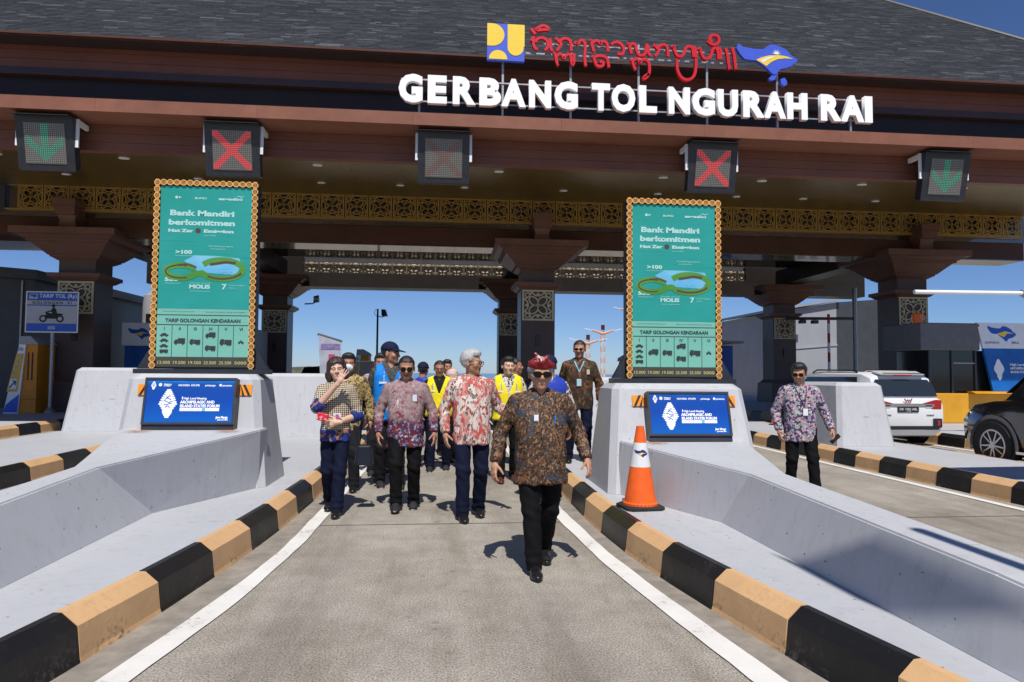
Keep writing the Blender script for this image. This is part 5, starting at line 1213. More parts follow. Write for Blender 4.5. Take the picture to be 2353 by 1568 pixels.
def relax(v, f, it=1, k=.5):
    for _ in range(it):
        s = np.zeros_like(v); c = np.zeros(len(v))
        for a in range(4):
            np.add.at(s, f[:, a], v[f[:, (a+1) % 4]]); np.add.at(c, f[:, a], 1); np.add.at(s, f[:, a], v[f[:, (a+3) % 4]]); np.add.at(c, f[:, a], 1)
        v = v*(1-k)+k*s/np.maximum(c, 1)[:, None]
    return v
def grow(fn, lo, hi, h, it=1):
    v, f = nets(fn, lo, hi, h); return relax(v, f, it), f
def npmesh(name, v, f):
    me = bpy.data.meshes.new(name); me.vertices.add(len(v)); me.vertices.foreach_set('co', np.asarray(v, np.float32).ravel())
    me.loops.add(len(f)*4); me.loops.foreach_set('vertex_index', np.asarray(f, np.int32).ravel())
    me.polygons.add(len(f)); me.polygons.foreach_set('loop_start', np.arange(0, len(f)*4, 4, dtype=np.int32)); me.polygons.foreach_set('loop_total', np.full(len(f), 4, np.int32))
    me.update(calc_edges=True); me.polygons.foreach_set('use_smooth', [True]*len(f)); return me
def bounds(pts, pad): pts = np.array(pts); return pts.min(0)-pad, pts.max(0)+pad

# ---- cloth and skin materials
def skin_mat(name, c):
    s = NT(name, .5, .4)
    at = s.n('Attribute'); at.attribute_name = 'tint'; at.attribute_type = 'GEOMETRY'
    f = s.noise(40, 4, .6); base = s.ramp(f, [(.3, tuple(x*.9 for x in c)), (.7, tuple(min(1, x*1.08) for x in c))])
    s.color(s.mix(1, base, at.outputs['Color'], 'MULTIPLY'))
    s.b.inputs['Subsurface Weight'].default_value = .06; s.b.inputs['Subsurface Radius'].default_value = (.012, .005, .003); s.bump(f, .12, .003); return s.m
SK_A = skin_mat('skin_warm_tan', (.42, .215, .13)); SK_B = skin_mat('skin_deep_tan', (.37, .18, .108)); SK_C = skin_mat('skin_light', (.62, .385, .275))
def hair_mat(name, a, b):
    s = NT(name, .42, .5); mp = s.n('Mapping'); mp.inputs['Scale'].default_value = (60, 60, 12); s.l(s.coord(), mp.inputs[0])
    f = s.noise(3, 4, .7, mp.outputs[0]); s.color(s.ramp(f, [(.35, a), (.65, b)])); s.bump(f, .6, .008); return s.m
H_BLK = hair_mat('black_hair', (.008, .007, .007), (.03, .026, .024)); H_GRY = hair_mat('silver_hair', (.28, .27, .26), (.60, .59, .57)); H_BRN = hair_mat('dark_brown_hair', (.018, .010, .008), (.06, .035, .025))
def cloth_mat(name, c, rough=.8, wr=.25, var=.12):
    s = NT(name, rough, .12)
    f = s.noise(9, 5, .6); g = s.noise(220, 2)
    s.color(s.ramp(s.noise(5, 4), [(.3, tuple(x*(1-var) for x in c)), (.7, tuple(x*(1+var) for x in c))]))
    s.bump(s.math('ADD', f, s.math('MULTIPLY', g, .15)), wr, .03); return s.m
T_BLK = cloth_mat('black_trouser_cloth', (.0055, .0055, .0062)); T_NAVY = cloth_mat('navy_trouser_cloth', (.006, .0085, .024)); T_GREY = cloth_mat('charcoal_trouser_cloth', (.014, .014, .017))
SHOE = solid('black_shoe_leather', (.010, .010, .011, 1), .28, .5, var=.2); SHOEB = solid('brown_shoe_leather', (.10, .03, .022, 1), .3, .5, var=.2); SOLEW = solid('pale_sole', (.55, .55, .55, 1), .6, .3); SNEAK = solid('dark_mesh_shoe', (.025, .025, .028, 1), .8, .2, var=.3)
def batik(name, cells, scale, warp=.05, fine=None, blot=None, low=None, wr=.22, stretch=(1, 1, 1), rough=.7):
    """printed cloth. cells: colours of the motif; fine=(colour, scale, lo, hi); blot=(colour, scale, lo, hi) list; low=(z, width, colours, scale)"""
    s = NT(name, rough, .3)
    mp = s.n('Mapping'); mp.inputs['Scale'].default_value = stretch; s.l(s.coord(), mp.inputs[0])
    nz = s.n('TexNoise'); nz.inputs['Scale'].default_value = 9; nz.inputs['Detail'].default_value = 3; s.l(mp.outputs[0], nz.inputs['Vector'])
    vm = s.n('VectorMath', operation='SCALE'); vm.inputs['Scale'].default_value = warp*2; sb = s.n('VectorMath', operation='SUBTRACT'); sb.inputs[1].default_value = (.5, .5, .5)
    s.l(nz.outputs['Color'], sb.inputs[0]); s.l(sb.outputs[0], vm.inputs[0]); ad = s.n('VectorMath', operation='ADD'); s.l(mp.outputs[0], ad.inputs[0]); s.l(vm.outputs[0], ad.inputs[1]); V = ad.outputs[0]
    def motif(cols, sc):
        r = s.n('SeparateColor'); s.l(s.voro(sc, out='Color', vec=V), r.inputs[0]); n = len(cols)
        c = s.ramp(r.outputs[0], [(i/n, q) for i, q in enumerate(cols)], 'CONSTANT')
        e = s.voro(sc, 'DISTANCE_TO_EDGE', 'Distance', V); return c, e
    c, e = motif(cells, scale)
    c = s.mix(s.ramp(e, [(.03, (1, 1, 1)), (.07, (0, 0, 0))]), c, (*cells[0], 1))
    if low:
        c2, e2 = motif(low[2], low[3]); c2 = s.mix(s.ramp(e2, [(.04, (1, 1, 1)), (.09, (0, 0, 0))]), c2, (*low[2][0], 1))
        z = s.n('SeparateXYZ'); s.l(V, z.inputs[0]); zz = s.math('ADD', z.outputs[2], s.math('MULTIPLY', s.noise(7, 3), .10))
        k = s.ramp(s.math('MULTIPLY', zz, .5), [((low[0]+.05-low[1])/2, (1, 1, 1)), ((low[0]+.05+low[1])/2, (0, 0, 0))]); c = s.mix(k, c, c2)
    for b_ in (blot or []):
        k = s.ramp(s.noise(b_[1], 4, .55, V, dist=.8), [(b_[2], (0, 0, 0)), (b_[3], (1, 1, 1))]); c = s.mix(k, c, (*b_[0], 1))
    if fine:
        k = s.ramp(s.voro(fine[1], vec=V), [(fine[2], (1, 1, 1)), (fine[3], (0, 0, 0))]); c = s.mix(s.math('MULTIPLY', k, fine[4] if len(fine) > 4 else .9), c, (*fine[0], 1))
    s.color(c); f = s.noise(9, 5, .6); s.bump(f, wr, .035); return s.m

# ---- one figure
def frame(d, hint):
    d = np.array(d, float); d /= np.linalg.norm(d); n = np.array(hint, float); n = n-d*(n@d); n /= np.linalg.norm(n); return d, n, np.cross(d, n)
def hand_fn(W, D, N, S, s, curl, spread, thumb):
    """W wrist, D along the hand, N out of the back of the hand, S towards the thumb"""
    prims = []
    pw = lambda a, b, c: W+(D*a+S*b+N*c)*s
    prims.append((pw(-.03, 0, 0), pw(.03, 0, 0), .026*s, .028*s, 'p'))
    for b in (-.026, -.009, .009, .026): prims.append((pw(.02, b*.7, 0), pw(.085-abs(b-.005)*.15, b, -.002), .0165*s, .0125*s, 'p'))
    out = []
    for i, (b, L) in enumerate(((.029, .070), (.010, .078), (-.010, .073), (-.028, .058))):
        p = pw(.084-(.006 if i == 3 else 0), b, 0); a = curl*(.55+.10*i); sp = spread*(1.5-i)*.22
        segs = []
        for j, (fr, rr) in enumerate(((.45, .0095), (.32, .0088), (.23, .0078))):
            d = D*math.cos(a)*math.cos(sp)-N*math.sin(a)+S*math.sin(sp); q = p+d*L*fr*s; segs.append((p, q, rr*s*1.05, rr*s*.95)); p = q; a += curl*(.75 if j == 0 else .5)
        out.append(segs)
    p = pw(.022, .024, -.004); segs = []
    for j, (L, rr) in enumerate(((.042, .014), (.030, .011), (.022, .0095))):
        d = D*(.62+.12*j)+S*(.72*thumb-.18*j)-N*(.35+.1*j); d /= np.linalg.norm(d); q = p+d*L*s; segs.append((p, q, rr*s, rr*s*.9)); p = q
    out.append(segs); pts = [x for a in prims for x in a[:2]]+[x for sg in out for a in sg for x in a[:2]]
    def fn(P):
        d = None
        for a, b, ra, rb, _ in prims: q = cap(P, a, b, ra, rb); d = q if d is None else smin(d, q, .010*s)
        for sg in out:
            g_ = None
            for a, b, ra, rb in sg: q = cap(P, a, b, ra, rb); g_ = q if g_ is None else smin(g_, q, .004*s)
            d = smin(d, g_, .006*s)
        return d
    return fn, bounds(pts, .025)
def rotz(v, a): c, s = math.cos(a), math.sin(a); return np.array([v[0]*c-v[1]*s, v[0]*s+v[1]*c, v[2]])
def person(label, pos, H, yaw=0, head=(0, 0, 0), skin=None, hair=H_BLK, hair_style='short', shirt=None, trousers=T_BLK, shoes=SHOE, belly=.0, width=1.0, hem=.80,
           arms=None, feet=((-.10, -.02), (.10, .04)), lift=(0, 0), z0=0, res=1.0, sleeve=.96, lean=0, hs=1.05, mouth=0, brow=True, headless=False, group='people walking through the toll lane', collar=True):
    s = H/1.70; t = thing('person', label, 'person', (pos[0], pos[1], z0+.002), yaw, group); skin = skin or SK_A
    A = lambda *p: np.array(p, float)*s
    ly = lambda z: -lean*(z-.9*s)                       # forward lean (towards -y)
    # --- legs (inverse kinematics), local -y is the front
    leg = []
    for i, (fx, fy) in enumerate(feet):
        sg = -1 if i == 0 else 1; hip = A(sg*.092*width, .0, .90); ank = np.array([fx*s, fy*s, (.085+lift[i])*s])
        L1, L2 = .425*s, .41*s; d = ank-hip; D = min(np.linalg.norm(d), (L1+L2)*.999); u = d/np.linalg.norm(d); ank = hip+u*D
        a = (L1*L1-L2*L2+D*D)/(2*D); hgt = math.sqrt(max(0, L1*L1-a*a)); fw = np.array([0, -1., 0]); fw = fw-u*(fw@u); fw /= np.linalg.norm(fw); leg.append((hip, hip+u*a+fw*hgt, ank))
    pants = [(.78*s, 0, .01*s, .165*s*width, .115*s), (.90*s, 0, .005*s, .178*s*width, (.122+belly*.5)*s), (1.0*s, 0, -.005*s, .165*s*width, (.115+belly*.6)*s), (1.04*s, 0, -.005*s, .16*s*width, (.11+belly*.6)*s)]
    hh = .0145*res
    def pant_fn(P):
        d = body_loft(P, pants)
        ph = P[..., 2]*1.0
        for hip, kn, an in leg:
            g_ = smin(cap(P, hip, kn, .098*s*width, .073*s), cap(P, kn, an*np.array([1, 1, 1])+np.array([0, .006, -.02]), .073*s, .068*s), .03*s)
            # soft folds at the knee and over the shoe
            g_ = g_+.0045*np.sin(ph*75+P[..., 0]*30)*np.exp(-((ph-kn[2])/.10)**2)+.005*np.sin(ph*95+P[..., 1]*25)*np.exp(-((ph-an[2]-.02)/.09)**2)+.003*np.sin(ph*38+P[..., 0]*55)
            g_ = np.maximum(g_, (an[2]-.055*s)-P[..., 2]); d = smin(d, g_, .018*s)
        return d
    lo, hi = bounds([x for l in leg for x in l]+[A(.2*width, .16, 1.05), A(-.2*width, -.2, .9)], .12); lo[2] = max(lo[2], 0)
    v, f = grow(pant_fn, lo, hi, hh, 1); obj('trousers', npmesh('trousers', v, f), trousers, t)
    # --- shoes
    for (hip, kn, an), (fx, fy), lf in zip(leg, feet, lift):
        pit = 0 if lf < .01 else min(.6, lf*5)
        def shoe_fn(P, an=an, pit=pit):
            q = P-np.array([an[0], an[1], an[2]-.085*s]); y, z = q[..., 1], q[..., 2]
            if pit: y, z = y*math.cos(pit)-z*math.sin(pit)*-1, z*math.cos(pit)-y*math.sin(pit)
            Q = np.stack([q[..., 0], y, z], -1)
            d = smin(cap(Q, (0, .045*s, .035*s), (0, -.12*s, .025*s), .040*s, .043*s), cap(Q, (0, .03*s, .06*s), (0, -.03*s, .05*s), .042*s, .036*s), .03*s)
            d = smin(d, ell(Q, (0, -.13*s, .024*s), (.046*s, .075*s, .032*s)), .02*s); return np.maximum(d, -z)
        c = np.array([an[0], an[1]-.05*s, an[2]-.04*s]); v, f = grow(shoe_fn, c-np.array([.08, .20, .09])*s, c+np.array([.08, .17, .11])*s, .011*res, 1)
        sh = obj('shoe', npmesh('shoe', v, f), shoes, t)
        m = MB(); P = [(.044*math.cos(a)*(1 if math.sin(a) > -.2 else 1.0), -.05+(.125 if math.sin(a) > 0 else .155)*math.sin(a)) for a in np.linspace(0, 2*math.pi, 18)[:-1]]
        n_ = len(P); m.add([(an[0]+x*s, an[1]+y*s, an[2]-.086*s) for x, y in P]+[(an[0]+x*s*1.03, an[1]+y*s*1.02, an[2]-.072*s) for x, y in P], [tuple(range(n_-1, -1, -1)), tuple(range(n_, 2*n_))]+[(i, (i+1) % n_, (i+1) % n_+n_, i+n_) for i in range(n_)])
        m.build('sole', SOLEW if shoes is SNEAK else M['rubber'], sh)
    # --- arms: list of (elbow, wrist, palm hint, curl, spread) in body-local metres for H=1.70
    arms = arms or {}
    AR = []
    for i, sg in enumerate((-1, 1)):
        sh = A(sg*.178*width, .012, 1.358); sh[1] += ly(sh[2])
        d = arms.get(i, {}); el = A(*d.get('el', (sg*(.245*width+.02), .03, 1.10))); wr = A(*d.get('wr', (sg*(.255*width+.02), -.04, .855)))
        AR.append((sh, el, wr, d))
    # --- shirt
    W_ = width; B_ = belly
    st = [(hem*s, 0, -.012*s-B_*.4*s+ly(hem*s), .190*s*W_, (.128+B_)*s), ((hem+.12)*s, 0, -.012*s-B_*.5*s, .184*s*W_, (.128+B_)*s), (1.08*s, 0, -.008*s-B_*.45*s+ly(1.08*s), .178*s*W_, (.122+B_)*s), (1.22*s, 0, -.004*s-B_*.15*s+ly(1.22*s), .187*s*W_, (.122+B_*.35)*s), (1.33*s, 0, .004*s+ly(1.33*s), .190*s*W_, .112*s), (1.40*s, 0, .012*s+ly(1.4*s), .150*s*W_, .092*s), (1.445*s, 0, .018*s+ly(1.445*s), .085*s, .072*s), (1.47*s, 0, .022*s+ly(1.47*s), .066*s, .064*s)]
    def shirt_fn(P, grow_=0, sleeves=True):
        d = body_loft(P, st)-grow_; x, y, z = P[..., 0], P[..., 1], P[..., 2]
        d = d+.0035*np.sin(z*34+x*22+3*np.sin(x*14))*np.exp(-((z-(hem+.14)*s)/.2)**2)+.0055*np.sin(x*48+2.2*np.sin(z*13))*np.exp(-((z-hem*s)/.10)**2)
        for (sh, el, wr, dd) in AR:
            if not sleeves: continue
            sl_ = sleeve if 'sl' not in dd else dd['sl']; we = el+(wr-el)*sl_
            u1, u2 = (el-sh), (wr-el); L1 = np.linalg.norm(u1); L2 = np.linalg.norm(u2)
            t1 = ((P-sh)@u1)/L1**2; t2 = ((P-el)@u2)/L2**2
            a = cap(P, sh, el, .063*s, .060*s)+.0045*np.sin(t1*22+y*25)*np.clip(t1, 0, 1); b = cap(P, el, we, .060*s, .050*s if sl_ > .8 else .060*s)+.0055*np.sin(t2*26+x*30)*np.exp(-((t2-.25)/.6)**2)
            b = np.maximum(b, (t2-sl_)*L2); g_ = smin(a, b, .02*s); d = smin(d, g_, .02*s)
        for sg in (-1, 1): d = smin(d, cap(P, (sg*.055*s, .018*s+ly(1.44*s), 1.432*s), (sg*.165*s*W_, .012*s+ly(1.37*s), 1.372*s), .042*s, .050*s)-grow_, .03*s)
        if collar and sleeves:   # open V at the neck
            d = smax(d, -cap(P, (0, -.055*s+ly(1.45*s), 1.475*s), (0, -.105*s+ly(1.36*s), 1.365*s), .036*s, .008*s), .006)
        return d
    pts = [A(.21*W_, .16, 1.5), A(-.21*W_, -.17-B_*1.5, hem)]+[x for a in AR for x in a[:3]]
    lo, hi = bounds(pts, .09*s); v, f = grow(shirt_fn, lo, hi, .0135*res, 1)
    shirt_lo = lo.copy()
    shirt_o = obj('shirt', npmesh('shirt', v, f), shirt, t)
    if collar:
        zc = 1.455*s; m = MB(); cy = .016*s+ly(zc)
        for sg in (-1, 1):
            ring = [(sg*.070*s*math.sin(a), cy+.070*s*math.cos(a)) for a in np.linspace(.0, 2.55, 9)]
            top = [(sg*.061*s*math.sin(a), cy+.061*s*math.cos(a)) for a in np.linspace(.0, 2.55, 9)]
            v_ = []; n_ = 9
            for k in range(n_):
                fr = k/(n_-1); dz = -.012*s-.055*s*fr**2.2; out_ = 1.10+.42*fr**2
                v_ += [(top[k][0], top[k][1], zc+.030*s-.020*s*fr), (ring[k][0]*out_, cy+(ring[k][1]-cy)*(1.10+.30*fr**2), zc+dz)]
            ff = [(2*k, 2*k+2, 2*k+3, 2*k+1) if sg > 0 else (2*k, 2*k+1, 2*k+3, 2*k+2) for k in range(n_-1)]; m.add(v_, ff)
        o_ = m.build('collar', shirt, t, smooth=True); md = o_.modifiers.new('thick', 'SOLIDIFY'); md.thickness = .004
        if True:   # placket and buttons down the front
            m = MB(); zs = np.linspace((hem+.02)*s, 1.40*s, 14); yf = lambda z: float(np.interp(z, [q[0] for q in st], [q[2]-q[4] for q in st]))
            m.add([p for z in zs for p in ((-.016*s, yf(z)-.0035, z), (.016*s, yf(z)-.0035, z))], [(2*i, 2*i+1, 2*i+3, 2*i+2) for i in range(13)]); pk = m.build('placket', shirt, t)
            md = pk.modifiers.new('thick', 'SOLIDIFY'); md.thickness = .004; md.offset = 0
    # --- skin: head, neck, hands (one mesh)
    VV, FF, TT = [], [], []
    def addp(v, f, tint):
        FF.append(f+sum(len(x) for x in VV)); VV.append(v); TT.append(tint)
    hc = np.array([0, .005*s+ly(1.585*s)-.012*s, 1.588*s]); k = s*hs; hy, hp, hr = head      # yaw (towards +x), pitch (down +), roll
    Rm = np.array(Matrix.Rotation(hy, 3, 'Z') @ Matrix.Rotation(hp, 3, 'X') @ Matrix.Rotation(hr, 3, 'Y'))
    def tohead(P): return ((P-hc)@Rm)/k
    def head_d(Q):
        d = ell(Q, (0, .014, .032), (.077, .094, .086))
        d = smin(d, ell(Q, (0, -.022, -.045), (.060, .070, .068)), .03); d = smin(d, ell(Q, (0, -.064, -.094), (.026, .024, .020)), .022)
        for sg in (-1, 1):
            d = smin(d, ell(Q, (sg*.043, -.060, -.022), (.026, .024, .026)), .018)
            d = smin(d, cap(Q, (sg*.012, -.086, .022), (sg*.046, -.074, .024), .011), .010)
        for sg in (-1, 1): d = smax(d, -ell(Q, (sg*.032, -.101, .006), (.019, .016, .011)), .008)
        for sg in (-1, 1): d = smin(d, ell(Q, (sg*.031, -.080, .004), (.014, .012, .010)), .004)
        d = smin(d, cap(Q, (0, -.088, .010), (0, -.107, -.024), .0085, .0125), .008)
        for sg in (-1, 1): d = smin(d, ell(Q, (sg*.013, -.096, -.029), (.010, .011, .008)), .005)
        d = smin(d, cap(Q, (-.020, -.082, -.053), (.020, -.082, -.053), .0085), .007); d = smin(d, cap(Q, (-.015, -.081, -.066), (.015, -.081, -.066), .009), .007)
        d = smax(d, -ell(Q, (0, -.095, -.0595), (.024, .012, .0022+.0035*mouth)), .003)
        for sg in (-1, 1):
            e = ell(Q, (sg*.080, .010, -.006), (.011, .020, .031)); e = smax(e, -ell(Q, (sg*.090, .004, -.004), (.008, .011, .018)), .005); d = smin(d, e, .006)
        return d
    def skin_fn(P):
        Q = tohead(P); d = head_d(Q)*k
        return smin(d, cap(P, hc+np.array([0, .022, -.07])*s, np.array([0, .022*s+ly(1.4*s), 1.40*s]), .056*s, .066*s), .022*s) if not collar else smin(smin(d, cap(P, hc+np.array([0, .022, -.07])*s, np.array([0, .022*s+ly(1.4*s), 1.40*s]), .056*s, .066*s), .022*s), cap(P, (0, .0, 1.41*s), (0, -.030*s+ly(1.33*s), 1.33*s), .056*s, .052*s), .03*s)
    hr_ = .0062*max(.85, res)
    v, f = grow(skin_fn, hc-np.array([.115, .135, .285])*k, hc+np.array([.115, .13, .14])*k, hr_, 1)
    Q = tohead(v); tint = np.ones((len(v), 3))
    lips = (np.abs(Q[:, 0]) < .027) & (np.abs(Q[:, 2]+.0595) < .0125) & (Q[:, 1] < -.07); tint[lips] = (.86, .62, .60)
    gap = (np.abs(Q[:, 0]) < .022) & (np.abs(Q[:, 2]+.0595) < .0032+.003*mouth) & (Q[:, 1] < -.060); tint[gap] = (1.35, 1.75, 2.0) if mouth > .65 else (.50, .32, .30)
    eye = (np.abs(np.abs(Q[:, 0])-.031) < .014) & (np.abs(Q[:, 2]-.004) < .0034) & (Q[:, 1] < -.07); tint[eye] = (.42, .34, .32); iris = eye & (np.abs(np.abs(Q[:, 0])-.031) < .006); tint[iris] = (.12, .09, .08)
    if brow:
        br = (np.abs(np.abs(Q[:, 0])-.032) < .021) & (np.abs(Q[:, 2]-.0255+.25*np.abs(np.abs(Q[:, 0])-.028)) < .0045) & (Q[:, 1] < -.06); tint[br] = (.22, .18, .17) if hair is not H_GRY else (.7, .66, .64)
    ck = np.exp(-((np.abs(Q[:, 0])-.042)**2+(Q[:, 2]+.025)**2)/.0006)*(Q[:, 1] < -.03); tint *= 1-ck[:, None]*np.array([0, .06, .06])
    if hair_style != 'none':      # close-cropped shadow of hair at the temples
        tp = (Q[:, 2] > .055+.5*np.maximum(0, -Q[:, 1]-.07)) & (Q[:, 1] > -.085) & (hair_style == 'short'); 
    addp(v, f, tint)
    for (sh, el, wr, d), sg in zip(AR, (-1, 1)):
        D, N, S = frame(wr-el if 'dir' not in d else np.array(d['dir'], float), d.get('back', (sg, -.25, 0))); S = np.cross(N, D)
        S = S*(1 if (S@np.array(d.get('thumb', (0, -1, 0.)))) > 0 else -1)
        fn, (lo, hi) = hand_fn(wr, D, N, S, s*d.get('hs', 1.0), d.get('curl', .42), d.get('spread', .25), d.get('th', 1))
        v, f = grow(fn, lo, hi, .0058*max(.9, res), 1); addp(v, f, np.ones((len(v), 3)))
        a0 = el+(wr-el)*min(.55, (d.get('sl', sleeve)-.15)); fo = lambda P: cap(P, a0, wr+D*.01, .043*s if d.get('sl', sleeve) < .8 else .034*s, .027*s)
        v, f = grow(fo, *bounds([a0, wr], .06), .009*res, 1); addp(v, f, np.ones((len(v), 3)))
    # join the pieces under the clothes so that the body is one surface
    offs = np.cumsum([0]+[len(x) for x in VV]); br_f = []; extra = []
    def near_edge(i, p):
        j = int(np.argmin(((VV[i][FF0[i]].mean(1)-p)**2).sum(1))); q = FF0[i][j]; return offs[i]+q[0], offs[i]+q[1]
    FF0 = [f_-offs[i] for i, f_ in enumerate(FF)]; nv = offs[-1]
    for a_i, (sh_, el_, wr_, d_) in enumerate(AR):
        ih, ifo = 1+2*a_i, 2+2*a_i; e0 = near_edge(0, np.array([0, .02*s, 1.40*s])); e1 = near_edge(ifo, el_); e2 = near_edge(ifo, wr_); e3 = near_edge(ih, wr_-(wr_-el_)*.1)
        extra += [sh_, sh_+np.array([0, .004, .004])]; b0, b1 = nv, nv+1; nv += 2
        br_f += [(e0[0], e0[1], b1, b0), (b0, b1, e1[1], e1[0]), (e2[0], e2[1], e3[1], e3[0])]
    VV.append(np.array(extra)); TT.append(np.ones((len(extra), 3))); FF.append(np.array(br_f))
    vv = np.concatenate(VV); me = npmesh('body', vv, np.concatenate(FF)); ca_ = me.color_attributes.new('tint', 'FLOAT_COLOR', 'POINT'); tt = np.concatenate([np.concatenate(TT), np.ones((len(vv), 1))], 1); ca_.data.foreach_set('color', tt.astype(np.float32).ravel())
    bd = obj('body', me, skin, t)
    # --- hair
    def put(nm, fn, lo, hi, h, mat):
        v, f = nets(lambda P: fn(P), lo, hi, h); v = relax(v, f, 1); v = (v*k)@Rm.T+hc; return obj(nm, npmesh(nm, v, f), mat, t)
    if hair_style in ('short', 'full', 'bald', 'sides'):
        up_ = .010 if hair_style == 'short' else (.020 if hair_style == 'sides' else .017)
        def hfn(Q):
            x, y, z = Q[..., 0], Q[..., 1], Q[..., 2]
            d = ell(Q, (0, .018, .036), (.077+up_*.8, .092+up_, .084+up_))+(.0022 if hair_style != 'full' else .0045)*np.sin(x*150+4*np.sin(y*30))*np.sin(y*85+z*50)
            if hair_style == 'full': d = smin(d, ell(Q, (0, -.035, .105), (.06, .05, .028)), .03)
            line = np.where(y < -.045, .070-.35*np.abs(x)*0, np.where(y < .0, .070-(y+.045)/.045*.075, np.where(y < .035, -.005-(y)/.035*.03, -.062)))
            line = line-(.018 if hair_style == 'full' else 0)*(y > -.04)
            if hair_style == 'sides': line = np.where(y > -.05, -.045, .07)
            d = smax(d, line-z, .006); ear = ell(Q, (np.sign(.5)*0, 0, 0), (1, 1, 1))
            for sg in (-1, 1): d = smax(d, -ell(Q, (sg*.088, .008, -.006), (.02, .026, .034)), .006)
            if hair_style == 'sides': d = smax(d, z-.050, .006)
            return smax(d, -(ell(Q, (0, .016, .032), (.072, .088, .080))), .002)
        put('hair', hfn, (-.13, -.15, -.11), (.13, .16, .17), .0065*max(.9, res), hair)
    elif hair_style == 'bob':
        def hfn(Q):
            x, y, z = Q[..., 0], Q[..., 1], Q[..., 2]
            d = smin(ell(Q, (0, .018, .038), (.104, .116, .108)), ell(Q, (0, .030, -.060), (.122, .100, .115)), .03)+.005*np.sin(x*110+z*22)*np.sin(y*60+z*14)+.002*np.sin(x*260)
            face = np.maximum(np.abs(x-.008)-.066-.05*np.maximum(0, z-.02), np.maximum(y+.015, z-.074+.3*np.abs(x-.02))); d = smax(d, -face, .012); d = smax(d, -.150-z, .01)
            return smax(d, -ell(Q, (0, .014, .030), (.070, .086, .080)), .002)
        put('hair', hfn, (-.14, -.14, -.19), (.14, .16, .17), .0075, hair)
    t['_hc'] = list(hc)
    return t, dict(s=s, k=k, hc=hc, Rm=Rm, put=put, st=st, AR=AR, shirt_fn=shirt_fn, hem=hem, W=W_, lo=shirt_lo, res=res)
def head_mb(G, m, nm, mat, t, smooth=False):
    """build an MB made in head coordinates"""
    m.v = [tuple(np.array(G['Rm'])@(np.array(p)*G['k'])+G['hc']) for p in m.v]; return m.build(nm, mat, t, smooth=smooth)
LENS = NT('sunglass_lens', .15, .2).color((.008, .007, .007, 1)).m; CLEAR = NT('spectacle_frame', .3, .5).color((.015, .013, .013, 1)).m
def glasses(t, G, dark=True, r=.027, hgt=.8):
    m = MB()
    for sg in (-1, 1):
        P = [(sg*.033+r*math.cos(a), .004+r*hgt*math.sin(a)*(1 if math.sin(a) < 0 else .8)) for a in np.linspace(0, 2*math.pi, 15)[:-1]]
        if dark: m.plate(P, -.1035, .003)
        m.ribbon(P, .0045 if dark else .0035, -.1055, .005, True)
        m.tube([(sg*.060, -.100, .010), (sg*.078, -.06, .012), (sg*.084, .005, .010)], .0028, 5)
    m.tube([(-.008, -.106, .009), (.008, -.106, .009)], .0028, 5)
    head_mb(G, m, 'sunglasses' if dark else 'spectacles', LENS if dark else CLEAR, t)
def cap_hat(t, G, mat, res=1):
    def fn(Q):
        x, y, z = Q[..., 0], Q[..., 1], Q[..., 2]
        d = smax(ell(Q, (0, .016, .045), (.094, .108, .098)), .040-z, .006)
        b = np.maximum(np.abs(z-.048-.25*(y+.09)+.9*x*x)-.005, ell(np.stack([x, y, z*0], -1), (0, -.085, 0), (.080, .098, 1))*1.0); b = np.maximum(b, y+.06)
        return smin(d, b, .006)
    G['put']('cap', fn, (-.12, -.21, .0), (.12, .15, .17), .0065, mat)
def vest(t, G, mat, mat2=None, tape=None, name='vest', back=False, zlo=None):
    """sleeveless work vest over the shirt, open a little at the front"""
    s = G['s']; hem = (G['hem']-.02)*s if zlo is None else zlo*s
    def fn(P):
        x, y, z = P[..., 0], P[..., 1], P[..., 2]
        d = G['shirt_fn'](P, .018, False); d = np.maximum(d, hem-z)
        for sg in (-1, 1): d = smin(d, cap(P, (sg*.07*s, .01*s, 1.445*s), (sg*.165*s*G['W'], .012*s, 1.405*s), .040*s), .02)
        for sg in (-1, 1): d = smax(d, -cap(P, (sg*.215*s*G['W'], 0, 1.38*s), (sg*.24*s*G['W'], 0, 1.22*s), .060*s, .052*s), .008)
        d = smax(d, -cap(P, (0, .02*s, 1.40*s), (0, .02*s, 1.60*s), .080*s, .085*s), .006)
        if not back:   # V neck and front zip gap
            g_ = np.maximum(np.abs(x)-(.006*s+np.maximum(0, z-1.20*s)*.36), y-.02); d = smax(d, -g_, .004)
        return d
    v, f = grow(fn, G['lo'], np.array([.3, .3, 1.56])*s, .0135*G['res'], 1); v_o = obj(name, npmesh(name, v, f), mat, t)
    return v_o
def chest_y(G, z, x=0):
    st = G['st']; zz = z*G['s']; cy, ry, rx = [float(np.interp(zz, [q[0] for q in st], [q[i] for q in st])) for i in (2, 4, 3)]
    return cy-ry*max(.05, 1-(abs(x*G['s'])/rx)**2.4)**(1/2.4)
def badge(t, G, x, z, w_, h, face, edge=None, name='badge', dy=.012):
    s = G['s']; y = chest_y(G, z, x)-dy; m = MB(); m.box(x*s-w_/2, x*s+w_/2, y-.004, y, z*s-h/2, z*s+h/2)
    b_ = m.build(name, edge or M['black'], t); m = MB(); m.box(x*s-w_/2+.006, x*s+w_/2-.006, y-.006, y-.0045, z*s-h/2+.006, z*s+h/2-.006); m.build('card', face, b_); return b_
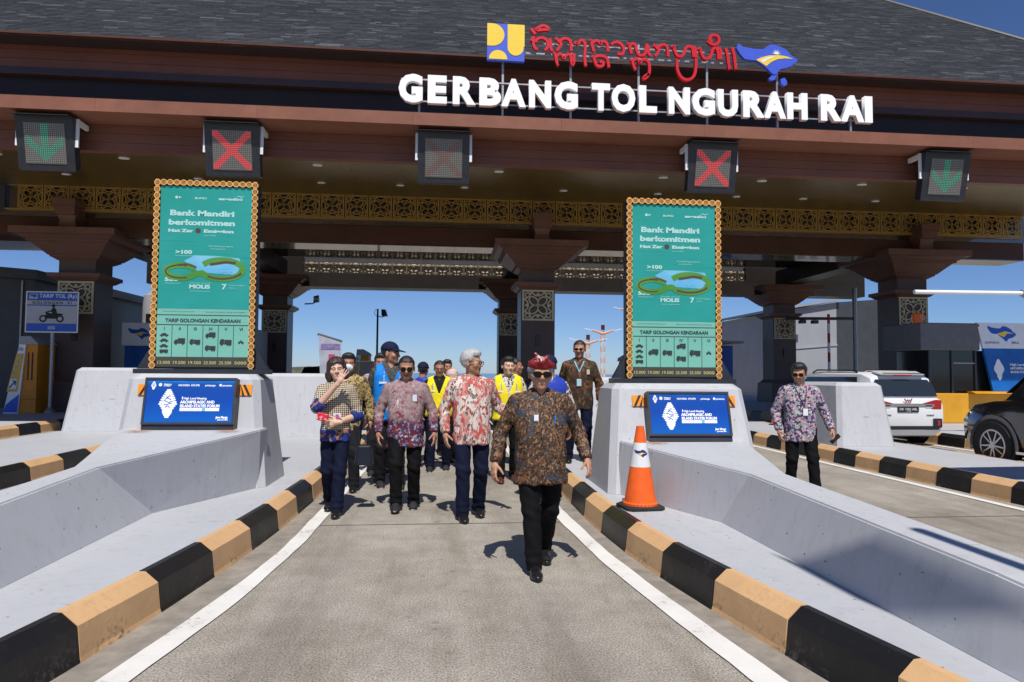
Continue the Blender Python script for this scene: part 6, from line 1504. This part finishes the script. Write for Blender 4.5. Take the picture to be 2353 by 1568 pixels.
def strip(t, G, pts, w_, mat, name, dy=.018):
    """band lying on the chest through (x,z) points"""
    s = G['s']; m = MB(); v = []
    P = []
    for a, b_ in zip(pts, pts[1:]):
        for q in np.linspace(0, 1, 6)[:-1]: P.append((a[0]+(b_[0]-a[0])*q, a[1]+(b_[1]-a[1])*q))
    P.append(pts[-1])
    for i, (x, z) in enumerate(P):
        a, b_ = P[max(0, i-1)], P[min(len(P)-1, i+1)]; d = np.array([b_[0]-a[0], b_[1]-a[1]]); d = d/np.linalg.norm(d); n = np.array([-d[1], d[0]])*w_/2
        for sg in (1, -1):
            xx, zz = x+sg*n[0], z+sg*n[1]; v.append((xx*s, chest_y(G, zz, xx)-dy, zz*s))
    m.add(v, [(2*i, 2*i+1, 2*i+3, 2*i+2) for i in range(len(P)-1)]); o_ = m.build(name, mat, t); md = o_.modifiers.new('thick', 'SOLIDIFY'); md.thickness = .003; md.offset = 0; return o_
# ---------------------------------------------------------------- shirts
B_FRONT = batik('brown_batik', [(.016, .011, .010), (.16, .078, .035), (.042, .021, .013), (.25, .14, .068), (.075, .037, .022)], 74, .035, fine=((.36, .22, .11), 150, .18, .30, .75), blot=[((.028, .040, .060), 6.5, .58, .62), ((.16, .055, .022), 7.5, .62, .66), ((.40, .30, .19), 11, .70, .73)], stretch=(1, 1, .75))
B_RED = batik('red_and_cream_batik', [(.60, .52, .46), (.52, .26, .21), (.62, .55, .50), (.44, .12, .10), (.40, .36, .37), (.58, .50, .44)], 30, .11, fine=((.30, .07, .06), 70, .10, .16, .5), blot=[((.46, .085, .07), 7, .51, .58), ((.16, .30, .27), 9, .69, .72), ((.50, .25, .20), 12, .58, .62), ((.62, .55, .49), 10, .62, .66)], low=(.92, .05, [(.62, .55, .48), (.30, .06, .05), (.60, .54, .47), (.10, .08, .08)], 34), stretch=(1, 1, .55))
B_PURP = batik('mauve_and_maroon_batik', [(.29, .20, .195), (.34, .245, .235), (.22, .12, .13), (.31, .22, .215), (.25, .165, .17)], 34, .05, fine=((.24, .13, .14), 130, .14, .22, .55), blot=[((.20, .03, .05), 15, .61, .635), ((.58, .45, .45), 18, .66, .68), ((.09, .06, .10), 21, .68, .70)], low=(.985, .035, [(.085, .012, .025), (.17, .018, .03), (.13, .18, .30), (.045, .04, .11), (.26, .31, .42), (.14, .015, .03)], 44))
def dotted():
    s = NT('cream_and_black_jacket', .75, .3)
    z = s.n('SeparateXYZ'); s.l(s.coord(), z.inputs[0])
    a = s.math('SINE', s.math('MULTIPLY', s.math('ADD', z.outputs[0], z.outputs[2]), 165)); b_ = s.math('SINE', s.math('MULTIPLY', s.math('SUBTRACT', z.outputs[0], z.outputs[2]), 150))
    c = s.ramp(s.math('MULTIPLY', a, b_), [(-.0, (.58, .48, .34)), (.04, (.028, .024, .022))])
    n = s.noise(9, 3, .5, dist=1.2); blue = s.ramp(n, [(.57, (.012, .030, .16)), (.60, (.42, .16, .04))])
    zl = s.math('ADD', z.outputs[2], s.math('MULTIPLY', n, .03)); k = s.ramp(zl, [(.90, (1, 1, 1)), (.915, (0, 0, 0))])
    c = s.mix(k, c, blue); s.color(c); s.bump(s.noise(9, 5), .25, .03); return s.m
B_WOM = dotted(); B_CUFF = batik('blue_and_orange_cuff', [(.012, .030, .17), (.014, .036, .20), (.012, .03, .15)], 14, .05, blot=[((.45, .17, .04), 11, .60, .63)])
B_GOLD = batik('gold_batik', [(.05, .035, .015), (.42, .29, .10), (.30, .20, .06), (.50, .38, .16)], 55, .02, fine=((.55, .42, .18), 110, .2, .3, .6))
B_DARK = batik('charcoal_batik', [(.03, .034, .032), (.075, .08, .072), (.045, .05, .047)], 40, .06)
B_PINK = batik('lilac_batik', [(.36, .27, .31), (.28, .18, .24), (.42, .33, .36), (.18, .09, .15)], 26, .06)
B_BW = batik('black_and_white_batik', [(.55, .52, .48), (.03, .028, .028), (.60, .57, .52), (.05, .04, .04)], 30, .10)
B_KERB = batik('dark_autumn_batik', [(.030, .020, .014), (.09, .035, .014), (.045, .045, .02), (.21, .075, .02), (.06, .025, .016)], 30, .09, blot=[((.05, .065, .035), 9, .60, .64), ((.26, .13, .03), 12, .70, .73)], stretch=(1, 1, .6))
B_RIGHT = batik('colourful_batik', [(.07, .045, .12), (.50, .36, .38), (.34, .24, .34), (.035, .03, .10), (.55, .44, .42), (.22, .38, .30), (.52, .30, .30)], 42, .03, blot=[((.34, .52, .44), 15, .67, .69), ((.62, .48, .12), 19, .73, .75), ((.03, .025, .09), 17, .70, .73)])
C_BLACK = cloth_mat('black_shirt_cloth', (.014, .014, .015)); C_NAVY = cloth_mat('navy_cloth', (.012, .016, .045)); C_PINKH = cloth_mat('pale_pink_veil', (.62, .43, .38), wr=.35)
V_BLUE = cloth_mat('bright_blue_vest', (.010, .20, .62), .6); V_ROYAL = cloth_mat('royal_blue_vest', (.022, .050, .36), .6); V_YEL = cloth_mat('yellow_vest', (.80, .66, .02), .6); TAPE = solid('reflective_tape', (.42, .43, .44, 1), .35, .5, .3, var=.1); WCARD = solid('white_card', (.75, .76, .78, 1), .5, .4, var=0)
CARDP = batik('printed_card', [(.65, .66, .72), (.62, .62, .68), (.45, .10, .25)], 18, 0)
def yb_vest():
    s = NT('blue_and_yellow_vest', .6, .3); z = s.n('SeparateXYZ'); s.l(s.coord(), z.inputs[0])
    s.color(s.ramp(z.outputs[2], [(0, (.80, .64, .02)), (.0, (.80, .64, .02)), (1, (.022, .05, .36))], 'CONSTANT')); return s
s = yb_vest(); rp = [n for n in s.t.nodes if n.bl_idname == 'ShaderNodeValToRGB'][0]; 
for l_ in list(rp.inputs[0].links): s.t.links.remove(l_)
zz = [n for n in s.t.nodes if n.bl_idname == 'ShaderNodeSeparateXYZ'][0]; s.l(s.math('MULTIPLY', zz.outputs[2], .5), rp.inputs[0]); rp.color_ramp.elements[1].position = .001; rp.color_ramp.elements[2].position = .605; V_YB = s.m

# ---------------------------------------------------------------- the walking group
# 1 the man in front
t, G = person('man in front in brown batik shirt and red headcloth with dark sunglasses', (.735, 5.30), 1.60, .02, (-.02, .06, .02), SK_A, H_GRY, 'sides', B_FRONT, T_BLK, SHOE, belly=.035, width=1.16, hem=.70,
    arms={0: dict(el=(-.325, .05, 1.10), wr=(-.375, -.05, .86), back=(-.9, -.5, 0), thumb=(.3, -1, 0), curl=.5), 1: dict(el=(.335, .06, 1.11), wr=(.375, -.10, .885), back=(.8, -.6, 0), thumb=(-.3, -1, 0), curl=.55)}, feet=((-.07, -.20), (.075, .24)), lift=(0, .045), mouth=.9, res=.85, hs=1.14)
glasses(t, G, True, .032, .68)
def udeng_mat():
    s = NT('red_headcloth', .5, .4); n = s.noise(22, 4, .6, dist=1.5); y = s.n('SeparateXYZ'); s.l(s.coord(), y.inputs[0])
    c = s.ramp(n, [(.555, (.22, .008, .012)), (.60, (.60, .48, .42))]); k = s.ramp(s.math('MULTIPLY', y.outputs[2], .5), [(.79, (0, 0, 0)), (.80, (1, 1, 1))])
    s.color(s.mix(k, (.22, .006, .012, 1), c)); s.bump(s.noise(14, 4), .4, .02); return s.m
def udeng(Q):
    x, y, z = Q[..., 0], Q[..., 1], Q[..., 2]
    d = smax(ell(Q, (0, .012, .062), (.094, .108, .064)), .040-z+.06*np.abs(x), .006)
    d = smin(d, cap(Q, (-.075, -.055, .070), (.012, -.088, .108), .020, .026), .012); d = smin(d, cap(Q, (.078, -.05, .072), (-.008, -.092, .092), .020, .022), .012)
    d = smin(d, cap(Q, (-.004, -.078, .100), (-.050, -.066, .150), .024, .010), .008); d = smin(d, cap(Q, (.012, -.080, .100), (.042, -.070, .136), .022, .010), .008)
    return d+.002*np.sin(x*90+z*70)
G['put']('headcloth', udeng, (-.13, -.15, .02), (.13, .15, .17), .006, udeng_mat())
badge(t, G, -.055, 1.235, .034, .048, WCARD, WCARD, 'name_badge', .012)
m = MB(); yy = chest_y(G, 1.22, .10)-.010; m.tube([(.10*G['s'], yy, 1.19*G['s']), (.10*G['s'], yy, 1.25*G['s'])], .0055, 6); m.build('pen', V_BLUE, t)
# 2 red and cream batik
t, G = person('grey haired man in red and cream batik shirt looking aside', (.27, 7.20), 1.72, .12, (1.02, .05, 0), SK_A, H_GRY, 'full', B_RED, T_NAVY, SHOE, belly=.015, width=1.06, hem=.75,
    arms={0: dict(el=(-.275, .06, 1.10), wr=(-.27, -.03, .86)), 1: dict(el=(.30, .10, 1.13), wr=(.40, -.10, 1.02), back=(.3, -.3, 1), thumb=(-1, -.4, 0))}, feet=((-.10, -.13), (.10, .10)), lift=(0, .01), res=.9, mouth=.3)
glasses(t, G, False, .025, .75)
# 3 mauve batik
t, G = person('man in mauve and maroon batik shirt with round sunglasses and chest badge', (-.44, 7.72), 1.655, 0, (.06, .16, 0), SK_B, H_BLK, 'short', B_PURP, T_BLK, SNEAK, belly=.022, width=1.12, hem=.70,
    arms={0: dict(el=(-.305, .05, 1.09), wr=(-.30, -.06, .85)), 1: dict(el=(.305, .05, 1.09), wr=(.325, -.05, .85))}, feet=((-.085, -.16), (.10, .05)), lift=(.025, 0), mouth=.6, res=.9, hs=1.12)
glasses(t, G, True, .026, .95); badge(t, G, .105, 1.255, .062, .088, CARDP, M['black'], 'id_badge', .010)
# 4 the woman
t, G = person('woman in cream and black patterned jacket shielding her face with one hand', (-1.17, 7.50), 1.63, .05, (.10, -.02, -.10), SK_C, H_BRN, 'bob', B_WOM, T_NAVY, SHOE, belly=0, width=.88, hem=.80,
    arms={0: dict(el=(-.19, -.17, 1.17), wr=(.05, -.24, 1.45), sl=.22, dir=(.42, -.02, .9), back=(-.45, -.9, .1), thumb=(1, 0, .2), curl=.08, spread=.9, th=1.0), 1: dict(el=(.245, .03, 1.08), wr=(.045, -.20, 1.015), sl=.34, dir=(-1, -.12, -.06), back=(-.1, -.9, .1), thumb=(0, 0, 1), curl=.75)}, feet=((-.07, .20), (.045, -.17)), lift=(.05, 0), mouth=.8, res=.9, collar=False)
s_ = G['s']
for (sh, el, wr, d) in G['AR']:      # broad printed cuffs
    u = wr-el; L = np.linalg.norm(u); c0 = el-u*.10; c1 = el+u*d['sl']
    v, f = grow(lambda P: np.maximum(cap(P, c0, c1, .070*s_, .074*s_)+.003*np.sin(P[..., 2]*60), np.maximum(((P-el)@u)/L-d['sl']*L-.005, -((P-el)@u)/L-.07*L)), *bounds([c0, c1], .1), .012, 1); obj('cuff', npmesh('cuff', v, f), B_CUFF, t)
badge(t, G, .03, 1.06, .075, .10, CARDP, WCARD, 'id_badge', .03)
m = MB(); wr = G['AR'][1][2]; el = G['AR'][1][1]; u = (wr-el)/np.linalg.norm(wr-el); c = wr-u*.03; a_, b_, c_ = frame(u, (0, 0, 1)); P = [tuple(c+(b_*math.cos(q)+c_*math.sin(q))*.031) for q in np.linspace(0, 2*math.pi, 13)]; m.tube(P, .006, 5); m.build('bracelet', M['black'], t)
R_P = batik('red_pouch_print', [(.62, .03, .05), (.72, .38, .38), (.55, .02, .04)], 45, .05)
pch = thing('phone_pouch', 'small red and pink pouch held in the hand of the woman', 'pouch', (-1.17, 7.50, 0), .05)
v, f = grow(lambda P: np.maximum(np.maximum(np.abs((P@np.array([.96, .1, -.25]))-(-.105*.96-.262*.1-1.035*.25))-.052, np.abs(P[..., 1]+.262)-.012), np.abs((P@np.array([.25, 0, .97]))-(-.105*.25+1.035*.97))-.036)-.006, np.array([-.21, -.32, .93]), np.array([.02, -.20, 1.13]), .008, 1); obj('pouch', npmesh('pouch', v, f), R_P, pch)
hb = thing('handbag', 'black leather handbag hanging from the arm of the woman', 'handbag', (-.87, 7.56, .50))
m = MB(); m.hexa([(-.10, -.07, 0), (.10, -.07, 0), (.10, .07, 0), (-.10, .07, 0)], [(-.075, -.03, .22), (.075, -.03, .22), (.075, .03, .22), (-.075, .03, .22)]); o_ = m.build('bag_body', SHOE, hb); bv = o_.modifiers.new('soft', 'BEVEL'); bv.width = .025; bv.segments = 3
m = MB(); m.tube([(-.05, 0, .21), (-.05, -.01, .40), (-.02, -.01, .52), (.02, -.01, .52), (.05, -.01, .40), (.05, 0, .21)], .008, 6); m.build('strap', SHOE, hb)
# 5 masked man
t, G = person('man in gold batik shirt wearing a white face mask behind the woman', (-1.25, 8.95), 1.72, .05, (.12, .02, 0), SK_B, H_BLK, 'full', B_GOLD, T_GREY, SHOE, width=1.05, hem=.74, feet=((-.1, .05), (.1, -.08)), res=1.1)
G['put']('face_mask', lambda Q: smax(smin(ell(Q, (0, -.075, -.045), (.056, .040, .048)), ell(Q, (0, -.098, -.030), (.022, .020, .030)), .02), -head_core(Q), .003) if False else smax(smin(ell(Q, (0, -.076, -.048), (.056, .040, .042)), ell(Q, (0, -.086, -.028), (.024, .034, .026)), .02), Q[..., 1]+.045, .006), (-.08, -.15, -.11), (.08, -.02, .02), .006, WCARD)
# 6 blue vest
t, G = person('tall man in bright blue safety vest and navy cap looking sideways', (-.73, 9.15), 1.87, .22, (1.0, .05, 0), SK_A, H_BLK, 'short', B_DARK, T_GREY, SNEAK, width=1.0, hem=.78, feet=((-.10, .08), (.10, -.12)), res=1.05)
cap_hat(t, G, C_NAVY); vo = vest(t, G, V_BLUE, zlo=.80)
for x in (-.105, .105): strip(t, G, [(x, 1.40), (x, 1.0)], .042, TAPE, 'reflective_tape', .020)
strip(t, G, [(-.17, .95), (0, .95), (.17, .95)], .05, TAPE, 'reflective_tape', .022); strip(t, G, [(-.15, 1.385), (-.07, 1.40)], .03, V_ROYAL, 'shoulder_band', .022); badge(t, G, -.105, 1.24, .10, .026, WCARD, WCARD, 'name_tag', .026)
# 7 lilac batik, mostly hidden
t, G = person('dark haired person in lilac batik half hidden behind the man in the blue vest', (-.97, 10.35), 1.76, .1, (0, 0, 0), SK_B, H_BLK, 'full', B_PINK, T_GREY, SNEAK, width=1.1, hem=.74, feet=((-.11, -.12), (.1, .1)), res=1.3)
# 8 yellow vest with spectacles
t, G = person('smiling man in spectacles and a yellow vest over a black shirt', (-.10, 10.70), 1.67, 0, (.04, .08, 0), SK_B, H_BLK, 'short', C_BLACK, T_NAVY, SNEAK, width=1.02, hem=.80, feet=((-.13, -.10), (.12, .06)), res=1.15, mouth=.7)
glasses(t, G, False, .024, .7); vest(t, G, V_YEL, zlo=.84); strip(t, G, [(-.11, 1.37), (-.11, 1.26)], .03, TAPE, 'reflective_tape', .020); badge(t, G, -.09, 1.235, .06, .02, WCARD, WCARD, 'name_tag', .024)
# 9 back view, blue and yellow jacket
t, G = person('capped man in blue and yellow jacket turned away behind the mauve batik man', (-.38, 11.5), 1.65, math.pi-.5, (.3, 0, 0), SK_B, H_BLK, 'short', V_YB, T_NAVY, SHOE, width=1.05, res=1.4, collar=False); cap_hat(t, G, C_NAVY)
# 10 veil
t, G = person('woman in a pale pink head veil behind the man in spectacles', (.12, 11.7), 1.55, .8, (.5, 0, 0), SK_C, H_BLK, 'none', C_NAVY, T_BLK, SHOE, width=.95, res=1.4, collar=False)
def veil(Q):
    x, y, z = Q[..., 0], Q[..., 1], Q[..., 2]
    d = smin(ell(Q, (0, .02, .03), (.094, .108, .104)), cap(Q, (0, .015, -.06), (0, .02, -.20), .095, .15), .04); d = np.maximum(d, -.24-z); return smax(d, -ell(Q, (0, -.10, -.012), (.056, .07, .078)), .01)+.003*np.sin(z*60+x*40)
G['put']('veil', veil, (-.2, -.2, -.26), (.2, .2, .16), .011, C_PINKH)
# 11 head behind
t, G = person('dark haired man in white shirt at the very back behind the veiled woman', (.02, 12.7), 1.72, .1, (.2, 0, 0), SK_B, H_BLK, 'full', B_BW, T_BLK, SHOE, res=1.4)
# 12 yellow vest, smiling
t, G = person('smiling man in yellow vest with reflective shoulder stripes and brown shoes', (.87, 9.60), 1.71, .05, (.22, .03, .03), SK_C, H_BLK, 'full', B_BW, T_BLK, SHOEB, width=1.03, hem=.78, feet=((-.12, -.12), (.10, .08)), res=1.1, mouth=.9)
vest(t, G, V_YEL, zlo=.84)
for x in (-.115, .115): strip(t, G, [(x, 1.39), (x, 1.25)], .035, TAPE, 'reflective_tape', .020); badge(t, G, x, 1.235, .085, .022, WCARD, WCARD, 'name_tag', .024)
# 13 yellow vest behind
t, G = person('man in yellow vest in profile just behind the smiling man in a yellow vest', (1.14, 11.2), 1.73, 1.1, (.3, 0, 0), SK_B, H_BLK, 'short', B_BW, T_NAVY, SHOE, res=1.4); vest(t, G, V_YEL, zlo=.84)
# 14 navy cap, back view
t, G = person('person in navy cap and blue and yellow vest seen from behind beside the front man', (1.22, 8.05), 1.69, math.pi+.1, (0, .1, 0), SK_B, H_BLK, 'short', B_BW, T_NAVY, SHOE, res=1.2); cap_hat(t, G, C_NAVY); vest(t, G, V_YB, back=True)
m = MB(); yb = .145; m.box(-.08, .08, 0, .003, 0, .05); txt('lettering', 'PUPR', 0, 1.245, .178, .042, WCARD, t, .13, 'CENTER', 0, .001, rot=(math.pi/2, 0, math.pi)); 
# 15 man on the island
t, G = person('man in dark autumn batik with a lanyard standing on the right island', (1.90, 9.64), 1.71, -.12, (-.18, .08, 0), SK_A, H_BLK, 'short', B_KERB, T_NAVY, SHOE, width=1.06, hem=.74, z0=KH, arms={0: dict(el=(-.26, .12, 1.10), wr=(-.14, .20, .92)), 1: dict(el=(.285, .04, 1.10), wr=(.285, -.02, .86))}, feet=((-.16, -.02), (.10, .02)), res=1.0)
glasses(t, G, True, .022, .6); LAN = solid('lanyard_ribbon', (.20, .48, .62, 1), .6, .3, var=.3, vs=20)
strip(t, G, [(-.075, 1.42), (-.01, 1.27)], .014, LAN, 'lanyard', .008); strip(t, G, [(.06, 1.42), (-.01, 1.27)], .014, LAN, 'lanyard', .010); badge(t, G, -.015, 1.12, .06, .10, solid('cyan_card', (.30, .62, .66, 1), .5), WCARD, 'id_card', .014); badge(t, G, .115, 1.27, .055, .08, solid('tan_card', (.60, .48, .36, 1), .5, var=.4, vs=40), M['black'], 'id_badge', .010)
# 16 man at the right
t, G = person('man in colourful purple and green batik with a lanyard walking in the right lane', (4.47, 8.30), 1.63, -.30, (-.32, .22, 0), SK_A, H_BLK, 'full', B_RIGHT, T_BLK, SHOE, belly=.015, width=1.10, hem=.70, arms={0: dict(el=(-.295, .05, 1.08), wr=(-.27, -.06, .83)), 1: dict(el=(.31, .02, 1.09), wr=(.365, -.12, .86), curl=.7)}, feet=((-.12, .05), (.16, -.14)), res=.95, mouth=.9, hs=1.10)
glasses(t, G, True, .026, .75); LB = solid('black_lanyard', (.02, .02, .022, 1), .6, .3, var=0)
strip(t, G, [(-.075, 1.42), (.03, 1.15)], .010, LB, 'lanyard', .008); strip(t, G, [(.075, 1.42), (.03, 1.15)], .010, LB, 'lanyard', .010); badge(t, G, .04, 1.09, .07, .10, WCARD, M['black'], 'id_badge', .014)
ph = thing('phone', 'black phone held by the man in the colourful batik', 'phone', (0, 0, 0)); W_ = G['AR'][1][2]; wv = Matrix.Rotation(-.30, 3, 'Z') @ Vector(W_); ph.location = (4.47+wv.x+.015, 8.30+wv.y-.045, wv.z-.10); ph.rotation_euler = (.5, .6, .2)
m = MB(); m.box(-.006, .006, -.035, .035, -.07, .07, .004); m.build('phone_case', M['black'], ph)
# ---------------------------------------------------------------- fit lettering widths, turn lettering into meshes
bpy.context.view_layer.update()
dg = bpy.context.evaluated_depsgraph_get()
wid = {o.name: wd for o, wd in fits}
for o in [x for x in bpy.data.objects if x.type == 'FONT']:
    nm = o.name; me = bpy.data.meshes.new_from_object(o.evaluated_get(dg)); me.name = o.data.name
    if nm in wid and o.dimensions.x > 1e-6: o.scale.x = wid[nm]/o.dimensions.x
    c = bpy.data.objects.new('tmp', me); c.parent = o.parent; c.location = o.location; c.rotation_euler = o.rotation_euler; c.scale = o.scale
    base = o.data.name
    for k in o.keys():
        if k in ('label', 'kind'): c[k] = o[k]
    bpy.data.objects.remove(o); c.name = nm; col.objects.link(c)
